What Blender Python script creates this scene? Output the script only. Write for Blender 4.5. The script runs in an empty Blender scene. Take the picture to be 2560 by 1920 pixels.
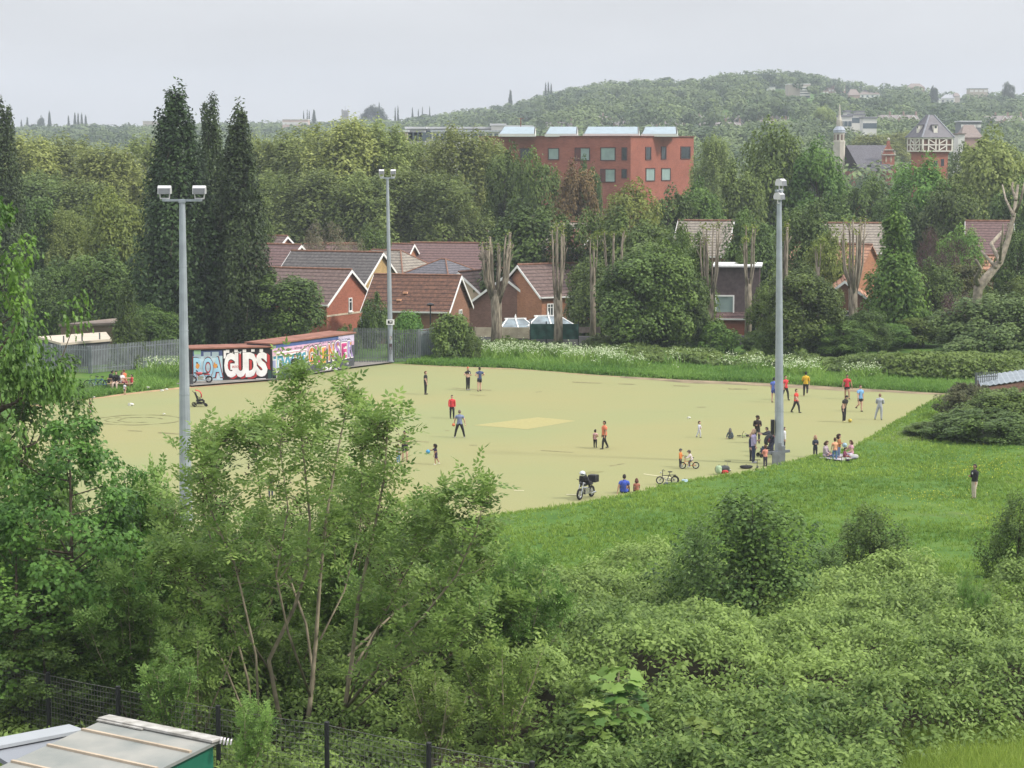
import bpy, bmesh, math, random
import numpy as np
from mathutils import Vector, Matrix, Euler

# ---------------------------------------------------------------- camera, sky, sun, exposure
S = bpy.context.scene
COL = S.collection
F = 5800.0                                   # focal length in photo pixels (photo is 2560 x 1920)
CAM = Vector((0.0, 0.0, 16.8))
PITCH = math.atan(587.0 / F)
cd = bpy.data.cameras.new('camera'); cam = bpy.data.objects.new('camera', cd); COL.objects.link(cam)
cam.location = CAM; cam.rotation_euler = (math.pi / 2 - PITCH, 0, 0)
cd.sensor_width = 36.0; cd.lens = 36.0 * F / 2560.0; cd.clip_start = 0.5; cd.clip_end = 12000
S.camera = cam

SUN_DIR = Vector((0.88, -0.28, 0.86)).normalized()        # towards the sun
W = bpy.data.worlds.new('World'); S.world = W; W.use_nodes = True
nt = W.node_tree; nt.nodes.clear()
wo = nt.nodes.new('ShaderNodeOutputWorld'); bg = nt.nodes.new('ShaderNodeBackground')
sky = nt.nodes.new('ShaderNodeTexSky'); sky.sky_type = 'NISHITA'; sky.sun_disc = False
sky.sun_elevation = math.asin(SUN_DIR.z); sky.sun_rotation = math.atan2(SUN_DIR.x, SUN_DIR.y)
sky.dust_density = 3.0
tc = nt.nodes.new('ShaderNodeTexCoord'); sx = nt.nodes.new('ShaderNodeSeparateXYZ')
nt.links.new(tc.outputs['Generated'], sx.inputs[0])
ramp = nt.nodes.new('ShaderNodeValToRGB')                  # bright cloud: paler at the horizon, brighter overhead
e = ramp.color_ramp.elements
e[0].position = 0.0; e[0].color = (0.705, 0.708, 0.722, 1)
e[1].position = 1.0; e[1].color = (1.0, 1.0, 1.02, 1)
m_ = e.new(0.12); m_.color = (0.68, 0.692, 0.715, 1)
nt.links.new(sx.outputs['Z'], ramp.inputs[0])
zen = nt.nodes.new('ShaderNodeMath'); zen.operation = 'MULTIPLY_ADD'; zen.inputs[1].default_value = 17.0; zen.inputs[2].default_value = 10.0
zc = nt.nodes.new('ShaderNodeMath'); zc.operation = 'MAXIMUM'; zc.inputs[1].default_value = 0.0
nt.links.new(sx.outputs['Z'], zc.inputs[0]); nt.links.new(zc.outputs[0], zen.inputs[0])
cl = nt.nodes.new('ShaderNodeTexNoise'); cl.inputs['Scale'].default_value = 7.0; cl.inputs['Detail'].default_value = 4
mp = nt.nodes.new('ShaderNodeMapping'); mp.inputs['Scale'].default_value = (1, 1, 4.0)
nt.links.new(tc.outputs['Generated'], mp.inputs[0]); nt.links.new(mp.outputs[0], cl.inputs['Vector'])
clr = nt.nodes.new('ShaderNodeMapRange'); clr.inputs['From Min'].default_value = 0.3; clr.inputs['From Max'].default_value = 0.75
clr.inputs['To Min'].default_value = 0.935; clr.inputs['To Max'].default_value = 1.065
nt.links.new(cl.outputs[0], clr.inputs['Value'])
mu = nt.nodes.new('ShaderNodeMath'); mu.operation = 'MULTIPLY'
nt.links.new(zen.outputs[0], mu.inputs[0]); nt.links.new(clr.outputs[0], mu.inputs[1])
vm = nt.nodes.new('ShaderNodeVectorMath'); vm.operation = 'SCALE'
nt.links.new(ramp.outputs[0], vm.inputs[0]); nt.links.new(mu.outputs[0], vm.inputs['Scale'])
mx = nt.nodes.new('ShaderNodeMix'); mx.data_type = 'RGBA'; mx.inputs['Factor'].default_value = 0.9
nt.links.new(sky.outputs[0], mx.inputs['A']); nt.links.new(vm.outputs[0], mx.inputs['B'])
nt.links.new(mx.outputs['Result'], bg.inputs[0]); bg.inputs[1].default_value = 0.1
nt.links.new(bg.outputs[0], wo.inputs[0])

sl = bpy.data.lights.new('sun', 'SUN'); sl.energy = 3.6; sl.angle = math.radians(5.0); sl.color = (1.0, 0.95, 0.86)
so = bpy.data.objects.new('sun', sl); COL.objects.link(so)
so.rotation_euler = (-SUN_DIR).to_track_quat('-Z', 'Y').to_euler(); so.location = (200, -100, 300)

S.view_settings.view_transform = 'Standard'; S.view_settings.look = 'None'
S.view_settings.exposure = 0.0; S.view_settings.gamma = 1.0; S.view_settings.use_curve_mapping = False
S.cycles.max_bounces = 7; S.cycles.diffuse_bounces = 4; S.cycles.glossy_bounces = 2; S.cycles.transmission_bounces = 4
S.cycles.volume_bounces = 0; S.cycles.transparent_max_bounces = 4
S.cycles.use_denoising = True

# ---------------------------------------------------------------- geometry of the view
CA, SA = math.cos(PITCH), math.sin(PITCH)
def ray(px, py):
    u = (px - 1280.0) / F; v = (960.0 - py) / F
    return Vector((u, CA + v * SA, -SA + v * CA))
def at_y(px, py, Y):
    d = ray(px, py); return CAM + d * (Y / d.y)
def at_z(px, py, z):
    d = ray(px, py); return CAM + d * ((z - CAM.z) / d.z)
def project(p):
    q = Vector(p) - CAM; w = q.y * CA - q.z * SA
    return 1280 + F * q.x / w, 960 - F * (q.y * SA + q.z * CA) / w

# ---------------------------------------------------------------- terrain
def lerp_pts(pts):
    xs = np.array([p[0] for p in pts]); ys = np.array([p[1] for p in pts])
    o = np.argsort(xs); xs, ys = xs[o], ys[o]
    return lambda x: np.interp(x, xs, ys)
LAWN = 0.6
crest = lerp_pts([(lambda p: (p.x, p.y))(at_z(x, y, LAWN)) for x, y in
    [(700, 1345), (900, 1335), (1150, 1304), (1280, 1284), (1430, 1264), (1560, 1240), (1650, 1217), (1750, 1199), (1850, 1186), (1950, 1162),
     (2050, 1138), (2130, 1122), (2230, 1062), (2330, 1003), (2420, 970)]])
far_pts = [(lambda p: (p.x, p.y))(at_z(x, y, 0)) for x, y in
    [(120, 1012), (182, 1003), (300, 985), (470, 966), (690, 951), (885, 919), (980, 909), (1100, 915), (1280, 921), (1500, 938),
     (1700, 949), (1920, 958), (2100, 968), (2330, 982), (2450, 990)]]
far_edge = lerp_pts(far_pts)
SKY_PX = [(-600, 322), (0, 314), (300, 310), (700, 306), (850, 302), (960, 300), (1020, 296), (1150, 280), (1290, 262), (1400, 228), (1500, 216), (1600, 206), (1750, 200), (1870, 190),
          (1960, 188), (2030, 192), (2110, 206), (2180, 216), (2260, 220), (2350, 234), (2420, 240), (2500, 236), (2560, 246), (3000, 262)]
YR = 1800.0
ridge = lerp_pts([((x - 1280) / F, CAM.z + (373 - y) / F * YR - 13.5) for x, y in SKY_PX])
def sstep(a, b, x):
    t = np.clip((x - a) / (b - a), 0, 1); return t * t * (3 - 2 * t)
def gz(x, y):
    x = np.asarray(x, float); y = np.asarray(y, float)
    near = LAWN + np.clip(88.0 - np.clip(y, 46, None), 0, None) * 0.05
    yc = crest(x); z = np.where(y < yc, near, near - (near + .16) * sstep(0, 2.4, y - yc))
    fe = far_edge(x)
    z = z + 0.28 * sstep(0, 0.5, y - fe) * (y > fe)
    z = np.where(y > fe, z - 2.1 * sstep(199, 206, y), z)
    r = ridge(x / np.maximum(y, 50.0))
    hill = (r + 2.0) * sstep(420, YR, y) ** 0.85 * (1 - 0.5 * sstep(YR, YR + 1200, y))
    return z + hill
def gz1(x, y):
    z = float(gz(x, y))
    return max(z, .004) if crest(x) < y < far_edge(x) else z
def hill_Y(px, py):
    """distance at which the rising ground shows at this picture point"""
    for Y in range(520, 1900, 5):
        p = at_y(px, py, Y)
        if gz1(p.x, Y) >= p.z: return float(Y)
    return 1700.0
def on_ground(px, py):
    z = 0.3
    for _ in range(25):
        p = at_z(px, py, z); z = 0.5 * z + 0.5 * gz1(p.x, p.y)
    p = at_z(px, py, z); return Vector((p.x, p.y, gz1(p.x, p.y)))
def vnoise(x, y, s, seed=0):
    x = np.asarray(x) / s + 137.3 * seed; y = np.asarray(y) / s + 71.9 * seed
    xi = np.floor(x).astype(np.int64); yi = np.floor(y).astype(np.int64); fx = x - xi; fy = y - yi
    fx = fx * fx * (3 - 2 * fx); fy = fy * fy * (3 - 2 * fy)
    def h(a, b):
        n = (a * 374761393 + b * 668265263 + seed * 1274126177) & 0xffffffff
        n = ((n ^ (n >> 13)) * 1274126177) & 0xffffffff
        return ((n ^ (n >> 16)) & 0xffff) / 65535.0
    return (h(xi, yi) * (1 - fx) + h(xi + 1, yi) * fx) * (1 - fy) + (h(xi, yi + 1) * (1 - fx) + h(xi + 1, yi + 1) * fx) * fy

# ---------------------------------------------------------------- tags and object helpers
def tag(o, label=None, cat=None, group=None, kind=None):
    if label: o['label'] = label
    if cat: o['category'] = cat
    if group: o['group'] = group
    if kind: o['kind'] = kind
    return o
def link(name, me, parent=None):
    o = bpy.data.objects.new(name, me); COL.objects.link(o)
    if parent is not None: o.parent = parent
    return o
def thing(name, label, cat, loc=(0, 0, 0), rz=0.0, group=None, sc=None):
    o = bpy.data.objects.new(name, None); COL.objects.link(o)
    o.location = loc; o.rotation_euler = (0, 0, rz); o.empty_display_size = 0.3
    if sc is not None: o.scale = sc
    return tag(o, label, cat, group)
def copy_tree(o, parent=None):
    c = o.copy(); COL.objects.link(c)
    if parent is not None: c.parent = parent
    for ch in list(o.children): copy_tree(ch, c)
    return c

# ---------------------------------------------------------------- materials
MATS = {}
def newmat(name):
    m = bpy.data.materials.new(name); m.use_nodes = True; t = m.node_tree
    b = t.nodes.get('Principled BSDF'); return m, t, b
def col4(c): return (c[0], c[1], c[2], 1.0)
def mat(name, c, rough=0.7, var=0.18, scale=3.0, metal=0.0, spec=0.3, c2=None, coord='Object', detail=4):
    """plain surface with blotchy colour variation"""
    if name in MATS: return MATS[name]
    m, t, b = newmat(name)
    b.inputs['Roughness'].default_value = rough; b.inputs['Metallic'].default_value = metal
    b.inputs['Specular IOR Level'].default_value = spec
    tcn = t.nodes.new('ShaderNodeTexCoord'); n = t.nodes.new('ShaderNodeTexNoise')
    n.inputs['Scale'].default_value = scale; n.inputs['Detail'].default_value = detail
    t.links.new(tcn.outputs[coord], n.inputs['Vector'])
    r = t.nodes.new('ShaderNodeValToRGB'); t.links.new(n.outputs[0], r.inputs[0])
    lo = tuple(x * (1 - var) for x in c); hi = c2 if c2 else tuple(min(1, x * (1 + var)) for x in c)
    r.color_ramp.elements[0].position = 0.32; r.color_ramp.elements[0].color = col4(lo)
    r.color_ramp.elements[1].position = 0.68; r.color_ramp.elements[1].color = col4(hi)
    t.links.new(r.outputs[0], b.inputs['Base Color']); MATS[name] = m; return m
def leafmat(name, dark, light, transl=0.25, rough=0.55, patch=0.0):
    if name in MATS: return MATS[name]
    m, t, b = newmat(name)
    b.inputs['Roughness'].default_value = rough; b.inputs['Specular IOR Level'].default_value = 0.25
    a = t.nodes.new('ShaderNodeAttribute'); a.attribute_name = 'var'
    oi = t.nodes.new('ShaderNodeObjectInfo')
    mixc = t.nodes.new('ShaderNodeMix'); mixc.data_type = 'RGBA'
    t.links.new(a.outputs['Fac'], mixc.inputs['Factor']); mixc.inputs['A'].default_value = col4(dark); mixc.inputs['B'].default_value = col4(light)
    hs = t.nodes.new('ShaderNodeHueSaturation')
    mr = t.nodes.new('ShaderNodeMapRange'); mr.inputs['To Min'].default_value = 0.82; mr.inputs['To Max'].default_value = 1.2
    t.links.new(oi.outputs['Random'], mr.inputs['Value']); t.links.new(mr.outputs[0], hs.inputs['Value'])
    mr2 = t.nodes.new('ShaderNodeMapRange'); mr2.inputs['To Min'].default_value = 0.485; mr2.inputs['To Max'].default_value = 0.515
    mm = t.nodes.new('ShaderNodeMath'); mm.operation = 'FRACT'; ml = t.nodes.new('ShaderNodeMath'); ml.operation = 'MULTIPLY'; ml.inputs[1].default_value = 17.3
    t.links.new(oi.outputs['Random'], ml.inputs[0]); t.links.new(ml.outputs[0], mm.inputs[0])
    t.links.new(mm.outputs[0], mr2.inputs['Value']); t.links.new(mr2.outputs[0], hs.inputs['Hue'])
    t.links.new(mixc.outputs['Result'], hs.inputs['Color']); t.links.new(hs.outputs[0], b.inputs['Base Color'])
    tr = t.nodes.new('ShaderNodeBsdfTranslucent'); t.links.new(hs.outputs[0], tr.inputs[0])
    ms = t.nodes.new('ShaderNodeMixShader'); ms.inputs[0].default_value = transl
    out = t.nodes.get('Material Output')
    t.links.new(b.outputs[0], ms.inputs[1]); t.links.new(tr.outputs[0], ms.inputs[2]); t.links.new(ms.outputs[0], out.inputs[0])
    MATS[name] = m; return m
def roofmat(name, c, period=0.27, c2=None, moss=0.0, vert=0.0):
    """tile courses: dark joint lines at constant height, blotches, lichen"""
    if name in MATS: return MATS[name]
    m, t, b = newmat(name); b.inputs['Roughness'].default_value = 0.85; b.inputs['Specular IOR Level'].default_value = 0.2
    tcn = t.nodes.new('ShaderNodeTexCoord'); sp = t.nodes.new('ShaderNodeSeparateXYZ'); t.links.new(tcn.outputs['Object'], sp.inputs[0])
    d = t.nodes.new('ShaderNodeMath'); d.operation = 'MULTIPLY'; d.inputs[1].default_value = 1.0 / period; t.links.new(sp.outputs['Z'], d.inputs[0])
    fr = t.nodes.new('ShaderNodeMath'); fr.operation = 'FRACT'; t.links.new(d.outputs[0], fr.inputs[0])
    r = t.nodes.new('ShaderNodeValToRGB'); t.links.new(fr.outputs[0], r.inputs[0])
    r.color_ramp.elements[0].position = 0.06; r.color_ramp.elements[0].color = (0.30, 0.30, 0.30, 1)
    r.color_ramp.elements[1].position = 0.34; r.color_ramp.elements[1].color = (1.1, 1.1, 1.1, 1)
    n = t.nodes.new('ShaderNodeTexNoise'); n.inputs['Scale'].default_value = 3.5; n.inputs['Detail'].default_value = 6; n.inputs['Roughness'].default_value = 0.7
    t.links.new(tcn.outputs['Object'], n.inputs['Vector'])
    r2 = t.nodes.new('ShaderNodeValToRGB'); t.links.new(n.outputs[0], r2.inputs[0])
    r2.color_ramp.elements[0].position = 0.34; r2.color_ramp.elements[0].color = col4(tuple(x * 0.72 for x in c))
    r2.color_ramp.elements[1].position = 0.66; r2.color_ramp.elements[1].color = col4(c2 or tuple(x * 1.25 for x in c))
    mlt = t.nodes.new('ShaderNodeMix'); mlt.data_type = 'RGBA'; mlt.blend_type = 'MULTIPLY'; mlt.inputs['Factor'].default_value = 1.0
    t.links.new(r2.outputs[0], mlt.inputs['A']); t.links.new(r.outputs[0], mlt.inputs['B'])
    t.links.new(mlt.outputs['Result'], b.inputs['Base Color']); MATS[name] = m; return m
def brickmat(name, c, mortar=None, scale=1.0):
    if name in MATS: return MATS[name]
    m, t, b = newmat(name); b.inputs['Roughness'].default_value = 0.9; b.inputs['Specular IOR Level'].default_value = 0.15
    tcn = t.nodes.new('ShaderNodeTexCoord')
    # bricks laid on whatever vertical face: use x+y along, z up
    sp = t.nodes.new('ShaderNodeSeparateXYZ'); t.links.new(tcn.outputs['Object'], sp.inputs[0])
    ad = t.nodes.new('ShaderNodeMath'); ad.operation = 'ADD'; t.links.new(sp.outputs['X'], ad.inputs[0]); t.links.new(sp.outputs['Y'], ad.inputs[1])
    cb = t.nodes.new('ShaderNodeCombineXYZ'); t.links.new(ad.outputs[0], cb.inputs['X']); t.links.new(sp.outputs['Z'], cb.inputs['Y'])
    br = t.nodes.new('ShaderNodeTexBrick'); br.inputs['Scale'].default_value = 2.2 * scale
    br.inputs['Color1'].default_value = col4(tuple(x * 0.86 for x in c)); br.inputs['Color2'].default_value = col4(tuple(x * 1.12 for x in c))
    br.inputs['Mortar'].default_value = col4(mortar or tuple(0.6 * x + 0.1 for x in c)); br.inputs['Mortar Size'].default_value = 0.012
    t.links.new(cb.outputs[0], br.inputs['Vector'])
    n = t.nodes.new('ShaderNodeTexNoise'); n.inputs['Scale'].default_value = 0.5; n.inputs['Detail'].default_value = 5; t.links.new(tcn.outputs['Object'], n.inputs['Vector'])
    r2 = t.nodes.new('ShaderNodeValToRGB'); t.links.new(n.outputs[0], r2.inputs[0])
    r2.color_ramp.elements[0].position = 0.3; r2.color_ramp.elements[0].color = (0.86, 0.86, 0.86, 1)
    r2.color_ramp.elements[1].position = 0.7; r2.color_ramp.elements[1].color = (1.1, 1.1, 1.1, 1)
    mlt = t.nodes.new('ShaderNodeMix'); mlt.data_type = 'RGBA'; mlt.blend_type = 'MULTIPLY'; mlt.inputs['Factor'].default_value = 1.0
    t.links.new(br.outputs[0], mlt.inputs['A']); t.links.new(r2.outputs[0], mlt.inputs['B'])
    t.links.new(mlt.outputs['Result'], b.inputs['Base Color']); MATS[name] = m; return m

L_DEEP = leafmat('leaf_deep', (0.036, 0.068, 0.016), (0.130, 0.200, 0.042))
L_MID = leafmat('leaf_mid', (0.052, 0.094, 0.020), (0.145, 0.215, 0.044))
L_BRIGHT = leafmat('leaf_bright', (0.066, 0.145, 0.026), (0.155, 0.260, 0.046), 0.3)
L_OLIVE = leafmat('leaf_olive', (0.140, 0.185, 0.050), (0.350, 0.405, 0.125), 0.4)
L_YELLOW = leafmat('leaf_yellow', (0.120, 0.160, 0.032), (0.250, 0.285, 0.060), 0.3)
L_POPLAR = leafmat('leaf_poplar', (0.018, 0.038, 0.012), (0.072, 0.115, 0.034), 0.2)
L_COPPER = leafmat('leaf_copper', (0.085, 0.060, 0.024), (0.210, 0.145, 0.055), 0.2)
L_PURPLE = leafmat('leaf_purple', (0.050, 0.026, 0.028), (0.130, 0.070, 0.066), 0.15)
L_TWIG = leafmat('leaf_twig', (0.120, 0.105, 0.062), (0.240, 0.215, 0.130), 0.2)
L_FIR = leafmat('leaf_fir', (0.050, 0.062, 0.014), (0.150, 0.150, 0.032), 0.15)
L_SYC = leafmat('leaf_sycamore', (0.052, 0.122, 0.024), (0.150, 0.285, 0.050), 0.35, 0.45)
L_SYCL = leafmat('leaf_sycamore_young', (0.050, 0.116, 0.022), (0.150, 0.270, 0.044), 0.35, 0.45)
L_ASH = leafmat('leaf_ash', (0.105, 0.200, 0.044), (0.290, 0.420, 0.110), 0.45, 0.5)
L_HAW = leafmat('leaf_hawthorn', (0.036, 0.078, 0.017), (0.150, 0.240, 0.050), 0.3, 0.5)
L_BRAM = leafmat('leaf_bramble', (0.072, 0.140, 0.026), (0.355, 0.490, 0.128), 0.4, 0.5)
L_GRASS = leafmat('blade_grass', (0.095, 0.190, 0.028), (0.290, 0.400, 0.075), 0.45, 0.6)
L_GRASSF = leafmat('blade_grass_long', (0.080, 0.190, 0.034), (0.210, 0.350, 0.075), 0.45, 0.6)
L_FAR = leafmat('leaf_far_wood', (0.022, 0.046, 0.020), (0.165, 0.205, 0.070), 0.2)
L_UMBEL = leafmat('umbel_white', (0.20, 0.28, 0.11), (0.56, 0.60, 0.40), 0.3)
L_SEED = leafmat('seed_brown', (0.030, 0.018, 0.012), (0.075, 0.045, 0.028), 0.1)
BARK = mat('bark', (0.075, 0.06, 0.042), 0.95, 0.4, 4.0)
BARKG = mat('bark_grey', (0.25, 0.215, 0.15), 0.95, 0.35, 3.0)
BARKP = mat('bark_pollard', (0.20, 0.165, 0.120), 0.95, 0.55, 3.2, c2=(.33, .285, .22))
_t = BARKP.node_tree; _n = [n for n in _t.nodes if n.type == 'TEX_NOISE'][0]; _tc = [n for n in _t.nodes if n.type == 'TEX_COORD'][0]; _mp = _t.nodes.new('ShaderNodeMapping')
_mp.inputs['Scale'].default_value = (2.2, 2.2, .45); _t.links.new(_tc.outputs['Object'], _mp.inputs[0]); _t.links.new(_mp.outputs[0], _n.inputs['Vector'])      # furrows run up the bark
BARKD = mat('bark_dead', (0.23, 0.20, 0.155), 0.95, 0.4, 2.6)

# ---------------------------------------------------------------- mesh builder
class MB:
    def __init__(s): s.v = []; s.f = []; s.m = []
    def add(s, verts, faces, mi=0):
        o = len(s.v); s.v += [tuple(v) for v in verts]; s.f += [tuple(i + o for i in f) for f in faces]; s.m += [mi] * len(faces); return s
    def box(s, c, d, rz=0.0, mi=0, M=None):
        x, y, z = (k / 2 for k in d)
        vs = [Vector((a * x, b * y, k * z)) for a in (-1, 1) for b in (-1, 1) for k in (-1, 1)]
        if M is None: M = Matrix.Rotation(rz, 3, 'Z')
        vs = [M @ v + Vector(c) for v in vs]
        return s.add(vs, [(0, 1, 3, 2), (4, 6, 7, 5), (0, 4, 5, 1), (2, 3, 7, 6), (0, 2, 6, 4), (1, 5, 7, 3)], mi)
    def bar(s, a, b, w, h=None, mi=0):
        """a square bar from a to b"""
        a = Vector(a); b = Vector(b); h = h or w; d = b - a; L = d.length
        if L < 1e-6: return s
        q = d.to_track_quat('X', 'Z').to_matrix()
        return s.box((a + b) / 2, (L, w, h), 0, mi, q)
    def tube(s, path, radii, n=7, mi=0, cap=True):
        P = [Vector(p) for p in path]; k = len(P)
        if not hasattr(radii, '__len__'): radii = [radii] * k
        vs = []
        prev = None
        for i in range(k):
            d = (P[min(i + 1, k - 1)] - P[max(i - 1, 0)])
            if d.length < 1e-9: d = Vector((0, 0, 1))
            d.normalize()
            u = prev - d * prev.dot(d) if prev is not None else d.orthogonal()
            if u.length < 1e-5: u = d.orthogonal()
            u.normalize(); prev = u; w = d.cross(u)
            for j in range(n):
                t = 2 * math.pi * j / n
                vs.append(P[i] + (u * math.cos(t) + w * math.sin(t)) * radii[i])
        fs = []
        for i in range(k - 1):
            for j in range(n):
                a = i * n + j; b = i * n + (j + 1) % n; fs.append((a, b, b + n, a + n))
        if cap: fs.append(tuple(range(n - 1, -1, -1))); fs.append(tuple((k - 1) * n + j for j in range(n)))
        return s.add(vs, fs, mi)
    def ball(s, c, r, nu=10, nv=7, mi=0, M=None, fn=None):
        if not hasattr(r, '__len__'): r = (r, r, r)
        vs = []; fs = []
        for i in range(nv + 1):
            th = math.pi * i / nv
            for j in range(nu):
                ph = 2 * math.pi * j / nu
                p = Vector((math.sin(th) * math.cos(ph), math.sin(th) * math.sin(ph), math.cos(th)))
                if fn: p = fn(p)
                p = Vector((p.x * r[0], p.y * r[1], p.z * r[2]))
                if M is not None: p = M @ p
                vs.append(p + Vector(c))
        for i in range(nv):
            for j in range(nu):
                a = i * nu + j; b = i * nu + (j + 1) % nu
                if i == 0: fs.append((a, a + nu, b + nu))
                elif i == nv - 1: fs.append((a, a + nu, b))
                else: fs.append((a, a + nu, b + nu, b))
        return s.add(vs, fs, mi)
    def torus(s, c, R, r, axis=(0, 1, 0), n=20, k=6, mi=0, arc=2 * math.pi, start=0.0):
        ax = Vector(axis).normalized(); u = Vector((0, 0, 1)) if abs(ax.z) < 0.9 else Vector((1, 0, 0))
        u = (u - ax * u.dot(ax)).normalized(); w = ax.cross(u); full = arc > 6.28; vs = []; fs = []
        N = n if full else n + 1
        for i in range(N):
            t = start + arc * i / n; d = u * math.cos(t) + w * math.sin(t)
            for j in range(k):
                p = 2 * math.pi * j / k; vs.append(Vector(c) + d * (R + r * math.cos(p)) + ax * r * math.sin(p))
        for i in range(n):
            for j in range(k):
                a = i * k + j; b = i * k + (j + 1) % k; i2 = ((i + 1) % N) * k
                fs.append((a, b, i2 + (j + 1) % k, i2 + j))
        return s.add(vs, fs, mi)
    def prism(s, poly, h, M=None, mi=0):
        """polygon in local xy extruded by h along z, M a 4x4"""
        n = len(poly); M = M or Matrix.Identity(4)
        vs = [M @ Vector((p[0], p[1], 0)) for p in poly] + [M @ Vector((p[0], p[1], h)) for p in poly]
        fs = [tuple(range(n - 1, -1, -1)), tuple(range(n, 2 * n))] + [(i, (i + 1) % n, n + (i + 1) % n, n + i) for i in range(n)]
        return s.add(vs, fs, mi)
    def lathe(s, prof, c=(0, 0, 0), n=16, mi=0, M=None):
        vs = []; fs = []; k = len(prof)
        for r, z in prof:
            for j in range(n):
                t = 2 * math.pi * j / n; p = Vector((r * math.cos(t), r * math.sin(t), z))
                if M is not None: p = M @ p
                vs.append(p + Vector(c))
        for i in range(k - 1):
            for j in range(n):
                a = i * n + j; b = i * n + (j + 1) % n; fs.append((a, b, b + n, a + n))
        fs.append(tuple(range(n - 1, -1, -1))); fs.append(tuple((k - 1) * n + j for j in range(n)))
        return s.add(vs, fs, mi)
    def mesh(s, name, mats, smooth=False):
        me = bpy.data.meshes.new(name); me.from_pydata(s.v, [], s.f)
        for m in (mats if isinstance(mats, (list, tuple)) else [mats]): me.materials.append(m)
        if any(s.m): me.polygons.foreach_set('material_index', s.m)
        if smooth: me.polygons.foreach_set('use_smooth', [True] * len(s.f))
        me.update(); return me
    def build(s, name, mats, parent=None, smooth=False):
        return link(name, s.mesh(name, mats, smooth), parent)

def array_mesh(name, verts, k, mats, attrs=None, tris=None):
    """verts (n*k,3), every face has k verts of its own"""
    verts = np.asarray(verts, np.float32).reshape(-1, 3); n = len(verts); nf = n // k
    me = bpy.data.meshes.new(name)
    me.vertices.add(n); me.vertices.foreach_set('co', verts.ravel())
    me.loops.add(n); me.loops.foreach_set('vertex_index', np.arange(n, dtype=np.int32))
    me.polygons.add(nf); me.polygons.foreach_set('loop_start', np.arange(0, n, k, dtype=np.int32))
    for m in (mats if isinstance(mats, (list, tuple)) else [mats]): me.materials.append(m)
    me.update(calc_edges=True)
    for an, arr in (attrs or {}).items():
        a = me.attributes.new(an, 'FLOAT', 'FACE'); a.data.foreach_set('value', np.asarray(arr, np.float32))
    return me
def nrm(a): return a / np.maximum(np.linalg.norm(a, axis=-1, keepdims=True), 1e-9)
QUAD = np.array([(-.5, 0, 0), (0, -.5, .06), (.5, 0, 0), (0, .5, .06)])
MAPLE = np.array([(-.42, 0), (-.30, -.18), (-.34, -.46), (-.02, -.36), (.12, -.52), (.22, -.22), (.58, 0), (.22, .22), (.12, .52), (-.02, .36), (-.34, .46), (-.30, .18)])
MAPLE = np.concatenate([MAPLE, -0.12 * np.abs(MAPLE[:, 1:2])], 1)
def leaves(c, n, L, Wd, rng, tmpl=QUAD, droop=None):
    """place the leaf template at points c with normals n; returns (N*k,3)"""
    N = len(c); t = rng.normal(size=(N, 3))
    if droop is not None: t = t * 0.6 + droop
    a = nrm(t - (t * n).sum(1, keepdims=True) * n); b = np.cross(n, a)
    L = np.broadcast_to(L, (N,)) * rng.uniform(.75, 1.25, N); Wd = np.broadcast_to(Wd, (N,)) * rng.uniform(.75, 1.25, N)
    T = tmpl[None]
    v = c[:, None] + a[:, None] * (T[..., 0:1] * L[:, None, None]) + b[:, None] * (T[..., 1:2] * Wd[:, None, None]) + n[:, None] * (T[..., 2:3] * Wd[:, None, None])
    return v.reshape(-1, 3)
def fronds(c, d, n, L, rng, pairs=3, lw=0.44, ll=0.50):
    """pinnate leaves: base c, direction d, normal n, length L -> quads"""
    N = len(c); d = nrm(d); n = nrm(n - (n * d).sum(1, keepdims=True) * d); b = np.cross(n, d); out = []
    L = np.broadcast_to(L, (N,))[:, None] * rng.uniform(.75, 1.2, (N, 1))
    def leaflet(base, dr, ln):
        sd = nrm(np.cross(n, dr)); w = ln * lw
        out.append(np.stack([base, base + dr * ln * .45 - sd * w * .5, base + dr * ln, base + dr * ln * .45 + sd * w * .5], 1))
    for i in range(pairs):
        t = 0.25 + 0.68 * i / (pairs - 1)
        base = c + d * L * t - n * L * 0.22 * t * t
        for sg in (-1, 1):
            dr = nrm(d * .45 + b * sg - n * .18 + rng.normal(scale=.08, size=(N, 3))); leaflet(base, dr, L * ll * (1 - .35 * abs(t - .55)))
    leaflet(c + d * L - n * L * .22, nrm(d - n * .35), L * ll)
    return np.stack(out, 1).reshape(-1, 3), 2 * pairs + 1
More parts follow.
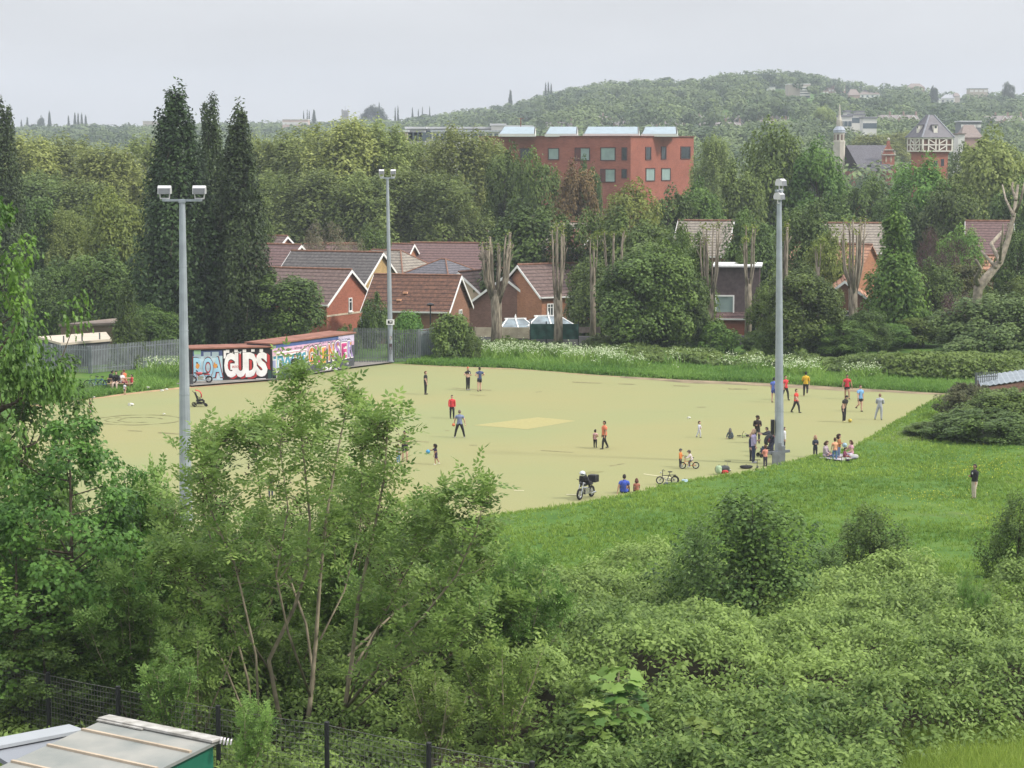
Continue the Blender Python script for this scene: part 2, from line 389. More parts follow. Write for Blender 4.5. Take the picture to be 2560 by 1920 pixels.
# ---------------------------------------------------------------- ground sheet (lawn, banks, hills)
def ground():
    ys = np.concatenate([np.arange(-30, 60, 2.0), np.arange(60, 206, 0.5), 206 * (3300 / 206) ** (np.arange(0, 111) / 110.0)])
    us = np.linspace(-1, 1, 261); Y, U = np.meshgrid(ys, us, indexing='ij'); X = U * (32 + .36 * np.maximum(Y, 0))
    Z = gz(X, Y)
    inp = (Y > crest(X) + 2.4) & (Y < far_edge(X) - .0); Z = np.where(inp, -.16, Z)
    bump = (Y < crest(X) - .5) & (Y > 60)
    Z = Z + bump * (vnoise(X, Y, 1.2, 2) - .5) * .10 + bump * (vnoise(X, Y, 4.5, 6) - .5) * .16
    v = np.stack([X, Y, Z], -1).reshape(-1, 3); ny, nx = X.shape
    i = np.arange(ny - 1)[:, None] * nx + np.arange(nx - 1)[None]; f = np.stack([i, i + 1, i + nx + 1, i + nx], -1).reshape(-1, 4)
    me = bpy.data.meshes.new('ground'); me.vertices.add(len(v)); me.vertices.foreach_set('co', v.astype(np.float32).ravel())
    me.loops.add(f.size); me.loops.foreach_set('vertex_index', f.astype(np.int32).ravel())
    me.polygons.add(len(f)); me.polygons.foreach_set('loop_start', np.arange(0, f.size, 4, dtype=np.int32)); me.update(calc_edges=True)
    me.polygons.foreach_set('use_smooth', [True] * len(f))
    m, t, b = newmat('lawn'); b.inputs['Roughness'].default_value = .9; b.inputs['Specular IOR Level'].default_value = .1
    tcn = t.nodes.new('ShaderNodeTexCoord')
    def noise(sc, det=5):
        n = t.nodes.new('ShaderNodeTexNoise'); n.inputs['Scale'].default_value = sc; n.inputs['Detail'].default_value = det; n.inputs['Roughness'].default_value = .65
        t.links.new(tcn.outputs['Object'], n.inputs['Vector']); return n
    n1 = noise(.35, 6); r1 = t.nodes.new('ShaderNodeValToRGB'); t.links.new(n1.outputs[0], r1.inputs[0]); e = r1.color_ramp.elements
    e[0].position = .3; e[0].color = (.042, .098, .018, 1); e[1].position = .72; e[1].color = (.108, .165, .032, 1)
    q = e.new(.52); q.color = (.072, .140, .026, 1)
    n2 = noise(.11, 3); r2 = t.nodes.new('ShaderNodeValToRGB'); t.links.new(n2.outputs[0], r2.inputs[0])
    r2.color_ramp.elements[0].position = .60; r2.color_ramp.elements[0].color = (0, 0, 0, 1); r2.color_ramp.elements[1].position = .74; r2.color_ramp.elements[1].color = (.55, .55, .55, 1)
    mixn = t.nodes.new('ShaderNodeMix'); mixn.data_type = 'RGBA'; t.links.new(r2.outputs[0], mixn.inputs['Factor']); t.links.new(r1.outputs[0], mixn.inputs['A']); mixn.inputs['B'].default_value = (.16, .145, .06, 1)
    n3 = noise(5.0, 4); r3 = t.nodes.new('ShaderNodeMapRange'); r3.inputs['To Min'].default_value = .7; r3.inputs['To Max'].default_value = 1.3; t.links.new(n3.outputs[0], r3.inputs['Value'])
    vmn = t.nodes.new('ShaderNodeVectorMath'); vmn.operation = 'SCALE'; t.links.new(mixn.outputs['Result'], vmn.inputs[0]); t.links.new(r3.outputs[0], vmn.inputs['Scale'])
    spy = t.nodes.new('ShaderNodeSeparateXYZ'); t.links.new(tcn.outputs['Object'], spy.inputs[0]); mry = t.nodes.new('ShaderNodeMapRange'); mry.inputs['From Min'].default_value = 80; mry.inputs['From Max'].default_value = 87; mry.inputs['To Min'].default_value = 1; mry.inputs['To Max'].default_value = 0
    t.links.new(spy.outputs['Y'], mry.inputs['Value']); soil = t.nodes.new('ShaderNodeMix'); soil.data_type = 'RGBA'; t.links.new(mry.outputs[0], soil.inputs['Factor']); t.links.new(vmn.outputs[0], soil.inputs['A']); soil.inputs['B'].default_value = (.035, .030, .016, 1)
    t.links.new(soil.outputs['Result'], b.inputs['Base Color']); me.materials.append(m)
    tag(link('ground', me), kind='structure')
ground()
def flat(name, pts, z, m, kind='structure'):
    """a thin sheet on the ground from world (x, y) points"""
    me = bpy.data.meshes.new(name); me.from_pydata([(p[0], p[1], z) for p in pts], [], [tuple(range(len(pts)))]); me.materials.append(m); me.update()
    if me.polygons[0].normal.z < 0: me.flip_normals()
    return tag(link(name, me), kind=kind)
def pitchmat():
    m, t, b = newmat('pitch_turf'); b.inputs['Roughness'].default_value = .95; b.inputs['Specular IOR Level'].default_value = .1
    tcn = t.nodes.new('ShaderNodeTexCoord')
    def noise(sc, det, stretch=None):
        n = t.nodes.new('ShaderNodeTexNoise'); n.inputs['Scale'].default_value = sc; n.inputs['Detail'].default_value = det
        if stretch:
            mpn = t.nodes.new('ShaderNodeMapping'); mpn.inputs['Scale'].default_value = stretch; mpn.inputs['Rotation'].default_value = (0, 0, .25)
            t.links.new(tcn.outputs['Object'], mpn.inputs[0]); t.links.new(mpn.outputs[0], n.inputs['Vector'])
        else: t.links.new(tcn.outputs['Object'], n.inputs['Vector'])
        return n
    n1 = noise(.06, 5); r1 = t.nodes.new('ShaderNodeValToRGB'); t.links.new(n1.outputs[0], r1.inputs[0]); e = r1.color_ramp.elements
    e[0].position = .36; e[0].color = (.228, .243, .116, 1); e[1].position = .66; e[1].color = (.254, .242, .114, 1)
    n2 = noise(9, 6); r2 = t.nodes.new('ShaderNodeMapRange'); r2.inputs['To Min'].default_value = .86; r2.inputs['To Max'].default_value = 1.13; t.links.new(n2.outputs[0], r2.inputs['Value'])
    n3 = noise(.5, 5, (.35, 2.2, 1)); r3 = t.nodes.new('ShaderNodeMapRange'); r3.inputs['From Min'].default_value = .62; r3.inputs['From Max'].default_value = .82; r3.inputs['To Max'].default_value = .22
    t.links.new(n3.outputs[0], r3.inputs['Value'])
    dk = t.nodes.new('ShaderNodeMix'); dk.data_type = 'RGBA'; t.links.new(r3.outputs[0], dk.inputs['Factor']); t.links.new(r1.outputs[0], dk.inputs['A']); dk.inputs['B'].default_value = (.14, .125, .06, 1)
    vmn = t.nodes.new('ShaderNodeVectorMath'); vmn.operation = 'SCALE'; t.links.new(dk.outputs['Result'], vmn.inputs[0]); t.links.new(r2.outputs[0], vmn.inputs['Scale'])
    t.links.new(vmn.outputs[0], b.inputs['Base Color']); return m
PITCH_M = pitchmat()
xs = np.linspace(far_pts[0][0], 31.0, 60)
rngp = np.random.default_rng(5)
poly = [(x, float(far_edge(x)) + .12 * rngp.normal()) for x in xs] + [(x, float(crest(x)) + 1.3) for x in xs[::-1]]
poly = [p for p in poly]
flat('sports_pitch', poly, .004, PITCH_M)
sandm = mat('sandy_edge', (.34, .225, .125), .95, .25, 1.2)
bandm = mat('muddy_edge', (.20, .155, .095), .95, .35, .8)
def edge_band(name, x0, x1, w, m, z, seed):
    rg = np.random.default_rng(seed); xx = np.linspace(x0, x1, 46); ww = w * (.35 + .9 * vnoise(xx, xx * 0, 2.2, seed)) * np.sin(np.linspace(.15, math.pi - .15, 46)) ** .5
    flat(name, [(x, float(far_edge(x)) - .02) for x in xx] + [(x, float(far_edge(x)) - .1 - q) for x, q in zip(xx[::-1], ww[::-1])], z, m)
edge_band('sandy_strip', -34, -16, 1.3, sandm, .009, 21)
edge_band('sandy_strip', -10, 2, 1.0, mat('sandy_edge2', (.26, .2, .105), .95, .25, 1.2), .009, 22)
edge_band('muddy_strip', 2, 13, .9, mat('sandy_edge2', (0, 0, 0)), .009, 23)
edge_band('muddy_strip', 8, 30.5, 2.6, bandm, .013, 24)
pale = mat('patch_pale', (.295, .268, .112), .95, .06, 4); dark = mat('patch_dark', (.19, .185, .075), .95, .15, 4); drk2 = mat('mark_dark', (.175, .16, .072), .95, .3, 3)
def px_flat(name, pts, z, m): return flat(name, [tuple(at_z(x, y, z).xy) for x, y in pts], z, m)
px_flat('pitch_patch', [(1183, 1063), (1345, 1043), (1440, 1052), (1318, 1073)], .010, pale)
px_flat('pitch_patch', [(1445, 1183), (1478, 1178), (1513, 1178), (1482, 1186)], .010, dark)
for i, pts in enumerate([[(1523, 1164), (1560, 1158), (1563, 1159), (1526, 1166)], [(1352, 1125), (1432, 1130), (1432, 1131.5), (1352, 1127)],
    [(1131, 969), (1228, 975), (1228, 976.5), (1131, 970.5)], [(1175, 986), (1215, 988.5), (1215, 989.5), (1175, 987)], [(1008, 1013), (1028, 1013), (1027, 1015), (1009, 1015)],
    [(1112, 1076), (1122, 1075), (1123, 1077), (1112, 1077)], [(1022, 1101), (1072, 1104), (1072, 1106), (1022, 1102)], [(1173, 1112), (1193, 1112.5), (1193, 1114), (1173, 1113)],
    [(1338, 980), (1354, 978), (1354, 979.5), (1339, 981)], [(1740, 1017), (1766, 1017), (1763, 1018.5), (1744, 1018.5)], [(1430, 954), (1505, 957), (1500, 958.5), (1435, 956.5)],
    [(1545, 958), (1590, 960), (1580, 962), (1548, 960)], [(1683, 963), (1725, 964), (1722, 966), (1685, 965)], [(1820, 970), (1870, 972), (1866, 974), (1822, 973)], [(320, 1075), (355, 1077), (355, 1078.5), (320, 1077)],
    [(395, 1080), (490, 1086), (490, 1088), (395, 1082.5)], [(520, 1088), (640, 1096), (640, 1098.5), (520, 1090)], [(700, 975), (735, 974), (735, 976), (702, 977)], [(1860, 1105), (1890, 1106), (1890, 1107.2), (1860, 1106.4)]]):
    px_flat('turf_scuff', pts, .010 + .0004 * i, drk2)
for pts in ([(1609, 1184), (1680, 1194), (1680, 1195.5), (1609, 1185.3)], [(1416, 1235), (1452, 1237), (1452, 1238.4), (1416, 1236.5)], [(1285, 1225), (1310, 1226), (1310, 1227.2), (1285, 1226.2)]):
    px_flat('painted_line', pts, .019, mat('line_paint', (.5, .47, .3), .9, .1, 3))
def ring(cx, cy, rx, a0, a1, w, z, ratio=1.0):
    c = at_z(cx, cy, 0); k = F * CAM.z / ((cy - 373) * 1.0) / F   # metres per photo pixel there
    R = rx * k; n = 60; o = []; i_ = []
    for j in range(n + 1):
        t = math.radians(a0 + (a1 - a0) * j / n); ww = w * (.6 + .4 * math.sin(j * .7)); o.append((c.x + (R + ww) * math.cos(t), c.y + (R * ratio + ww) * math.sin(t))); i_.append((c.x + R * math.cos(t), c.y + R * ratio * math.sin(t)))
    me = bpy.data.meshes.new('tyre_mark'); me.from_pydata([(p[0], p[1], z) for p in o + i_], [], [(j, j + 1, n + 2 + j, n + 1 + j) for j in range(n)]); me.materials.append(drk2); me.update()
    tag(link('tyre_mark', me), kind='structure')
ring(345, 1050, 106, 0, 352, .22, .021, 1.0); ring(352, 1050, 52, 20, 300, .16, .022); ring(320, 1050, 55, 60, 260, .12, .0225)
ring(545, 1072, 58, -100, 100, .14, .023, .9); ring(335, 1050, 96, 120, 250, .12, .0235)
# tarmac paths
asph = mat('path_asphalt', (.20, .185, .165), .95, .2, 2.0)
def path_sheet(pts, dz):
    P = [on_ground(x, y) for x, y in pts]; flat('path', [(p.x, p.y) for p in P], max(p.z for p in P) + dz, asph)
path_sheet([(325, 951), (345, 941), (400, 937), (480, 935), (600, 930), (880, 903), (986, 901), (984, 908), (885, 921), (690, 952), (480, 968), (450, 960), (400, 960)], .012)
path_sheet([(2425, 1134), (2480, 1136), (2575, 1137), (2575, 1143), (2480, 1141)], .03)

# ---------------------------------------------------------------- house parts
RED = brickmat('brick_red', (.32, .115, .072)); ORANGE = brickmat('brick_orange', (.37, .175, .10)); BROWN = brickmat('brick_brown', (.24, .125, .08)); YEL = brickmat('brick_yellow', (.42, .29, .13))
DARKB = brickmat('brick_dark', (.20, .11, .085)); CREAM = mat('render_cream', (.45, .37, .27), .9, .12, 1.0)
WHITE = mat('upvc_white', (.78, .78, .76), .45, .04, 2.0); GLASS = mat('window_glass', (.035, .045, .05), .12, .3, 1.5, spec=.6); BLIND = mat('window_blind', (.22, .29, .28), .35, .15, 1.0, spec=.5)
BLACK = mat('black_metal', (.016, .016, .018), .5, .2, 4); GUT = mat('gutter_white', (.66, .65, .62), .5, .06, 2)
T_BROWN = roofmat('tiles_brown', (.118, .080, .072), .30, (.165, .120, .108)); T_DARK = roofmat('tiles_charcoal', (.075, .070, .072), .27, (.125, .115, .11))
T_MOSS = roofmat('tiles_mossy', (.080, .046, .038), .32, (.165, .085, .055)); T_RED = roofmat('tiles_red', (.21, .09, .075), .30, (.28, .13, .105)); T_GREY = roofmat('tiles_grey', (.20, .175, .15), .27, (.28, .25, .21))
T_ORANGE = roofmat('tiles_orange', (.36, .19, .125), .30, (.48, .27, .18)); T_SLATE = roofmat('slates', (.095, .092, .105), .22, (.15, .145, .16)); T_PLUM = roofmat('tiles_plum', (.125, .08, .078), .27, (.165, .108, .102))
RIDGE = mat('ridge_tile', (.20, .105, .07), .9, .3, 3)
def window(parent, side, u, z, w, h, W, Lr, blind=False, bars=1, transom=True, frame=WHITE, y_off=0.0):
    """side g: gable at y=0, l / r: long walls at x = -W/2 / +W/2; u along the wall, z centre height"""
    mb = MB(); t = .09
    if side == 'g': c = Vector((u, 0, z)); ax = Vector((1, 0, 0)); n = Vector((0, -1, 0))
    elif side == 'r': c = Vector((W / 2, u, z)); ax = Vector((0, 1, 0)); n = Vector((1, 0, 0))
    else: c = Vector((-W / 2, u, z)); ax = Vector((0, -1, 0)); n = Vector((-1, 0, 0))
    M = Matrix((ax, n, Vector((0, 0, 1)))).transposed()
    def bx(du, dz, ww, hh, dep, off): mb.box(c + ax * du + n * off + Vector((0, 0, dz)), (ww, dep, hh), 0, 0, M)
    bx(-(w / 2 - t / 2), 0, t, h, .10, .03); bx((w / 2 - t / 2), 0, t, h, .10, .03); bx(0, h / 2 - t / 2, w - 2 * t, t, .10, .03); bx(0, -(h / 2 - t / 2), w - 2 * t, t, .10, .03)
    for k in range(bars): bx(-w / 2 + w * (k + 1) / (bars + 1), 0, .07, h - 2 * t, .08, .028)
    if transom: bx(0, h * .2, w - 2 * t, .06, .07, .026)
    f = mb.build('window', frame, parent)
    g = MB(); g.box(c + n * .012, (w - 2 * t, .02, h - 2 * t), 0, 0, M); g.build('pane', BLIND if blind else GLASS, f)
    s = MB(); s.box(c + n * .07 - Vector((0, 0, h / 2 + .05)), (w + .16, .16, .08), 0, 0, M); s.build('sill', frame, f)
def house(label, apex, normal, w, L, rise, wallm, roofm, wins=(), ground=None, barge=True, hip=False, chimney=None, extra=None, name='brick_house', rise_off=0.0, gut=True, band=False, group=None, over=.28):
    px, py, Y = apex; a = at_y(px, py, Y); n2 = Vector((normal[0], normal[1], 0)).normalized(); yb = -n2
    rz = math.atan2(-yb.x, yb.y); g = ground if ground is not None else gz1(a.x, a.y)
    r = thing(name, label, 'house', (a.x, a.y, g - .3), rz, group); hz = a.z - (g - .3); ez = hz - rise - .02
    mb = MB(); x = w / 2
    top = hz - .16
    if hip:
        mb.box((0, L / 2, ez / 2), (w, L, ez))
    else:
        P = [(-x, 0, 0), (x, 0, 0), (x, 0, ez), (0, 0, top), (-x, 0, ez)]; Q = [(p[0], L, p[2]) for p in P]
        mb.add(P + Q, [(0, 1, 2, 3, 4), (9, 8, 7, 6, 5), (1, 0, 5, 6), (2, 1, 6, 7), (3, 2, 7, 8), (4, 3, 8, 9), (0, 4, 9, 5)])
    mb.build('wall', wallm, r)
    rb = MB(); o = over; sl_ = rise / x; xo = x + o; zo = hz - xo * sl_
    if hip:
        hL = min(L * .5, x) * .9; y0, y1 = hL, L - hL
        V = [(-xo, -o, zo), (xo, -o, zo), (xo, L + o, zo), (-xo, L + o, zo), (0, y0, hz), (0, y1, hz)]
        rb.add(V + [(-xo, -o, zo - .12), (xo, -o, zo - .12), (xo, L + o, zo - .12), (-xo, L + o, zo - .12)],
               [(0, 1, 4), (1, 2, 5, 4), (2, 3, 5), (3, 0, 4, 5), (1, 0, 6, 7), (2, 1, 7, 8), (3, 2, 8, 9), (0, 3, 9, 6), (6, 9, 8, 7)])
    else:
        for s in (-1, 1):
            A = [(0, -o, hz), (s * xo, -o, zo), (s * xo, L + o, zo), (0, L + o, hz)]; B = [(p[0], p[1], p[2] - .13) for p in A]
            fs = [(0, 1, 2, 3), (7, 6, 5, 4), (1, 0, 4, 5), (2, 1, 5, 6), (3, 2, 6, 7), (0, 3, 7, 4)]
            rb.add(A + B, fs if s < 0 else [tuple(reversed(q)) for q in fs])
    ro = rb.build('roof', roofm, r)
    rt = MB()
    if hip:
        rt.tube([(0, y0, hz + .02), (0, y1, hz + .02)], .1, 6)
        for sx in (-1, 1): rt.tube([(0, y0, hz + .02), (sx * xo, -o, zo + .03)], .08, 6); rt.tube([(0, y1, hz + .02), (sx * xo, L + o, zo + .03)], .08, 6)
    else: rt.tube([(0, -o, hz + .03), (0, L + o, hz + .03)], .11, 6)
    rt.build('ridge_tiles', RIDGE, ro)
    if barge and not hip:
        for yy in (-o - .055, L + o + .005):
            bb = MB(); xe = xo + .02
            bb.prism([(0, hz - .02), (xe, zo - .03), (xe, zo - .27), (0, hz - .28), (-xe, zo - .27), (-xe, zo - .03)], -.05, Matrix.Translation((0, yy, 0)) @ Matrix.Rotation(math.pi / 2, 4, 'X'))
            bb.build('bargeboard', WHITE, r)
    if gut:
        for s in (-1, 1):
            gb = MB(); gb.bar((s * (xo + .08), -o, zo - .08), (s * (xo + .08), L + o, zo - .08), .11, .13)
            gb.build('gutter', GUT if gut is True else gut, r)
    for q in wins: window(r, *q[:5], w, L, **(q[5] if len(q) > 5 else {}))
    if chimney:
        for cy in (chimney if hasattr(chimney, '__len__') else [chimney]):
            c = MB(); c.box((0, cy, hz + .45), (.8, .6, 1.5)); c.box((0, cy, hz + 1.24), (.92, .72, .09))
            for k in (-.2, .2): c.lathe([(.12, 0), (.10, .35)], (k, cy, hz + 1.28), 8)
            c.build('chimney', wallm, r)
    if band:
        b_ = MB(); b_.box((0, -.012, band), (w, .05, .16)); b_.build('string_course', mat('stone_band', (.5, .42, .32), .9), r)
    if extra: extra(r, w, L, hz, ez, x)
    return r
HG = -2.0
def vents(pos, mt):
    def f(r, w, L, hz, ez, x):
        for s, yy, dz in pos:
            b = MB(); sl_ = (hz - ez) / x; xx = s * dz / sl_; b.box((xx + s * .05, yy, hz - dz + .07), (.35, .38, .16)); b.build('roof_vent', mt, r)
    return f
h1 = house('red brick house whose bright gable with narrow white window faces the pitch', (873, 674, 212), (.90, -.44), 8.2, 11, 2.75, RED, T_BROWN,
      [('g', .1, 4.95, .62, 1.25, {'bars': 0})], HG, band=4.15, extra=vents([(-1, 5.2, .95), (-1, 4.1, .95)], mat('vent_grey', (.36, .31, .27))))
house('house with charcoal tiled roof and yellow brick gable behind the red gable', (952, 631, 229), (.93, -.37), 9.0, 9.6, 3.0, YEL, T_DARK, [], HG)
house('house with mossy orange and brown tiled roof beside the middle mast', (1146, 689, 206), (.965, -.26), 7.0, 7.6, 2.75, BROWN, T_MOSS,
      [('g', .5, 4.2, .9, 1.35), ('l', 7.6, 3.7, .8, 1.3)], HG, extra=vents([(-1, 4.3, 1.55), (-1, 4.65, 2.15)], mat('new_tile', (.62, .33, .2), .8, .1)))
house('house with cream side wall and brown roof behind the first pollard', (1150, 680, 224), (-.50, -.87), 8.0, 9, 3.1, CREAM, T_BROWN, [], HG)
house('house with dark brick gable half hidden by the first pollards', (1262, 690, 219), (-.42, -.9), 8.0, 9, 2.8, DARKB, T_BROWN, [], HG)
house('house with pale grey hipped roof in the middle of the estate', (1075, 629, 246), (.80, -.60), 9.0, 12, 2.9, BROWN, T_GREY, [], HG, hip=True)
house('house with blue grey hipped roof right of the pale hipped one', (1165, 650, 240), (.80, -.60), 6.0, 6, 1.5, BROWN, T_SLATE, [], HG, hip=True)
house('terrace with plum roof and small white-edged gable left of the hipped roof', (1030, 610, 262), (.96, -.25), 8.5, 11, 2.4, ORANGE, T_PLUM, [], HG)
house('terrace with plain plum roof right of the hipped roofs', (1225, 608, 264), (.98, -.2), 8.5, 9, 2.8, BROWN, T_PLUM, [], HG)
house('long terrace with new red tiled roof and white verge strips', (1215, 575, 282), (.995, -.1), 9, 13, 2.6, BROWN, T_RED, [], HG,
      extra=vents([(-1, 7.2, .6), (-1, 8.6, .6), (-1, 1.6, .6), (-1, 1.6, 1.5)], mat('vent_red', (.2, .07, .05))))
house('house with red end tiles and dark roof behind the charcoal roof', (905, 612, 258), (.97, -.25), 8, 6.5, 2.2, BROWN, T_PLUM, [], HG)
house('house with plum roof and white-edged gable at the far left of the estate', (748, 612, 244), (.86, -.5), 7, 9, 2.4, ORANGE, T_PLUM, [], HG)
house('house with upright tile ridge and small gable behind the far left one', (714, 590, 256), (.86, -.5), 5.5, 8, 1.9, ORANGE, T_BROWN, [], HG)
house('flat grey-roofed bungalow with slate dormer at the back of the estate', (1040, 566, 300), (.2, -.98), 6, 5, 1.2, BROWN, T_SLATE, [], HG, gut=False)
# orange brick row facing the pitch
def rowx(r, w, L, hz, ez, x): pass
house('orange brick row with white windows behind the conservatories', (1300, 662, 218), (-.86, -.5), 8, 12.5, 2.6, ORANGE, T_BROWN,
      [('r', .9, 4.25, .7, 1.2), ('r', 3.4, 4.25, .9, 1.2), ('r', 6.3, 4.25, .9, 1.25), ('r', 9.0, 4.25, .9, 1.2), ('r', 11.3, 4.25, .7, 1.2),
       ('r', 6.6, 1.35, 1.0, 1.5), ('r', 9.2, 1.35, 1.3, 1.6), ('r', 11.4, 1.35, .8, 1.5)], HG)
house('house with grey tiled roof behind the fanned pollard', (1828, 552, 250), (.97, -.24), 9, 5.5, 3.4, BROWN, T_GREY, [], HG)
house('house with grey roof glimpsed between the dark trees', (1500, 556, 262), (.97, -.24), 9, 6, 2.6, BROWN, T_GREY, [], HG)
house('house with red roof glimpsed behind the second pollard', (1480, 576, 246), (.9, -.4), 7, 3.5, 1.6, BROWN, T_RED, [], HG)
# flat dormer house
def dormer_house():
    p = at_y(1842, 668, 205); g = HG; r = thing('brick_house', 'brick house with flat-roofed dormer box and white windows behind the straight pollard', 'house', (p.x, p.y, g), -.12)
    Hh = p.z - g; mb = MB(); mb.box((0, 3, 2.05), (4.6, 6, 4.1)); mb.build('wall', RED, r)
    d = MB(); d.box((0, 3.2, 4.1 + (Hh - 4.1) / 2), (4.0, 5.6, Hh - 4.1)); d.build('dormer', mat('dormer_plum', (.10, .075, .075), .8), r)
    f = MB(); f.box((0, 3, Hh + .08), (4.4, 6.2, .15)); f.build('flat_roof', mat('felt_white', (.62, .62, .62), .7, .1), r)
    rb = MB(); rb.add([(-2.5, -.3, 3.9), (2.5, -.3, 3.9), (2.5, .42, 4.45), (-2.5, .42, 4.45), (-2.5, -.3, 3.78), (2.5, -.3, 3.78), (2.5, .42, 4.1), (-2.5, .42, 4.1)], [(0, 1, 2, 3), (4, 7, 6, 5), (0, 4, 5, 1), (1, 5, 6, 2), (0, 3, 7, 4)]); rb.build('roof', T_PLUM, r)
    gb = MB(); gb.bar((-2.5, -.36, 3.84), (2.5, -.36, 3.84), .12, .14); gb.build('gutter', GUT, r)
    for u, z, w, h, yb, bl in [(-1.05, 5.05, 1.7, 1.75, .4, True), (1.35, 2.7, .95, 1.6, 0, False)]:
        o = MB()
        for dx in (-w / 2 + .06, w / 2 - .06): o.box((u + dx, yb - .03, z), (.12, .1, h))
        for dz in (-h / 2 + .06, h / 2 - .06): o.box((u, yb - .03, z + dz), (w - .24, .1, .12))
        f = o.build('window', WHITE, r); q = MB(); q.box((u, yb - .012, z), (w - .24, .02, h - .24)); q.build('pane', BLIND if bl else GLASS, f)
dormer_house()
house('house with orange tiled roof behind the stout pollard', (2175, 612, 226), (.80, -.60), 9, 8, 4.6, ORANGE, T_ORANGE, [], HG, barge=False)
house('gable house with white casement window half covered by trees', (2112, 700, 203), (-.12, -.99), 5.2, 7, 2.0, BROWN, T_ORANGE, [('g', .15, 4.35, 1.65, 1.35, {'bars': 2})], HG)
house('house with long grey roof above the orange one', (2205, 558, 250), (.99, -.12), 9, 7, 2.8, BROWN, T_GREY, [], HG, barge=False)
house('house with plum grey roof behind the dead tree', (2528, 553, 252), (.98, -.18), 9, 4.6, 3.4, BROWN, T_PLUM, [], HG)
house('house with pinkish roof behind the lower dead limbs', (2520, 640, 232), (.9, -.42), 7, 4, 1.6, BROWN, T_ORANGE, [], HG)
# conservatories
def conservatory(px, py, Y, w, label):
    p = at_y(px, py, Y); r = thing('conservatory', label, 'conservatory', (p.x, p.y, HG), .15); H = p.z - HG; h0 = H - .75; fr = MB()
    for xx in (-w / 2, -w / 4, 0, w / 4, w / 2):
        fr.box((xx, -1.5, h0 / 2), (.1, .1, h0))
    fr.box((0, -1.5, h0), (w + .2, .14, .14)); fr.box((0, -1.5, .45), (w, .09, .9))
    for xx in (-w / 2, 0, w / 2): fr.bar((xx, -1.5, h0), (xx * .45, .3, H), .09)
    fr.bar((-w * .3, .3, H), (w * .3, .3, H), .12); fr.lathe([(.05, 0), (.09, .12), (.02, .4)], (0, .3, H), 6)
    for xx in (-w / 2, w / 2): fr.bar((xx, -1.5, h0), (xx, 2, h0), .1); fr.bar((xx, 2, 0), (xx, 2, h0), .1)
    fr.build('frame', WHITE, r)
    gm = MB(); a, b = w / 2, w * .225
    gm.add([(-a, -1.46, h0), (a, -1.46, h0), (b, .28, H - .03), (-b, .28, H - .03)], [(0, 1, 2, 3)]); gm.add([(-a, -1.46, h0), (-b, .28, H - .03), (-a, 2, h0)], [(0, 1, 2)]); gm.add([(a, -1.46, h0), (a, 2, h0), (b, .28, H - .03)], [(0, 1, 2)])
    gm.add([(-b, .28, H - .03), (b, .28, H - .03), (a, 2, h0), (-a, 2, h0)], [(0, 1, 2, 3)])
    gm.build('roof_glass', mat('glass_roof', (.13, .17, .19), .15, .6, 1.2, spec=.6), r)
    wl = MB(); wl.box((0, -1.47, h0 * .72), (w - .1, .02, h0 * .5)); wl.box((0, .25, h0 / 2), (w - .2, 3.2, h0 - .1)); wl.build('window_glass', GLASS, r)
conservatory(1290, 797, 201, 3.2, 'white conservatory behind the first pollard')
conservatory(1372, 790, 202, 4.2, 'white conservatory with tent-like glass roof behind the green netting')

# ---------------------------------------------------------------- fences and walls on the far side
STEEL = mat('galv_steel', (.23, .25, .27), .55, .18, 2.0, metal=.3, spec=.5); STEELD = mat('green_grey_steel', (.10, .115, .115), .6, .2, 2.0)
def palisade(label, pts, h, m, step=.15, name='palisade_fence', cat='fence', post=2.6, group=None):
    """pts: world points along the foot of the fence"""
    o = Vector(pts[0]); r = thing(name, label, cat, o, 0, group); pale = MB(); rail = MB(); pst = MB()
    for a, b in zip(pts[:-1], pts[1:]):
        a = Vector(a) - o; b = Vector(b) - o; d = b - a; L = d.length; q = d.normalized(); rz = math.atan2(q.y, q.x); k = max(2, int(L / step))
        nv = Vector((-q.y, q.x, 0))
        for i in range(k + 1):
            p = a + d * (i / k) - nv * .04
            M = Matrix.Translation(p) @ Matrix.Rotation(rz, 4, 'Z') @ Matrix.Rotation(math.pi / 2, 4, 'X')
            pale.prism([(-.034, .05), (.034, .05), (.034, h - .08), (0, h), (-.034, h - .08)], .02, M)
        for z in (.35, h - .35): rail = MB(); rail.bar(a + Vector((0, 0, z)), b + Vector((0, 0, z)), .05, .06); rail.build('rail', m, r)
        for i in range(int(L / post) + 1): pst = MB(); pst.box(a + q * min(i * post, L) + nv * .06 + Vector((0, 0, h / 2 - .05)), (.09, .09, h), rz); pst.build('post', m, r)
    pale.build('pales', m, r); return r
def gpt(px, py, Y=None):
    p = on_ground(px, py); return (p.x, p.y, p.z)
palisade('grey palisade fence round the left compound', [gpt(60, 925), gpt(150, 930), gpt(230, 934), gpt(322, 925), gpt(470, 912)], 2.1, STEEL)
a_, b_ = gpt(886, 906), gpt(980, 905); palisade('grey steel palisade gate between the graffiti garage and the mast', [a_, b_], 2.75, STEELD, .13, 'palisade_gate', 'gate', 2.9)
palisade('dull palisade fence right of the middle mast', [gpt(986, 905), gpt(1050, 903)], 2.6, STEELD, .14)
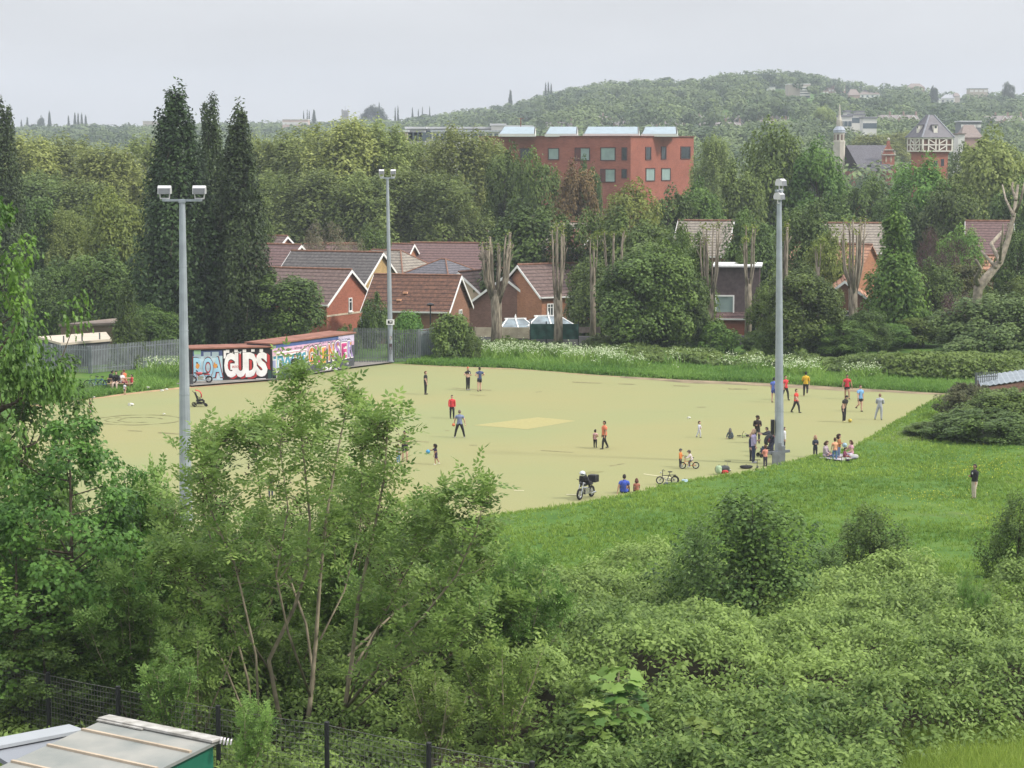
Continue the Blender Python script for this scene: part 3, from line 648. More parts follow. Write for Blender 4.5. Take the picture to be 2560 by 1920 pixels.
def steel_panel():
    a = Vector(gpt(1046, 897)); b = Vector(gpt(1114, 888)); r = thing('steel_panel', 'open grey steel gate leaf with close vertical pales right of the mast', 'gate', a)
    d = b - a; d.z = 0; L = d.length; rz = math.atan2(d.y, d.x); h = 2.3; m = MB(); fr = MB()
    k = 15
    for i in range(k): m.box(d * ((i + .5) / k) + Vector((0, 0, h / 2)), (L / k * .8, .03, h - .2), rz)
    for z in (.1, h - .35, h): fr.bar(Vector((0, 0, z)), d + Vector((0, 0, z)), .07, .08)
    for t in (0, .5, 1): fr.box(d * t + Vector((0, 0, h / 2)), (.1, .09, h + .1), rz)
    m.build('pales', mat('steel_bluegrey', (.21, .25, .26), .6), r); fr.build('gate_frame', STEEL, r)
steel_panel()
def board_fence(label, p0, p1, h, m, name='garden_fence', z0=None, rows=4):
    a = Vector(p0); b = Vector(p1); r = thing(name, label, 'fence', a); d = b - a; d.z = 0; L = d.length; rz = math.atan2(d.y, d.x); mb = MB(); ps = MB()
    for i in range(rows): mb.box(d * .5 + Vector((0, 0, h * (i + .5) / rows)), (L, .05 + .012 * (i % 2), h / rows * .96), rz)
    n = max(1, int(L / 1.9))
    for i in range(n + 1): ps = MB(); ps.box(d * (i / n) + Vector((0, .09, h / 2)), (.12, .12, h + .08), rz); ps.build('post', m, r)
    mb.build('boards', m, r)
TIMB = mat('weathered_boards', (.36, .31, .235), .9, .2, 1.5); DKWALL = mat('grey_block_wall', (.13, .125, .14), .9, .3, 1.0)
def atY(px, py, Y): p = at_y(px, py, Y); return (p.x, p.y, p.z)
board_fence('weathered horizontal board fence behind the first pollard', atY(1188, 846, 197), atY(1322, 848, 197), .95, TIMB)
board_fence('dark low garden fence right of the green netting', atY(1440, 832, 199), atY(1500, 834, 199), .5, mat('dark_boards', (.12, .10, .085), .9, .3))
mbw = MB(); pw = at_y(1180, 875, 197); pe = at_y(2250, 862, 199); 
wl = thing('block_wall', 'low dark block wall behind the cow parsley bank', 'wall', (pw.x, pw.y, -.6))
mbw.bar((0, 0, .75), (pe.x - pw.x, pe.y - pw.y, .75), .3, 1.5); mbw.build('wall', DKWALL, wl)
# green debris netting
def netting():
    a = Vector(atY(1326, 845, 195.5)); b = Vector(atY(1446, 845, 195.5)); r = thing('green_netting', 'dark green netting hung between posts in front of the conservatory', 'netting', a)
    d = b - a; n = 24; rg = np.random.default_rng(3); V = []; Fc = []
    for i in range(n + 1):
        for j in range(5): V.append(d * (i / n) + Vector((0, -.12 * math.sin(i * 1.3 + j) * .5 + rg.normal() * .02, 1.3 * j / 4 - .1)))
    for i in range(n):
        for j in range(4): q = i * 5 + j; Fc.append((q, q + 5, q + 6, q + 1))
    mb = MB(); mb.add(V, Fc); mb.build('net', mat('net_green', (.018, .06, .048), .8, .35, 2.0), r, True)
    for t in (0, .33, .66, 1): ps = MB(); ps.box(d * t + Vector((0, .15, .4)), (.1, .1, 2.0)); ps.build('post', BLACK, r)
netting()
def lamp_post():
    p = at_y(1076, 758, 200); g = gz1(p.x, p.y); r = thing('street_lamp', 'slim black street lamp in front of the mossy-roofed house', 'street lamp', (p.x, p.y, g)); H = p.z - g
    m = MB(); m.tube([(0, 0, 0), (0, 0, H * .3), (0, 0, H - .2)], [.09, .07, .05], 8); m.build('post', BLACK, r); h = MB(); h.lathe([(.08, 0), (.3, .05), (.34, .16), (.1, .28)], (0, 0, H - .25), 12); h.build('lamp_head', BLACK, r)
lamp_post()

# ---------------------------------------------------------------- compound at the left: flat white roof, brown shed
def flat_building(label, corners, z_roof, wallm, roofm, name, g=0.0, edge=None, roof_t=.18, ov=.15):
    """corners: world xy of the plan"""
    c = Vector((sum(p[0] for p in corners) / len(corners), sum(p[1] for p in corners) / len(corners), g)); r = thing(name, label, 'building', c)
    P = [(p[0] - c.x, p[1] - c.y) for p in corners]; mb = MB(); mb.prism(P, z_roof - g); mb.build('wall', wallm, r)
    Q = [(p[0] * (1 + ov / 3), p[1] * (1 + ov / 3)) for p in P]; rb = MB(); rb.prism(Q, roof_t, Matrix.Translation((0, 0, z_roof - g + .004))); rb.build('roof', roofm, r)
    return r
def XY(px, py, z): p = at_z(px, py, z); return (p.x, p.y)
FELT = mat('felt_cream', (.48, .42, .34), .85, .08, .6)
w1 = flat_building('flat cream-roofed hut inside the left palisade compound', [XY(155, 863, 1.9), XY(275, 853, 1.9), XY(262, 836, 1.9), XY(100, 847, 1.9)], 1.9, mat('hut_wall', (.075, .078, .085), .9), FELT, 'hut')
flat_building('brown brick flat-roofed shed behind the palisade compound', [XY(152, 816, 2.1), XY(300, 812, 2.1), XY(300, 800, 2.1), XY(268, 803, 2.1)], 2.1, brickmat('brick_shed', (.17, .125, .085)), mat('felt_old', (.22, .175, .145), .9, .25, .8), 'brick_shed')
for q in (160, 206, 250):
    tr = MB()
    pp = Vector((*XY(q, 862 - (q - 160) * .09, 1.9), 1.9)); tr.box(pp - w1.location + Vector((0, -.1, .3)), (.1, .1, .8)); tr.build('roof_bracket', STEELD, w1)

# ---------------------------------------------------------------- graffiti garages
def text_mesh(txt, size, offset, extrude=.0, shear=0.0):
    cu = bpy.data.curves.new('t', 'FONT'); cu.body = txt; cu.size = size; cu.offset = offset; cu.extrude = extrude; cu.shear = shear; cu.resolution_u = 3
    o = bpy.data.objects.new('t', cu); COL.objects.link(o); dg = bpy.context.evaluated_depsgraph_get(); me = bpy.data.meshes.new_from_object(o.evaluated_get(dg))
    bpy.data.objects.remove(o); bpy.data.curves.remove(cu); return me
def paint(name, c, v=.12): return mat('paint_' + name, c, .8, v, 1.6)
PW, PK, PR_, PB = paint('white', (.72, .70, .70)), paint('black', (.018, .016, .018)), paint('red', (.42, .035, .035)), paint('sky', (.30, .50, .62))
def spray(parent, txt, m, x, z, w, h, layer, fat=0.0, shear=0.0, label=None):
    """lettering painted on the wall front: x along the wall, z up, squeezed into w by h"""
    if fat > .03 and len(txt) > 1:                       # fat letters overlap: each on its own thin coat
        lw_ = w / len(txt)
        for i, c_ in enumerate(txt): o_ = spray(parent, c_, m, x + lw_ * i - lw_ * .04, z, lw_ * 1.08, h, layer + .3 * (i % 2), fat, shear)
        return o_
    me = text_mesh(txt, 1.0, fat, 0, shear); co = np.zeros(len(me.vertices) * 3); me.vertices.foreach_get('co', co); co = co.reshape(-1, 3)
    lo, hi = co.min(0), co.max(0); s = np.array([w / (hi[0] - lo[0]), h / (hi[1] - lo[1])])
    P = np.stack([x + (co[:, 0] - lo[0]) * s[0], np.full(len(co), -.004 * layer), z + (co[:, 1] - lo[1]) * s[1]], 1)
    me.vertices.foreach_set('co', P.astype(np.float32).ravel()); me.materials.clear(); me.materials.append(m); me.update()
    return link('graffiti', me, parent)
def blob(parent, m, x, z, w, h, layer, seed, k=14, rough=.18):
    rg = np.random.default_rng(seed); V = []
    for i in range(k):
        t = 2 * math.pi * i / k; q = 1 + rg.normal() * rough; V.append((x + w / 2 * q * math.cos(t), -.004 * layer, z + h / 2 * q * math.sin(t)))
    mb = MB(); mb.add(V, [tuple(range(k))]); return mb.build('graffiti', m, parent)
def rect(parent, m, x0, z0, x1, z1, layer):
    mb = MB(); y = -.004 * layer; mb.add([(x0, y, z0), (x1, y, z0), (x1, y, z1), (x0, y, z1)], [(0, 1, 2, 3)]); return mb.build('graffiti', m, parent)
def garage(label, p0, p1, h, depth, wallm, z_back):
    a = Vector((*p0, 0)); b = Vector((*p1, 0)); d = b - a; L = d.length; r = thing('garage', label, 'garage', a, math.atan2(d.y, d.x))
    mb = MB(); mb.add([(0, 0, 0), (L, 0, 0), (L, depth, 0), (0, depth, 0), (0, 0, h), (L, 0, h), (L, depth, z_back), (0, depth, z_back)], [(0, 3, 2, 1), (4, 5, 6, 7), (0, 1, 5, 4), (1, 2, 6, 5), (2, 3, 7, 6), (3, 0, 4, 7)]); mb.build('wall', wallm, r)
    rb = MB(); o = .12; t = .1
    A = [(-o, -o, h + .01), (L + o, -o, h + .01), (L + o, depth + o, z_back + .01), (-o, depth + o, z_back + .01)]; rb.add(A + [(p[0], p[1], p[2] + t) for p in A], [(0, 3, 2, 1), (4, 5, 6, 7), (0, 1, 5, 4), (1, 2, 6, 5), (2, 3, 7, 6), (3, 0, 4, 7)])
    rb.build('roof', mat('roof_rust', (.23, .105, .075), .9, .25, 1.2), r); return r, L
g1, L1 = garage('left garage painted black with big white bubble letters', XY(479, 957, 0), XY(680, 951, 0), 2.42, 2.2, PK, 2.44)
rect(g1, paint('pale_blue', (.36, .47, .52), .25), .1, .12, L1 * .385, 1.9, 1); rect(g1, paint('navy', (.06, .08, .18)), .12, 1.9, L1 * .385, 2.3, 1)
for i, q in enumerate((.2, .9, 1.5)): rect(g1, paint('grey_blue', (.30, .38, .42)), q, 1.75, q + .5, 2.2, 2)
rect(g1, paint('mint', (.25, .42, .25)), .2, 2.05, .7, 2.35, 3)
spray(g1, 'ROA', PR_, .12, .28, L1 * .37, 1.6, 2, .09); spray(g1, 'ROA', PK, .14, .3, L1 * .362, 1.56, 3, .06); spray(g1, 'ROA', PB, .18, .35, L1 * .348, 1.46, 4, .035)
blob(g1, paint('orange', (.55, .25, .06)), .45, 1.2, .28, .4, 5, 1); blob(g1, paint('orange', (0, 0, 0)), 1.75, 1.2, .3, .4, 5, 2)
xg = L1 * .41; wg = L1 * .53
spray(g1, 'GUDS', PR_, xg + .1, .18, wg + .12, 1.85, 2, .10); spray(g1, 'GUDS', PK, xg - .02, .26, wg + .05, 1.86, 3, .085); spray(g1, 'GUDS', PW, xg, .30, wg, 1.8, 4, .06)
spray(g1, 'BOOM', PR_, xg + .55, 1.0, .62, .16, 6, .01, .2)
for i in range(5): rect(g1, PW, xg + .1 + i * .62, 2.1 + .04 * (i % 2), xg + .36 + i * .62, 2.33, 2)
spray(g1, 'LUM', PW, L1 * .40 + .6, 1.98, .7, .2, 3, .0, .3); rect(g1, PW, L1 * .40, 1.7, L1 * .43, 2.28, 3)
rect(g1, paint('dkgreen', (.025, .06, .05)), L1 * .95, .1, L1 - .03, .75, 2); rect(g1, PW, L1 * .8, .06, L1 * .92, .17, 2)
g2, L2 = garage('right garage covered in pink, blue and orange graffiti lettering', XY(681, 951, 0), XY(886, 918, 0), 2.62, 2.2, mat('paint_slate', (.075, .08, .10), .85, .3, 1.2), 2.64)
rect(g2, paint('pink', (.55, .34, .47), .15), .03, 1.75, L2 - .03, 2.32, 1); rect(g2, paint('blue', (.07, .11, .27)), .03, 2.32, L2 * .8, 2.58, 1); rect(g2, paint('lilac', (.52, .47, .62)), L2 * .8, 2.05, L2 - .03, 2.58, 2)
rect(g2, paint('lilac2', (.28, .30, .46)), .05, .75, L2 * .42, 1.75, 1); rect(g2, paint('greenbase', (.06, .10, .085)), .05, .05, L2 * .42, .55, 1)
for i in range(6): rect(g2, paint('salmon', (.55, .27, .25)), .1 + i * .62, 1.5 + .1 * (i % 2), .45 + i * .62, 1.85, 2)
spray(g2, 'TWTS', PW, .08, .6, L2 * .41, 1.2, 3, .08); spray(g2, 'TWTS', paint('teal', (.07, .27, .38)), .14, .66, L2 * .395, 1.08, 4, .03)
rect(g2, paint('slate2', (.11, .13, .16)), L2 * .08, .6, L2 * .40, .95, 5)
spray(g2, 'esy my slag trick', PK, L2 * .05, 2.02, L2 * .45, .2, 3, .0); spray(g2, 'Fandy Noize', paint('navy', (0, 0, 0)), L2 * .56, 2.12, L2 * .38, .3, 3, .0, .25)
letters = 'GUINSER'; cols = [(.50, .20, .05), (.40, .06, .20), (.55, .28, .05), (.45, .16, .05), (.30, .16, .36), (.50, .06, .22), (.32, .24, .48)]
lw = L2 * .57 / len(letters)
for i, ch in enumerate(letters):
    x0 = L2 * .42 + i * lw; hh = 1.42 + .10 * math.sin(i * 2.1); z0 = .62 + .03 * i + .05 * math.cos(i * 1.7); ww = lw * (.95 if ch != 'I' else .7)
    spray(g2, ch, PK, x0 - .02, z0 - .05, ww + .08, hh + .1, 4, .14); spray(g2, ch, PW, x0, z0, ww, hh, 6, .10)
    spray(g2, ch, paint('letter%d' % i, cols[i], .5), x0 + .05, z0 + .08, ww - .1, hh - .16, 8, .045)
    blob(g2, PK, x0 + lw * .45, z0 + hh * .35, .16, .3, 9, 30 + i); blob(g2, paint('letterb%d' % i, cols[(i + 3) % 7], .3), x0 + lw * .5, z0 + hh * .78, .2, .26, 10, 50 + i)
rect(g2, paint('dirty', (.07, .075, .08)), L2 * .44, .05, L2 - .03, .55, 2)
spray(g2, 'ESGKO2', PW, L2 * .60, .12, L2 * .2, .34, 4, .04); spray(g2, 'ODS', PW, L2 * .9, .3, .3, .14, 4, .02)

# ---------------------------------------------------------------- red brick school building
def school():
    ob = brickmat('brick_school', (.275, .090, .060), None, .9)
    C = at_y(1577, 341, 390); th = math.radians(22); u = Vector((-math.cos(th), math.sin(th), 0)); v = Vector((math.cos(math.radians(52)), math.sin(math.radians(52)), 0))
    # plan: corner, right end, back, left end ; u runs along the long left face, v along the right face
    Lu, Lv = 27.5, 19.0; H = C.z - 0.0
    r = thing('school_building', 'red brick block with deep windows and white sawtooth skylights above the trees', 'building', (C.x, C.y, 0))
    P = [Vector((0, 0, 0)), v * Lv, v * Lv + u * Lu, u * Lu]; mb = MB(); mb.prism([(p.x, p.y) for p in P], H); mb.build('wall', ob, r)
    cp = MB()
    for a, b in ((P[0], P[1]), (P[3], P[0])): cp.bar(a + Vector((0, 0, H + .06)), b + Vector((0, 0, H + .06)), .5, .12)
    cp.build('coping', mat('coping_dark', (.16, .06, .045), .8), r)
    k = F / 390.0
    nu = Vector((-u.y, u.x, 0)); nu = nu if nu.y < 0 else -nu; nv = Vector((v.y, -v.x, 0))
    def win(face, px0, px1, py0, py1, blind, solid=0.0):
        d, n = (u, nu) if face == 'u' else (v, nv)
        def along(px):
            rr = ray(px, 400); den = rr.x * d.y - rr.y * d.x; q = (rr.x * (C.y) - rr.y * (C.x)); return -q / den if den else 0
        a0, a1 = along(px0), along(px1)
        if a0 > a1: a0, a1 = a1, a0
        mid = d * ((a0 + a1) / 2); Yw = C.y + mid.y; zt = at_y(px0, py0, Yw).z; zb = at_y(px0, py1, Yw).z; w = a1 - a0; h = zt - zb; M = Matrix((d, n, Vector((0, 0, 1)))).transposed(); c = mid + Vector((0, 0, (zt + zb) / 2))
        o = MB(); t = .14
        for s in (-1, 1): o.box(c + d * s * (w / 2 - t / 2) + n * .05, (t, .14, h), 0, 0, M); o.box(c + Vector((0, 0, s * (h / 2 - t / 2))) + n * .05, (w - 2 * t, .14, t), 0, 0, M)
        fo = o.build('window', mat('window_reveal', (.07, .03, .028), .7), r)
        g = MB(); g.box(c + n * .02, (w - 2 * t, .03, h - 2 * t), 0, 0, M); g.build('pane', BLIND if blind else GLASS, fo)
        if solid:
            q = MB(); q.box(c + d * (w * (.5 - solid / 2) - t) + n * .035, (w * solid, .04, h - 2 * t), 0, 0, M); q.build('panel', mat('panel_dark', (.10, .035, .03), .7), fo)
    for f in [('u', 1437, 1475, 369, 402, True, .35), ('u', 1501, 1539, 368, 402, True), ('u', 1554, 1568, 368, 401, False), ('u', 1501, 1539, 422, 456, True, .3), ('u', 1554, 1568, 422, 446, False), ('u', 1300, 1330, 370, 400, False), ('u', 1370, 1398, 370, 400, True),
              ('v', 1613, 1627, 367, 400, False), ('v', 1652, 1665, 366, 399, False), ('v', 1701, 1725, 366, 398, False), ('v', 1614, 1637, 420, 453, True), ('v', 1653, 1676, 420, 452, True)]: win(*f)
    for px0, px1, d_ in [(1246, 1340, 2.0), (1362, 1446, 2.0), (1458, 1600, 2.0), (1603, 1696, 3.0)]:
        a = at_y(px0, 341, C.y + 3.5 + d_ * .5) - Vector((C.x, C.y, 0)); b = at_y(px1, 341, C.y + 3.5 + d_ * .5) - Vector((C.x, C.y, 0)); a.z = b.z = H
        sk = MB(); w = b.x - a.x; dep = 4.5; h0, h1 = .45, 1.7; o = .9
        V = [(0, 0, 0), (w, 0, 0), (w, dep, 0), (0, dep, 0), (0, 0, h0), (w - .2, 0, h0), (w, dep, h1), (o, dep, h1)]
        sk.add([Vector(q) + a for q in V], [(0, 3, 2, 1), (0, 1, 5, 4), (1, 2, 6, 5), (2, 3, 7, 6), (3, 0, 4, 7)]); so_ = sk.build('skylight', mat('skylight_white', (.52, .52, .50), .6, .04), r)
        gl = MB(); gl.add([Vector(q) + a + Vector((0, -.0, .02)) for q in ((.15, .05, h0), (w - .35, .05, h0), (w - .2, dep - .1, h1 - .02), (o + .1, dep - .1, h1 - .02))], [(0, 1, 2, 3)]); gl.build('pane', mat('skylight_glass', (.22, .29, .33), .3, .12, .9, spec=.4), so_)
    rr = MB(); q = at_y(1302, 330, 415) - r.location; rr.box((q.x, q.y, H + .8), (.7, .7, 1.6)); rr.tube([(q.x, q.y, H + 1), (q.x, q.y, H + 3.4)], .08, 5); rr.bar((q.x - .5, q.y, H + 3.3), (q.x + .5, q.y, H + 3.3), .06); rr.build('chimney', mat('chimney_rust', (.2, .07, .05)), r)
school()
def block(label, px0, px1, y_top, Y, z0, wallm, depth=12.0, rz=0.0, roof=None, wins=None, name='building', cat='building', flat=True, roof_h=.4, ybot=None):
    """a simple building seen between px0..px1 with its eaves at y_top"""
    a = at_y(px0, y_top, Y); b = at_y(px1, y_top, Y); w = b.x - a.x; r = thing(name, label, cat, ((a.x + b.x) / 2, Y, z0), rz); H = a.z - z0
    mb = MB(); mb.box((0, depth / 2, H / 2), (w, depth, H)); mb.build('wall', wallm, r); rb = MB()
    if flat: rb.box((0, depth / 2, H + roof_h / 2 + .01), (w + .6, depth + .6, roof_h))
    else:
        rb.add([(-w / 2 - .3, -.3, H), (w / 2 + .3, -.3, H), (w / 2 + .3, depth + .3, H), (-w / 2 - .3, depth + .3, H), (-w / 2 + min(w * .25, depth * .4), depth / 2, H + roof_h), (w / 2 - min(w * .25, depth * .4), depth / 2, H + roof_h)],
               [(0, 1, 5, 4), (1, 2, 5), (2, 3, 4, 5), (3, 0, 4), (0, 3, 2, 1)])
    rb.build('roof', roof or mat('roof_grey', (.3, .31, .33), .8), r)
    if wins:
        nx, rows, zs, ww, hh, m = wins
        for j in range(rows):
            for i in range(nx):
                o = MB(); o.box((-w / 2 + w * (i + .5) / nx, -.02, zs[j] if hasattr(zs, '__len__') else H - zs * (j + .6)), (ww, .08, hh)); o.build('window', m, r)
    return r
mat('roof_grey', (.3, .31, .33), .8); GREYW = mat('cladding_grey', (.34, .35, .36), .7, .08, .3); PALEW = mat('render_white', (.62, .61, .58), .85, .08, .3); LGREY = mat('roof_pale', (.5, .51, .53), .7, .06, .2); DGL = mat('glazing_far', (.10, .13, .15), .3, .1, .3)
block('long low modern building with pale flat roof behind the plane trees', 1040, 1250, 322, 480, 0, GREYW, 14, 0, LGREY, (10, 1, 2.0, 1.2, 1.6, DGL), 'college_building')
block('upper white storey of the modern building left of the brick block', 1080, 1310, 330, 465, 0, PALEW, 8, 0, mat('roof_zinc', (.36, .38, .42), .6), (12, 1, 1.6, 1.1, 1.3, DGL), 'college_building')
block('beige end block of the modern building beside the plane trees', 994, 1018, 330, 470, 0, mat('beige_panel', (.42, .36, .29), .9), 8, 0, LGREY, None, 'college_building')
block('grey glazed block next to the beige end block', 1016, 1062, 322, 474, 0, GREYW, 10, 0, LGREY, (4, 2, 2.6, 1.6, 1.7, DGL), 'college_building')
block('white rooftop plant room above the modern building', 1228, 1262, 314, 478, 14, PALEW, 6, 0, LGREY, None, 'plant_room')
block('dark flat roofed wing right of the white plant room', 1262, 1330, 318, 500, 0, mat('cladding_dark', (.16, .17, .18), .7), 8, 0, LGREY, None, 'college_building')
block('low red brick wing with glass roof hidden among the plane trees', 955, 1048, 402, 320, 0, brickmat('brick_school', (0, 0, 0)), 12, 0, mat('glass_roof2', (.45, .5, .5), .4, .3, .4), (4, 1, 3.0, 1.6, 2.0, BLIND), 'school_wing')
# church: white lantern spire, slate roof, ornate gable
def church():
    Y = 560; p = at_y(2098, 350, Y); s = Y / F; STN = mat('stone_white', (.44, .41, .35), .85, .12, .5); LEAD = mat('lead_grey', (.30, .33, .38), .6, .1, .5)
    r = thing('church', 'church with white lantern spire, long slate roof and ornate red gable', 'church', (p.x, Y, 0)); z0 = p.z; m = MB()
    R = 13.5 * s; m.lathe([(R * 1.1, z0 - 12.00), (R * 1.1, z0 - 1.00), (R * 1.15, z0 - 0.30), (R, z0 - 0.20), (R, z0 + 1.64), (R * 1.12, z0 + 1.75)], (0, 0, 0), 8); m.build('lantern', STN, r)
    d = MB(); d.lathe([(R * 1.14, z0 + 1.75), (R * 1.1, z0 + 2.23), (R * 1.18, z0 + 2.33), (R * .95, z0 + 2.76), (R * .6, z0 + 3.23), (R * .5, z0 + 3.34)], (0, 0, 0), 10); d.build('dome', LEAD, r)
    t = MB(); t.lathe([(R * .52, z0 + 3.34), (R * .42, z0 + 4.56), (R * .46, z0 + 4.66), (R * .2, z0 + 5.94), (R * .22, z0 + 6.10), (R * .10, z0 + 8.06), (R * .03, z0 + 8.59)], (0, 0, 0), 8)
    for k in range(8): a = k * math.pi / 4; t.box((math.cos(a) * R * .5, math.sin(a) * R * .5, z0 + 3.87), (.18, .18, 1.2), a)
    t.build('spire', STN, r)
    w = MB()
    for k in range(8):
        a = k * math.pi / 4 + math.pi / 8; c = Vector((math.cos(a), math.sin(a), 0)) * R * .925; w.box(c + Vector((0, 0, z0 + 0.64)), (.05, R * .36, 1.35), a)
    w.build('window', mat('louvre_dark', (.12, .075, .055), .8), r)
    q0 = at_y(2115, 363, Y + 2) - r.location; q1 = at_y(2216, 363, Y + 2) - r.location; b0 = at_y(2190, 428, Y - 9) - r.location; rf = MB(); zt = q0.z; zb = b0.z; y0 = 2; yf = -9
    rf.add([(q0.x, y0, zt), (q1.x, y0, zt), (q1.x - .5, yf, zb), (q0.x + 2, yf, zb), (q1.x, y0 + 11, zb), (q0.x, y0 + 11, zb)], [(3, 2, 1, 0), (0, 1, 4, 5)]); rf.build('roof', T_SLATE, r)
    wl_ = MB(); wl_.box(((q0.x + q1.x) / 2, 2, zb / 2 - .1), (q1.x - q0.x - .4, 20, zb - .2)); wl_.build('wall', RED, r)
    g = at_y(2222, 352, Y - 6) - r.location; gb = MB(); k = s
    pr = [(-26, -78), (20, -78), (19, -66), (15, -60), (15, -34), (11, -28), (10, -22), (4, -12), (3, 0), (-3, 0), (-4, -12), (-10, -22), (-11, -28), (-15, -34), (-15, -56), (-21, -66)]
    M = Matrix.Translation((g.x, g.y, g.z)) @ Matrix.Rotation(math.pi / 2, 4, 'X'); gb.prism([(a * k, b * k) for a, b in pr], -1.2, M); ga = gb.build('gable', RED, r)
    tm = MB()
    for yy, ww in ((-60, 36), (-34, 34), (-22, 24)): tm.box((g.x, g.y - .15, g.z + yy * k), (ww * k, .5, 2.2 * k))
    for xx, zz in ((-16, -34), (16, -34), (-21, -58)): tm.lathe([(.12, 0), (.2, .15), (.08, .4), (.16, .6), (.02, .95)], (g.x + xx * k, g.y + .4, g.z + zz * k), 6)
    tm.ball((g.x, g.y + .3, g.z + .4), .35, 8, 5); tm.build('stone_trim', STN, ga)
    wn = MB()
    for xx in (-6, 6): wn.ball((g.x + xx * k, g.y - .02, g.z - 46 * k), (2.6 * k, .08, 7.5 * k), 10, 6)
    wn.build('window', mat('window_stone', (.42, .33, .24), .8), ga)
church()
def tower():
    Y = 430; s = Y / F; c = at_y(2332, 352, Y); r = thing('water_tower', 'half-timbered tower with slate pyramid roof on a red brick shaft', 'tower', (c.x, Y + 3, 0), .30); z = c.z; w = 40 * s
    SL = mat('slate_purple', (.095, .09, .105), .55, .2, .9, spec=.5); WT = mat('timber_white', (.66, .62, .57), .7, .06); IN = mat('infill_brown', (.13, .075, .06), .9, .15)
    sh = MB(); q = w * .84; zs = at_y(2332, 379, Y).z; sh.box((0, 0, (zs - .3) / 2), (2 * q, 2 * q, zs - .3)); sh.box((0, 0, zs - .16), (2 * q + .3, 2 * q + .3, .3)); sh.build('shaft', RED, r)
    b = MB(); zb = at_y(2332, 379, Y).z; zt = at_y(2332, 345, Y).z; b.box((0, 0, (zb + zt) / 2), (2 * w, 2 * w, zt - zb)); band = b.build('timber_storey', IN, r)
    t = MB()
    for f in range(4):
        M = Matrix.Rotation(f * math.pi / 2, 3, 'Z')
        def bx(u, zz, ww, hh, rot=0):
            R_ = M @ Matrix.Rotation(rot, 3, 'Y'); t.box(M @ Vector((u, -w - .06, zz)), (ww, .22, hh), 0, 0, R_)
        for zz in (zb + .1, (zb + zt) / 2, zt - .1): bx(0, zz, 2 * w + .2, .2)
        for u in (-w, -w * .62, -w * .12, w * .12, w * .62, w): bx(u, (zb + zt) / 2, .22, zt - zb - .1)
        for s_ in (-1, 1):
            for zz in (zb + (zt - zb) * .27, zb + (zt - zb) * .74): bx(s_ * w * .37, zz, w * .6, .16, -s_ * .52)
    t.build('timber_frame', WT, band)
    ro = MB(); o = w * 1.12; zr = zt + .1; za = at_y(2332, 287, Y).z; tw = w * .17
    ro.add([(-o, -o, zr), (o, -o, zr), (o, o, zr), (-o, o, zr), (-tw, -tw, za), (tw, -tw, za), (tw, tw, za), (-tw, tw, za)], [(0, 1, 5, 4), (1, 2, 6, 5), (2, 3, 7, 6), (3, 0, 4, 7), (4, 5, 6, 7), (0, 3, 2, 1)])
    rf = ro.build('roof', SL, r); hp = MB()
    for a in (-1, 1):
        for b2 in (-1, 1): hp.tube([(a * o, b2 * o, zr), (a * tw, b2 * tw, za)], .16, 5)
    hp.build('hip_ridge', mat('lead_pale', (.22, .23, .26), .5), rf)
    for f in range(4):
        M = Matrix.Rotation(f * math.pi / 2, 3, 'Z'); d = MB(); uu = w * .15 if f else -w * .1; yy = -o * .80; zz = zr + .55
        d.box(M @ Vector((uu, yy + .5, zz + 1.0)), (.75, 1.3, 1.4), 0, 0, M); do = d.build('dormer', WT, rf)
        dd = MB(); dd.box(M @ Vector((uu, yy - .17, zz + 1.35)), (.4, .06, .4), 0, 0, M); dd.build('window', GLASS, do)
        dr = MB(); dr.box(M @ Vector((uu, yy + .7, zz + 1.76)), (1.0, 2.0, .12), 0, 0, M); dr.build('roof', SL, do)
    wn = MB(); wn.box((0, -q - .02, zs - 2.2), (.7, .1, 1.1)); wn.box((q * .55, -q - .02, zs - 2.0), (.6, .1, 1.3)); wn.build('window', GLASS, r)
tower()
# far buildings on the hill
PINK = mat('brick_far_pink', (.34, .22, .18), .9, .1, .2); BEI = mat('panel_far', (.42, .36, .31), .9, .1, .1)
def hb_(px, Y): p = at_y(px, 300, Y); return gz1(p.x, Y) - 2
block('grey slab tower block with white balcony bands on the wooded hill', 1970, 2026, 211, hill_Y(1998, 243), hb_(1998, hill_Y(1998, 243)), BEI, 14, 0, mat('roof_white_far', (.7, .7, .7), .8), None, 'tower_block')
r_ = bpy.data.objects['tower_block']
for i in range(4):
    a = at_y(2000, 218 + 6.5 * i, r_.location.y); b = at_y(2025, 218 + 6.5 * i, r_.location.y); o = MB(); o.box(((a.x + b.x) / 2 - r_.location.x, -.5, a.z - r_.location.z), (b.x - a.x, 1.0, .8)); o.build('balcony', PALEW, r_)
    o = MB(); o.box(((a.x + b.x) / 2 - r_.location.x, -.06, a.z - r_.location.z - .9), (b.x - a.x - .4, .2, .85)); o.build('window', DGL, r_)
for i in range(4):
    block(['lowest step of the terraced brick flats climbing the hill', 'second step of the terraced brick flats on the hill', 'third step of the terraced brick flats on the hill', 'highest step of the terraced brick flats on the hill'][i],
          2056 + 14 * i, 2072 + 14 * i, 226 - 5.5 * i, hill_Y(2080, 236) + 8 * i, hb_(2080, hill_Y(2080, 236)), PINK, 10, 0, mat('roof_brown_far', (.2, .16, .14)), (2, 2, 2.6, 1.6, 1.4, PALEW), 'stepped_flats')
block('white house with long brown roof below the hill crest', 2150, 2200, 236, hill_Y(2170, 246), hb_(2170, hill_Y(2170, 246)), PALEW, 12, 0, mat('roof_brown_far', (0, 0, 0)), (4, 1, 2.2, 1.4, 1.4, DGL), 'villa', 'house', False, 3.5)
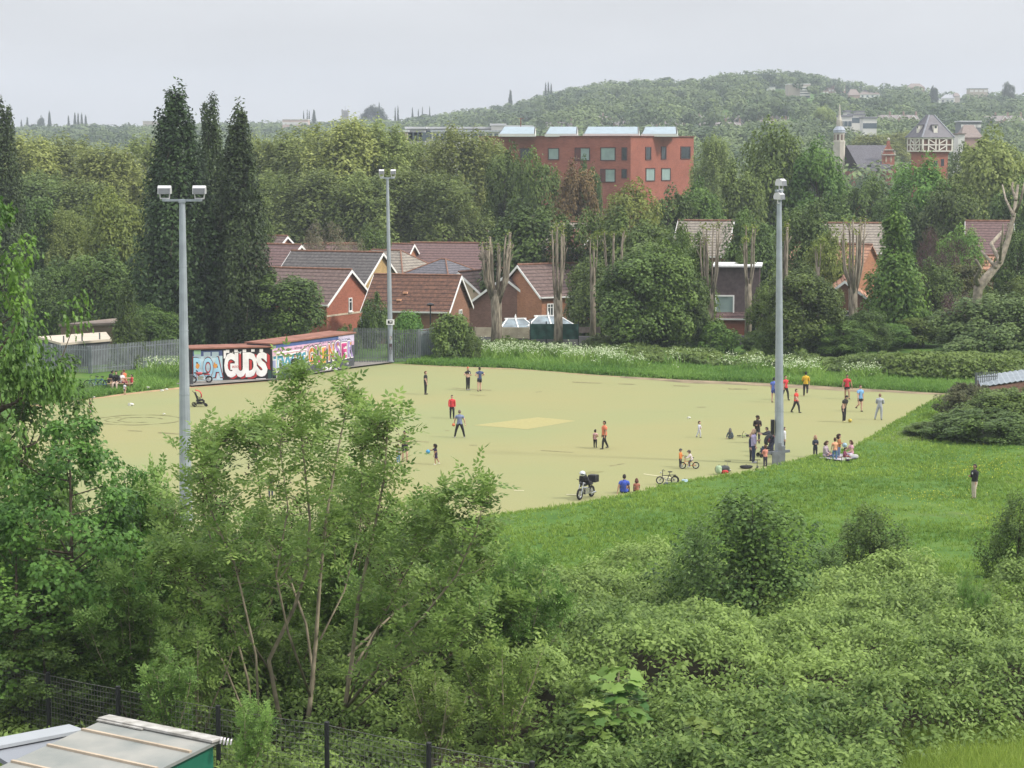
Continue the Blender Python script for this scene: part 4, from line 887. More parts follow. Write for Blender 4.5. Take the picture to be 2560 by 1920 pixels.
block('brown brick house left of the white one below the crest', 2122, 2150, 238, hill_Y(2130, 247), hb_(2130, hill_Y(2130, 247)), PINK, 12, 0, mat('roof_brown_far', (0, 0, 0)), None, 'villa', 'house', False, 4)
block('white house with grey roof at the right shoulder of the hill', 2352, 2386, 246, hill_Y(2370, 260), hb_(2370, hill_Y(2370, 260)), PALEW, 12, -.3, mat('roof_grey', (0, 0, 0)), (3, 2, 3.2, 1.3, 1.5, DGL), 'villa', 'house', False, 3)
block('pale low annexe left of the white house on the right shoulder', 2334, 2352, 249, hill_Y(2340, 259), hb_(2340, hill_Y(2340, 259)), PALEW, 8, 0, mat('roof_grey', (0, 0, 0)), None, 'annexe', 'house', False, 1.5)
block('brick house behind the white one at the right shoulder', 2386, 2400, 240, hill_Y(2390, 258), hb_(2390, hill_Y(2390, 258)), BEI, 10, 0, mat('roof_brown_far', (0, 0, 0)), None, 'villa', 'house', False, 2.5)
block('rooftops breaking the skyline at the right of the hill', 2424, 2470, 222, 1500, hb_(2440, 1500), BEI, 10, 0, mat('roof_grey', (0, 0, 0)), (4, 1, 2.2, 2.2, 1.3, PALEW), 'flats')
block('house tops on the skyline right of the crest', 2270, 2312, 219, 1650, hb_(2290, 1650), PINK, 10, 0, mat('roof_brown_far', (0, 0, 0)), None, 'villa', 'house', False, 3)
block('small pale house in the trees left of the slab block', 1920, 1938, 218, hill_Y(1930, 228), hb_(1930, hill_Y(1930, 228)), PALEW, 8, 0, mat('roof_grey', (0, 0, 0)), None, 'villa', 'house')
for a in [('white terrace with small square windows right of the spire, nearest block', 2158, 2192, 296, 800, (4, 2, 4.2, 1.2, 1.8, DGL)), ('white terrace block in the middle right of the spire', 2128, 2162, 288, 815, (4, 1, 3.0, 1.2, 1.8, DGL)),
          ('white terrace block directly right of the spire', 2100, 2130, 292, 810, (3, 2, 4.0, 1.2, 1.8, DGL)), ('tall white chimneyed block at the back of the terrace', 2116, 2126, 280, 825, None), ('second tall white block at the back of the terrace', 2143, 2160, 281, 830, None)]:
    block(a[0], a[1], a[2], a[3], a[4], hb_(a[1], a[4]) - 3, PALEW, 8, 0, mat('roof_slate_far', (.2, .2, .22)), a[5], 'white_terrace', 'house', True, .6)
block('pale grey flat roofed building right of the tower', 2404, 2452, 305, 700, 0, mat('cladding_dark', (0, 0, 0)), 10, 0, LGREY, (5, 1, 2, 1.4, .9, PALEW), 'office_building')
block('white gable end right of the tower', 2396, 2412, 336, 560, 0, PALEW, 6, 0, mat('roof_brown_far', (0, 0, 0)), None, 'outbuilding', 'building', True, .3)
block('brown roofed houses right of the tower', 2405, 2455, 344, 640, 0, PINK, 10, 0, mat('roof_brown_far', (0, 0, 0)), None, 'villa', 'house', False, 3.5)
block('pale pink slab of flats on the left horizon with white parapet', 706, 770, 299, 1500, hb_(740, 1500), mat('panel_pink', (.5, .38, .33), .9), 14, 0, mat('roof_white_far', (0, 0, 0)), (9, 2, 4.0, 2.0, 1.6, PALEW), 'tower_block')
block('low pale block on the far left horizon', 357, 396, 303, 1900, hb_(370, 1900), BEI, 14, 0, mat('roof_white_far', (0, 0, 0)), None, 'tower_block')
block('low pale building peeping behind the tallest poplar', 315, 345, 388, 330, 0, mat('glass_pale', (.5, .53, .5), .4), 6, 0, LGREY, None, 'outbuilding')
def church_tower():
    Y = 1900; p = at_y(863, 292, Y); r = thing('church_tower', 'square church tower on the left horizon', 'tower', (p.x, Y, gz1(p.x, Y) - 2)); z = at_y(863, 277, Y).z - r.location.z; w = 17 * Y / F
    m = MB(); m.box((0, 0, z / 2), (w, w, z)); m.build('wall', mat('stone_far', (.3, .28, .27), .9), r); t = MB()
    for a in (-1, 1):
        for b in (-1, 1): t.box((a * w * .42, b * w * .42, z + .6), (.9, .9, 1.2))
    t.box((0, 0, z + .1), (w + .5, w + .5, .4)); t.tube([(0, 0, z), (0, 0, z + 4)], [.25, .1], 5); t.build('parapet', mat('stone_far', (0, 0, 0)), r)
    l = MB()
    for s_ in (-1, 0, 1): l.box((s_ * w * .28, -w / 2 - .03, z * .86), (w * .14, .1, z * .16))
    l.build('louvre', mat('louvre_far', (.1, .09, .09)), r)
church_tower()
# Victorian terraces below the hill
def terraces():
    hm = []
    proto_ = thing('terraced_house', 'small brick terraced house with front gable below the wooded hill', 'house', (0, 0, 0), 0, 'terraced houses below the hill')
    w = MB(); w.box((0, 4, 3), (5.6, 8, 6)); P = [(-1.6, -.02, 6), (1.6, -.02, 6), (0, -.02, 8.0)]; w.add(P + [(p[0], 4, p[2]) for p in P], [(0, 1, 2), (5, 4, 3), (1, 4, 5, 2), (2, 5, 3, 0)]); w.build('wall', mat('brick_far', (.30, .21, .17), .9, .25, .15), proto_)
    rf = MB(); rf.add([(-2.9, -.2, 6), (2.9, -.2, 6), (2.9, 8.2, 6), (-2.9, 8.2, 6), (-2.9, 4, 8.4), (2.9, 4, 8.4)], [(0, 1, 5, 4), (2, 3, 4, 5), (1, 2, 5), (3, 0, 4)]); rf.build('roof', mat('slate_far', (.22, .195, .19), .85, .2, .2), proto_)
    bb = MB(); bb.bar((-1.8, -.15, 5.8), (0, -.15, 8.05), .2, .3); bb.bar((1.8, -.15, 5.8), (0, -.15, 8.05), .2, .3)
    bb.build('bargeboard', PALEW, proto_)
    c = MB(); c.box((2.5, 4, 9.0), (.6, 1.2, 1.8)); c.build('chimney', mat('brick_far', (0, 0, 0)), proto_)
    wn = MB(); wn.box((-.0, -.05, 4.6), (1.9, .1, 1.5)); wn.box((-.0, -.25, 1.8), (2.2, .5, 1.9)); wn.build('window', mat('window_far', (.5, .5, .5), .5, .3, .3), proto_)
    first = True; rg = np.random.default_rng(9); k = 0
    for (x0, x1, yy, Y) in [(1495, 1760, 291, 1060), (1500, 1690, 303, 1000), (1760, 1960, 288, 1080), (1765, 1850, 306, 960), (1850, 1960, 300, 1000), (1380, 1440, 306, 980), (2215, 2300, 288, 1000), (2480, 2560, 290, 1050)]:
        x = x0
        while x < x1:
            p = at_y(x, yy, Y + rg.normal() * 3); o = proto_ if first else copy_tree(proto_); first = False
            o.location = (p.x, p.y, p.z - 8.2); o.rotation_euler = (0, 0, rg.normal() * .08); x += 5.9 * F / Y * (1.0 if rg.random() > .12 else 2.2)
            fn = MB(); k += 1
terraces()

# ---------------------------------------------------------------- distant woodland (one mass) and single far trees
def far_wood():
    rg = np.random.default_rng(201); V = []; A = []
    clear = [(1968, 2028, 206, 241, hill_Y(1998, 243)), (2054, 2116, 203, 234, hill_Y(2080, 236)), (2120, 2202, 230, 245, hill_Y(2150, 247)), (2332, 2402, 238, 258, hill_Y(2370, 260)), (2420, 2472, 212, 226, 1480), (2096, 2195, 276, 320, 790), (700, 774, 296, 316, 1480), (352, 398, 299, 313, 1880),
             (848, 878, 270, 292, 1880), (1490, 1850, 284, 316, 950), (1850, 1965, 284, 306, 990), (2215, 2300, 284, 296, 980), (1918, 1940, 215, 226, hill_Y(1930, 228)), (1375, 1445, 300, 312, 970), (2266, 2316, 210, 226, 1640), (2400, 2458, 296, 345, 560)]
    rows = []
    Y = 520.0
    while Y < 2100:
        stp = 9.5 + Y * .004; half = .235 * Y + 15; n = int(2 * half / stp); x = np.linspace(-half, half, n) + rg.normal(scale=stp * .35, size=n); rows.append(np.stack([x, Y + rg.normal(scale=stp * .35, size=n)], 1)); Y += stp * (1.0 if Y < 900 else 1.5)
    P = np.concatenate(rows); Z = gz(P[:, 0], P[:, 1]); out = []
    for (x, y), z in zip(P, Z):
        h = rg.uniform(8, 13) if y > 900 else rg.uniform(9, 14); R = h * rg.uniform(.42, .6)
        px, pt = project((x, y, z + h)); _, pb = project((x, y, z)); rp = R / y * F
        bad = False
        for a, b, c, d, Yc in clear:
            mg = rp * (.75 if pb < d + 6 else .9)
            if a - mg < px < b + mg and pt < d and y < Yc:
                if pb < d + 6:
                    if a - 4 < px < b + 4 or pb < c: bad = True; break
                    R = min(R, 3.2); h = min(h, 7); continue
                h = min(h, h * (pb - d - 2) / (pb - pt)); pt = pb - h / y * F; R = min(R, max(h * .6, 2))
        if bad or h < 2.5: continue
        out.append((x, y, z, h, R))
    for (x, y, z, h, R) in out:
        nl = 5; hh = h * .5; tv = rg.random()
        lc = np.stack([rg.normal(scale=R * .42, size=nl), rg.normal(scale=R * .42, size=nl), z + hh + rg.uniform(-.05, .28, nl) * h], 1) + np.array([x, y, 0])
        m = 46; d = nrm(rg.normal(size=(nl, m, 3)) + np.array([0, -.35, .45])); p = lc[:, None] + d * (R * .62 * rg.uniform(.75, 1.08, (nl, m, 1)))
        n = nrm(d + np.array([0, 0, .35]) + rg.normal(scale=.3, size=d.shape)); s = .70 + y * .0005
        V.append(leaves(p.reshape(-1, 3), n.reshape(-1, 3), s * 1.35, s, rg)); A.append(np.clip(tv * .75 + rg.random(nl * m) * .3, 0, 1))
    o = link('distant_woodland', array_mesh('distant_woodland', np.concatenate(V), 4, L_FAR, {'var': np.concatenate(A)}))
    tag(o, 'hazy wooded hill and treetops stretching across the horizon', 'woodland', None, 'stuff')
far_wood()
# ---------------------------------------------------------------- trees
PR = {
    'round': lambda t: np.sqrt(np.clip(1 - ((t - .44) / .58) ** 2, .04, 1)),
    'dome': lambda t: np.sqrt(np.clip(1 - t ** 2.2, .03, 1)) * (0.86 + .14 * np.minimum(1, t * 3)),
    'poplar': lambda t: np.clip(1 - t, .01, 1) ** .58 * np.minimum(1.0, .72 + t * 1.4) * 1.05,
    'cone': lambda t: np.clip(1 - t, .0, 1) ** .75 * .92 + .07,
    'vase': lambda t: np.sqrt(np.clip(1 - ((t - .6) / .62) ** 2, .04, 1)),
}
def crown(rng, K, M, R, z0, z1, rc, prof, L, Wd, zst=1.0, up=.75, shell=(.5, 1), lump=.22, tmpl=QUAD, tb=1.0, droop=None, hvar=.6):
    f = PR[prof]; t = rng.random(K * 4) ** tb
    keep = rng.random(K * 4) < f(t) ** 1.1 / 1.1; t = t[keep][:K]; K = len(t)
    th = rng.uniform(0, 2 * np.pi, K); ph = rng.uniform(0, 6, 4)
    lf = 1 + lump * (np.sin(2 * th + ph[0] + 3 * t) * .5 + np.sin(3 * th + ph[1] - 5 * t) * .5 + np.sin(5 * th + 9 * t + ph[2]) * .35)
    rad = f(t) * R * lf * np.sqrt(rng.uniform(shell[0] ** 2, shell[1] ** 2, K))
    C = np.stack([rad * np.cos(th), rad * np.sin(th), z0 + (z1 - z0) * t], 1)
    rcs = rc * rng.uniform(.6, 1.35, K) * (0.55 + .45 * np.minimum(1, f(t) * 1.2))
    d = rng.normal(size=(K, M, 3)); d[..., 2] += .25; d = nrm(d)
    fac = rng.uniform(.35, 1, (K, M, 1)) ** .6
    fac = fac * (1 + .35 * (rng.random((K, M, 1)) < .08))
    P = C[:, None] + d * rcs[:, None, None] * fac * np.array([1, 1, zst])
    ax = np.array([0, 0, z0 + (z1 - z0) * .35]); outw = nrm(P - ax)
    n = nrm(d * .55 + outw * .45 + np.array([0, 0, up]) + rng.normal(size=P.shape) * .42)
    var = np.clip(.5 + (rng.random((K, 1)) - .5) * hvar + (rng.random((K, M)) - .5) * .7, 0, 1)
    P = P.reshape(-1, 3); n = n.reshape(-1, 3); P[:, 2] = np.maximum(P[:, 2], .05)
    return leaves(P, n, L, Wd, rng, tmpl, droop), var.ravel(), C
def limbs(mb, rng, H, r0, C, zsplit, nl, topz, n=6, thin=.28):
    lean = rng.normal(scale=.02 * H, size=2)
    path = [(0, 0, -.3), (lean[0] * .2, lean[1] * .2, zsplit), (lean[0] * .7, lean[1] * .7, (zsplit + topz) / 2), (lean[0], lean[1], topz)]
    mb.tube(path, [r0 * 1.15, r0 * .85, r0 * .5, r0 * .12], n)
    idx = rng.choice(len(C), min(nl, len(C)), replace=False)
    for i in idx:
        c = C[i]; s = rng.uniform(.15, .8)
        zb = max(zsplit * .9, min(c[2] - .15 * H * rng.uniform(.5, 1.5), topz * .9)); zb = max(zb, zsplit * .8)
        q = (zb - zsplit) / max(topz - zsplit, .1); b = Vector((lean[0] * q, lean[1] * q, zb))
        e = Vector(c); mid = b.lerp(e, .5) + Vector((rng.normal() * .05 * H, rng.normal() * .05 * H, -.03 * H))
        rr = r0 * thin * rng.uniform(.6, 1.2)
        mb.tube([b, mid, e], [rr, rr * .65, rr * .2], 5, cap=False)
PROTO = {}
def proto(key, seed, H, R, z0, K, M, rc, prof, L, Wd, r0=.28, zsplit=3.0, nl=16, thin=.28, tmpl=QUAD, **kw):
    rng = np.random.default_rng(seed)
    v, var, C = crown(rng, K, M, R, z0, H - rc * .6, rc, prof, L, Wd, tmpl=tmpl, **kw)
    mb = MB(); limbs(mb, rng, H, r0, C, zsplit, nl, H * .9, thin=thin)
    PROTO.setdefault(key, []).append((mb.mesh(key + '_trunk', BARK, True), array_mesh(key + '_crown', v, len(tmpl), L_MID, {'var': var}), H, R + rc * .6))
for s in (1, 2, 3):
    proto('broad', s, 16, 6, 2.5, 95, 190, 1.75, 'round', .52, .36, .32, 3.5, 14)
for s in (4, 5):
    proto('plane', s, 20, 6.5, 3.5, 300, 105, 1.25, 'round', .48, .30, .34, 4.0, 60, .22, zst=1.6, lump=.3, shell=(.3, 1.0), up=.9)
for s in (6, 7):
    proto('poplar', s, 24, 4.0, 0.8, 360, 90, 1.0, 'poplar', .40, .24, .4, 3.0, 40, .2, zst=2.2, lump=.34, shell=(.45, 1), tb=1.15, up=.35)
for s in (8, 9, 19):
    proto('bush', s, 4, 2.6, .25, 70, 120, .75, 'dome', .30, .20, .09, .6, 14, .4)
for s in (41, 42):
    proto('shrub', s, 8, 5.0, .3, 170, 150, 1.1, 'dome', .34, .22, .14, .8, 20, .3, lump=.35)
proto('column', 10, 12, 3.2, .4, 130, 110, 1.1, 'cone', .36, .24, .2, 1.5, 20)
proto('twiggy', 11, 8, 4, 1.2, 120, 60, .9, 'round', .34, .07, .2, 1.5, 90, .22, up=.1)
proto('fir', 12, 8, 3.5, .4, 80, 130, 1.0, 'round', .36, .16, .2, 1.5, 12, zst=.5)
def setmat(o, m):
    o.material_slots[0].link = 'OBJECT'; o.material_slots[0].material = m
cnt = {}
def tree(kind, px, ytop, wpx, Y, label, lm=None, name='tree', cat='tree', group=None, bark=None, base=None, seed=None):
    ps = PROTO[kind]; k = cnt.get(kind, 0); cnt[kind] = k + 1
    tm, cm, H, R = ps[k % len(ps)]
    p = at_y(px, ytop, Y); zb = gz1(p.x, p.y) if base is None else base
    h = max(p.z - zb, .5); w = wpx * Y / F
    root = thing(name, label, cat, (p.x, p.y, zb), (k * 2.399 + Y) % 6.28, group, (w / (2 * R), w / (2 * R), h / H))
    t = link('trunk', tm, root); c = link('crown', cm, root)
    if lm: setmat(c, lm)
    if bark: setmat(t, bark)
    return root
G_BELT = 'plane trees in the belt behind the houses'
for px, yt, w, Y, lb in [
    (55, 338, 170, 300, 'olive plane tree behind the left-hand dark poplar at the photo edge'),
    (165, 340, 185, 306, 'olive plane tree with broad top, second from the left edge'),
    (272, 366, 165, 298, 'low olive plane tree with a patch of red brick showing beneath it'),
    (360, 340, 130, 304, 'olive plane tree half hidden by the tallest poplar'),
    (655, 345, 135, 305, 'olive plane tree just right of the twin-topped poplars'),
    (745, 320, 165, 302, 'olive plane tree left of the tallest pair in the belt'),
    (866, 297, 175, 296, 'tall olive plane tree, left one of the highest pair'),
    (955, 303, 160, 300, 'tall olive plane tree right behind the middle floodlight mast'),
    (1062, 352, 130, 308, 'lower olive plane tree in front of the grey flat-roofed building'),
    (1150, 316, 165, 300, 'pale feathery plane tree left of the red brick building'),
    (1222, 345, 110, 304, 'narrow plane tree touching the left end of the red brick building')]:
    tree('plane', px, yt, w * 1.5, Y, lb, L_OLIVE, 'plane_tree', 'tree', G_BELT, BARK)
for px, yt, w, Y, lb in [
    (100, 430, 170, 282, 'shorter olive tree in front of the left end of the plane belt'),
    (215, 455, 170, 280, 'shorter olive tree below the second plane tree from the left'),
    (690, 430, 150, 285, 'shorter dull green tree right of the poplars below the planes'),
    (790, 425, 160, 283, 'shorter dull green tree under the tall planes left of the mast'),
    (905, 432, 150, 281, 'shorter dull green tree directly behind the middle mast'),
    (1010, 425, 160, 284, 'shorter dull green tree right of the middle mast'),
    (1110, 430, 150, 280, 'shorter dull green tree under the feathery plane')]:
    tree('plane', px, yt, w * 1.5, Y, lb, leafmat('leaf_dull', (.085, .128, .038), (.225, .290, .085), .4), 'plane_tree', 'tree', G_BELT, BARK)
for kind, px, yt, w, Y, lm, lb in [
    ('broad', 1265, 362, 140, 290, L_MID, 'green tree in front of the left end of the red brick building'),
    ('broad', 1345, 366, 130, 286, L_MID, 'rounded green tree left of the bronze-leaved tree'),
    ('broad', 1470, 385, 80, 305, L_DEEP, 'small green tree peeping over the bronze tree at the brick windows'),
    ('broad', 1445, 402, 130, 278, L_COPPER, 'bronze-leaved tree below the red brick building'),
    ('broad', 1585, 446, 190, 252, L_YELLOW, 'yellow-green tree with golden flower tufts below the brick building'),
    ('broad', 1672, 462, 160, 262, L_DEEP, 'dark tree between the yellow-green and the bright green tree'),
    ('broad', 1745, 450, 160, 270, L_BRIGHT, 'bright green tree right under the corner of the brick building'),
    ('plane', 1785, 340, 120, 345, L_OLIVE, 'pale tree touching the right end of the brick building'),
    ('broad', 1930, 292, 210, 292, L_DEEP, 'very tall dark tree right of the brick building'),
    ('broad', 1850, 395, 160, 284, L_MID, 'tree filling the gap right of the brick building corner'),
    ('broad', 2045, 348, 190, 288, L_BRIGHT, 'tall lime green tree below the white spire'),
    ('broad', 2165, 432, 150, 280, L_MID, 'green tree in front of the slate church roof'),
    ('broad', 2050, 480, 200, 262, L_DEEP, 'dark shaded tree below the tall lime tree'),
    ('broad', 2300, 385, 200, 272, L_BRIGHT, 'spreading green tree hiding the foot of the half-timbered tower'),
    ('broad', 2385, 440, 190, 262, L_DEEP, 'dark tree right of the spreading one below the tower'),
    ('broad', 2495, 312, 230, 300, L_OLIVE, 'large olive tree at the right edge beyond the tower'),
    ('broad', 2240, 470, 150, 266, L_DEEP, 'dark tree directly behind the bright columnar tree'),
    ('broad', 2540, 440, 150, 272, L_DEEP, 'dark tree at the right edge below the large olive one'),
    ('plane', 2175, 335, 170, 680, L_YELLOW, 'distant yellow-green tree between the spire and the tower'),
    ('plane', 2255, 330, 150, 690, L_YELLOW, 'distant yellow-green tree just left of the half-timbered tower'),
    ('broad', 2420, 352, 110, 420, L_MID, 'distant tree right of the tower shaft'),
    # behind the pollards
    ('broad', 1330, 500, 240, 224, L_DEEP, 'dark leafy tree between the first two pollarded trunks'),
    ('broad', 1450, 520, 170, 221, L_DEEP, 'dark tree behind the second and third pollards'),
    ('broad', 1575, 515, 230, 218, L_MID, 'big dark green tree in the middle of the pollard row'),
    ('broad', 1650, 585, 260, 208, L_DEEP, 'dense dark tree left of the ivy-clad trunk'),
    ('broad', 1480, 640, 170, 206, L_DEEP, 'dark low tree under the third pollard'),
    ('broad', 1690, 545, 130, 214, L_MID, 'green tree in front of the grey roof left of the ivy-clad trunk'),
    ('broad', 1592, 630, 230, 189, L_DEEP, 'dark full tree in front of the V-forked pollard'),
    ('broad', 1660, 600, 200, 189.5, L_MID, 'full green tree left of the ivy-clad trunk, nearer the pitch'),
    ('broad', 1725, 670, 130, 190, L_DEEP, 'dark tree at the foot of the fanned pollard'),
    ('broad', 2010, 670, 190, 188, L_DEEP, 'dark full tree right of the mast hiding the stripped pollard'),
    ('broad', 2105, 800, 150, 187, L_MID, 'green tree under the window of the gable house'),
    ('broad', 1925, 700, 110, 190, L_MID, 'small green tree left of the mast beside the dormer house'),
    ('broad', 2170, 770, 120, 189, L_DEEP, 'dark tree at the foot of the stout pollard'),
    ('broad', 1705, 570, 80, 206, L_MID, 'slim green tree at the left end of the grey roof behind the fanned pollard'),
    ('broad', 1862, 600, 70, 208, L_DEEP, 'slim dark tree at the right end of the grey roof behind the fanned pollard'),
    ('broad', 2010, 500, 170, 216, L_DEEP, 'dark tree right of the right-hand floodlight mast'),
    ('broad', 1880, 520, 160, 226, L_DEEP, 'dark tree left of the right-hand mast behind the pollards'),
    ('broad', 2075, 560, 120, 211, L_YELLOW, 'yellowish tree in front of the orange tiled roof'),
    ('broad', 1985, 660, 190, 202, L_DEEP, 'dark low tree behind the right-hand mast at the bank'),
    ('broad', 2060, 700, 110, 199, L_DEEP, 'dark tree half covering the window of the gable house'),
    ('column', 2240, 478, 190, 200, L_BRIGHT, 'bright green columnar tree taller than the roofs at right'),
    ('broad', 2215, 800, 150, 193, L_BRIGHT, 'bright green low tree at the foot of the columnar tree'),
    ('broad', 2310, 790, 170, 196, L_MID, 'green low tree right of the columnar tree'),
    ('twiggy', 2385, 592, 140, 222, L_PURPLE, 'purple-leaved small tree right of the columnar tree'),
    ('broad', 2400, 560, 150, 232, L_BRIGHT, 'light green tree behind the purple-leaved one'),
    ('fir', 2395, 645, 190, 215, L_FIR, 'golden conifer with drooping fans under the purple tree'),
    ('twiggy', 2390, 725, 130, 203, L_PURPLE, 'brown weeping shrub below the golden conifer'),
    ('broad', 2335, 640, 130, 212, L_MID, 'green tree between the columnar and the purple-leaved tree'),
    ('twiggy', 2330, 560, 80, 240, L_PURPLE, 'small brown twiggy tree near the dead trunk'),
    ('broad', 2545, 560, 130, 222, L_DEEP, 'dark bluish tree behind the dead trunk'),
    ('shrub', 2490, 728, 340, 184, leafmat('leaf_willow', (.07, .125, .04), (.19, .27, .085), .35), 'large pale green willow-like bush at the right edge of the bank'),
    ('broad', 2560, 690, 130, 198, L_MID, 'green tree at the right edge behind the large bush'),
    ('broad', 2450, 700, 120, 206, L_MID, 'green tree at the foot of the dead trunk'),
    # left
    ('poplar', 437, 195, 235, 190, L_POPLAR, 'tallest dark poplar, the left one of the group by the graffiti'),
    ('poplar', 527, 226, 150, 199, L_POPLAR, 'middle dark poplar with narrow pointed top'),
    ('poplar', 596, 244, 190, 190, L_POPLAR, 'right-hand dark poplar of the group'),
    ('poplar', 6, 236, 150, 222, L_POPLAR, 'dark poplar at the left edge of the photo'),
    ('broad', 70, 470, 170, 228, L_DEEP, 'dark tree below the left-edge poplar'),
    ('broad', 292, 462, 180, 222, L_YELLOW, 'light yellow-green tree left of the tallest poplar'),
    ('plane', 165, 520, 140, 228, L_OLIVE, 'open tree with bare pale limbs at left'),
    ('broad', 130, 640, 170, 212, L_DEEP, 'dark tree behind the brown flat-roofed shed'),
    ('broad', 240, 620, 210, 206, L_MID, 'dark green tree overhanging the brown shed'),
    ('column', 318, 690, 100, 177, L_DEEP, 'slim dark tree at the corner of the palisade compound'),
    ('broad', 385, 760, 130, 183, L_DEEP, 'shrubby tree between the compound and the graffiti garage'),
    ('broad', 700, 668, 230, 190, L_DEEP, 'dark chestnut tree behind the graffiti garages'),
    ('twiggy', 810, 548, 160, 246, L_TWIG, 'brown twiggy tree behind the dark-roofed house'),
    ('twiggy', 885, 590, 90, 252, L_TWIG, 'smaller brown twiggy tree behind the terrace roofs'),
    ('broad', 935, 560, 110, 258, L_MID, 'green tree behind the mast above the red roofs'),
    ('broad', 640, 520, 130, 250, L_DEEP, 'dark tree right of the right-hand poplar')]:
    nm = {'poplar': 'poplar_tree', 'fir': 'conifer_tree', 'twiggy': 'twiggy_tree'}.get(kind, 'broadleaf_tree')
    tree(kind, px, yt, w, Y, lb, lm, nm, 'tree', None, BARK)
for px, yt, w, Y, lm, lb in [
    (938, 722, 90, 195, L_DEEP, 'dark round bush left of the middle mast behind the gate'),
    (1020, 768, 100, 187, L_BRIGHT, 'light green bush growing through the palisade by the mast'),
    (1130, 776, 130, 185, L_MID, 'elder bush behind the grey steel panel'),
    (870, 806, 70, 189, L_MID, 'small bush between the garage end and the gate'),
    (1180, 830, 60, 184, L_MID, 'small bush at the right of the elder bush'),
    (1790, 800, 130, 189, L_BRIGHT, 'bright yellow-green bush on the bank below the ivy-clad trunk'),
    (1395, 850, 100, 189, L_DEEP, 'low dark bush under the green netting'),
    (1500, 835, 120, 189, L_DEEP, 'low dark bush right of the green netting'),
    (1590, 800, 150, 190, L_DEEP, 'dark bush on the bank in the middle of the row'),
    (1680, 815, 130, 190, L_DEEP, 'dark bush left of the bright yellow-green one'),
    (1900, 820, 120, 189, L_DEEP, 'dark bush between the bright bush and the mast'),
    (2000, 815, 140, 188, L_DEEP, 'dark bush just right of the mast on the bank'),
    (2100, 820, 130, 188, L_DEEP, 'dark bush below the gable house window'),
    (2165, 880, 120, 181, L_MID, 'low bramble bush on the far bank right of the mast'),
    (2290, 880, 150, 182, L_MID, 'low green bush at the foot of the right bank'),
    (2390, 860, 150, 182, L_DEEP, 'low green bush beside the large willow-like bush')]:
    tree('bush', px, yt, w, Y, lb, lm, 'bush', 'bush')
# ivy-clad leaning trunk
tree('column', 1745, 570, 120, 196, 'leaning trunk wrapped in bright yellow-green ivy', leafmat('leaf_ivy', (.06, .12, .022), (.17, .24, .05)), 'ivy_tree', 'tree')

# ---------------------------------------------------------------- pollarded trunks
def pollard(px, ytop, ybase, Y, seed, label, nst=7, spread=.9, thick=.42, fork=.45):
    thick *= .85
    rng = np.random.default_rng(seed); p = at_y(px, ytop, Y); zb = gz1(p.x, p.y); H = p.z - zb
    r = thing('pollarded_tree', label, 'tree', (p.x, p.y, zb), 0, 'pollarded trees along the garden fence')
    mb = MB(); zf = H * fork
    mb.tube([(0, 0, -.3), (.05, 0, zf * .5), (0, 0, zf), (0.05, 0, zf * 1.15)], [thick * 1.2, thick, thick * 1.05, thick * .7], 9)
    tips = []
    for i in range(nst):
        a = 2 * math.pi * i / nst + rng.uniform(-.4, .4); h = H * rng.uniform(.86, 1.0) if i else H
        s = spread * rng.uniform(.4, 1.1); b = (math.cos(a) * thick * .5, math.sin(a) * thick * .5, zf * rng.uniform(.8, 1.05))
        q = (math.cos(a) * s * .8, math.sin(a) * s * .8, zf + (h - zf) * .35); e_ = (math.cos(a) * s, math.sin(a) * s * .8, h)
        rr = thick * rng.uniform(.20, .34)
        mid = tuple((q[k] + e_[k]) / 2 + rng.normal() * .05 for k in range(3))
        mb.tube([b, q, mid, e_], [rr * 1.3, rr * 1.0, rr * .8, rr * .72], 7); tips.append(e_)
        mb.ball(e_, (rr * 1.0, rr * .95, rr * .8), 7, 5)
        if rng.random() < .8: mb.tube([mid, (mid[0] + math.cos(a) * .35, mid[1], mid[2] + .8)], [rr * .5, rr * .35], 5)
    mb.build('trunk', BARKP, r, True)
    C = np.array(tips); pts = C[rng.integers(0, len(C), 160)] + rng.normal(size=(160, 3)) * (.16, .16, .2)
    n = nrm(rng.normal(size=(160, 3)) + (0, 0, .6))
    link('foliage', array_mesh('foliage', leaves(pts, n, .2, .14, rng), 4, L_YELLOW, {'var': rng.random(160)}), r)
for i, a in enumerate([
    (1240, 584, 868, 192, 'pollarded trunk with a dense brush of sawn limbs, leftmost of the row', 13, 1.2, .52, .45),
    (1395, 566, 862, 193, 'pollarded trunk with six tall upright limbs behind the green netting', 7, .75, .42, .40),
    (1482, 588, 800, 196, 'thin pollarded trunk with hooked left limb, third of the row', 4, .5, .28, .62),
    (1535, 578, 800, 194, 'pollarded trunk forked in a wide V, fourth of the row', 5, .95, .42, .62),
    (1775, 562, 790, 195, 'pollarded trunk with fanned limbs left of the flat-dormer house', 8, 1.05, .42, .42),
    (1872, 566, 830, 194, 'tall straight pollarded trunk in front of the flat-dormer house', 6, .6, .34, .5),
    (1963, 560, 760, 196, 'pale stripped pollarded trunk right beside the right-hand mast', 5, .5, .48, .45),
    (2045, 600, 760, 197, 'slender pollarded trunk right of the mast with few stubs', 3, .35, .24, .65),
    (2135, 548, 760, 196, 'stout pollarded trunk in front of the orange tiled roof', 10, .95, .44, .45)]):
    pollard(*a[:4], 50 + i, *a[4:])
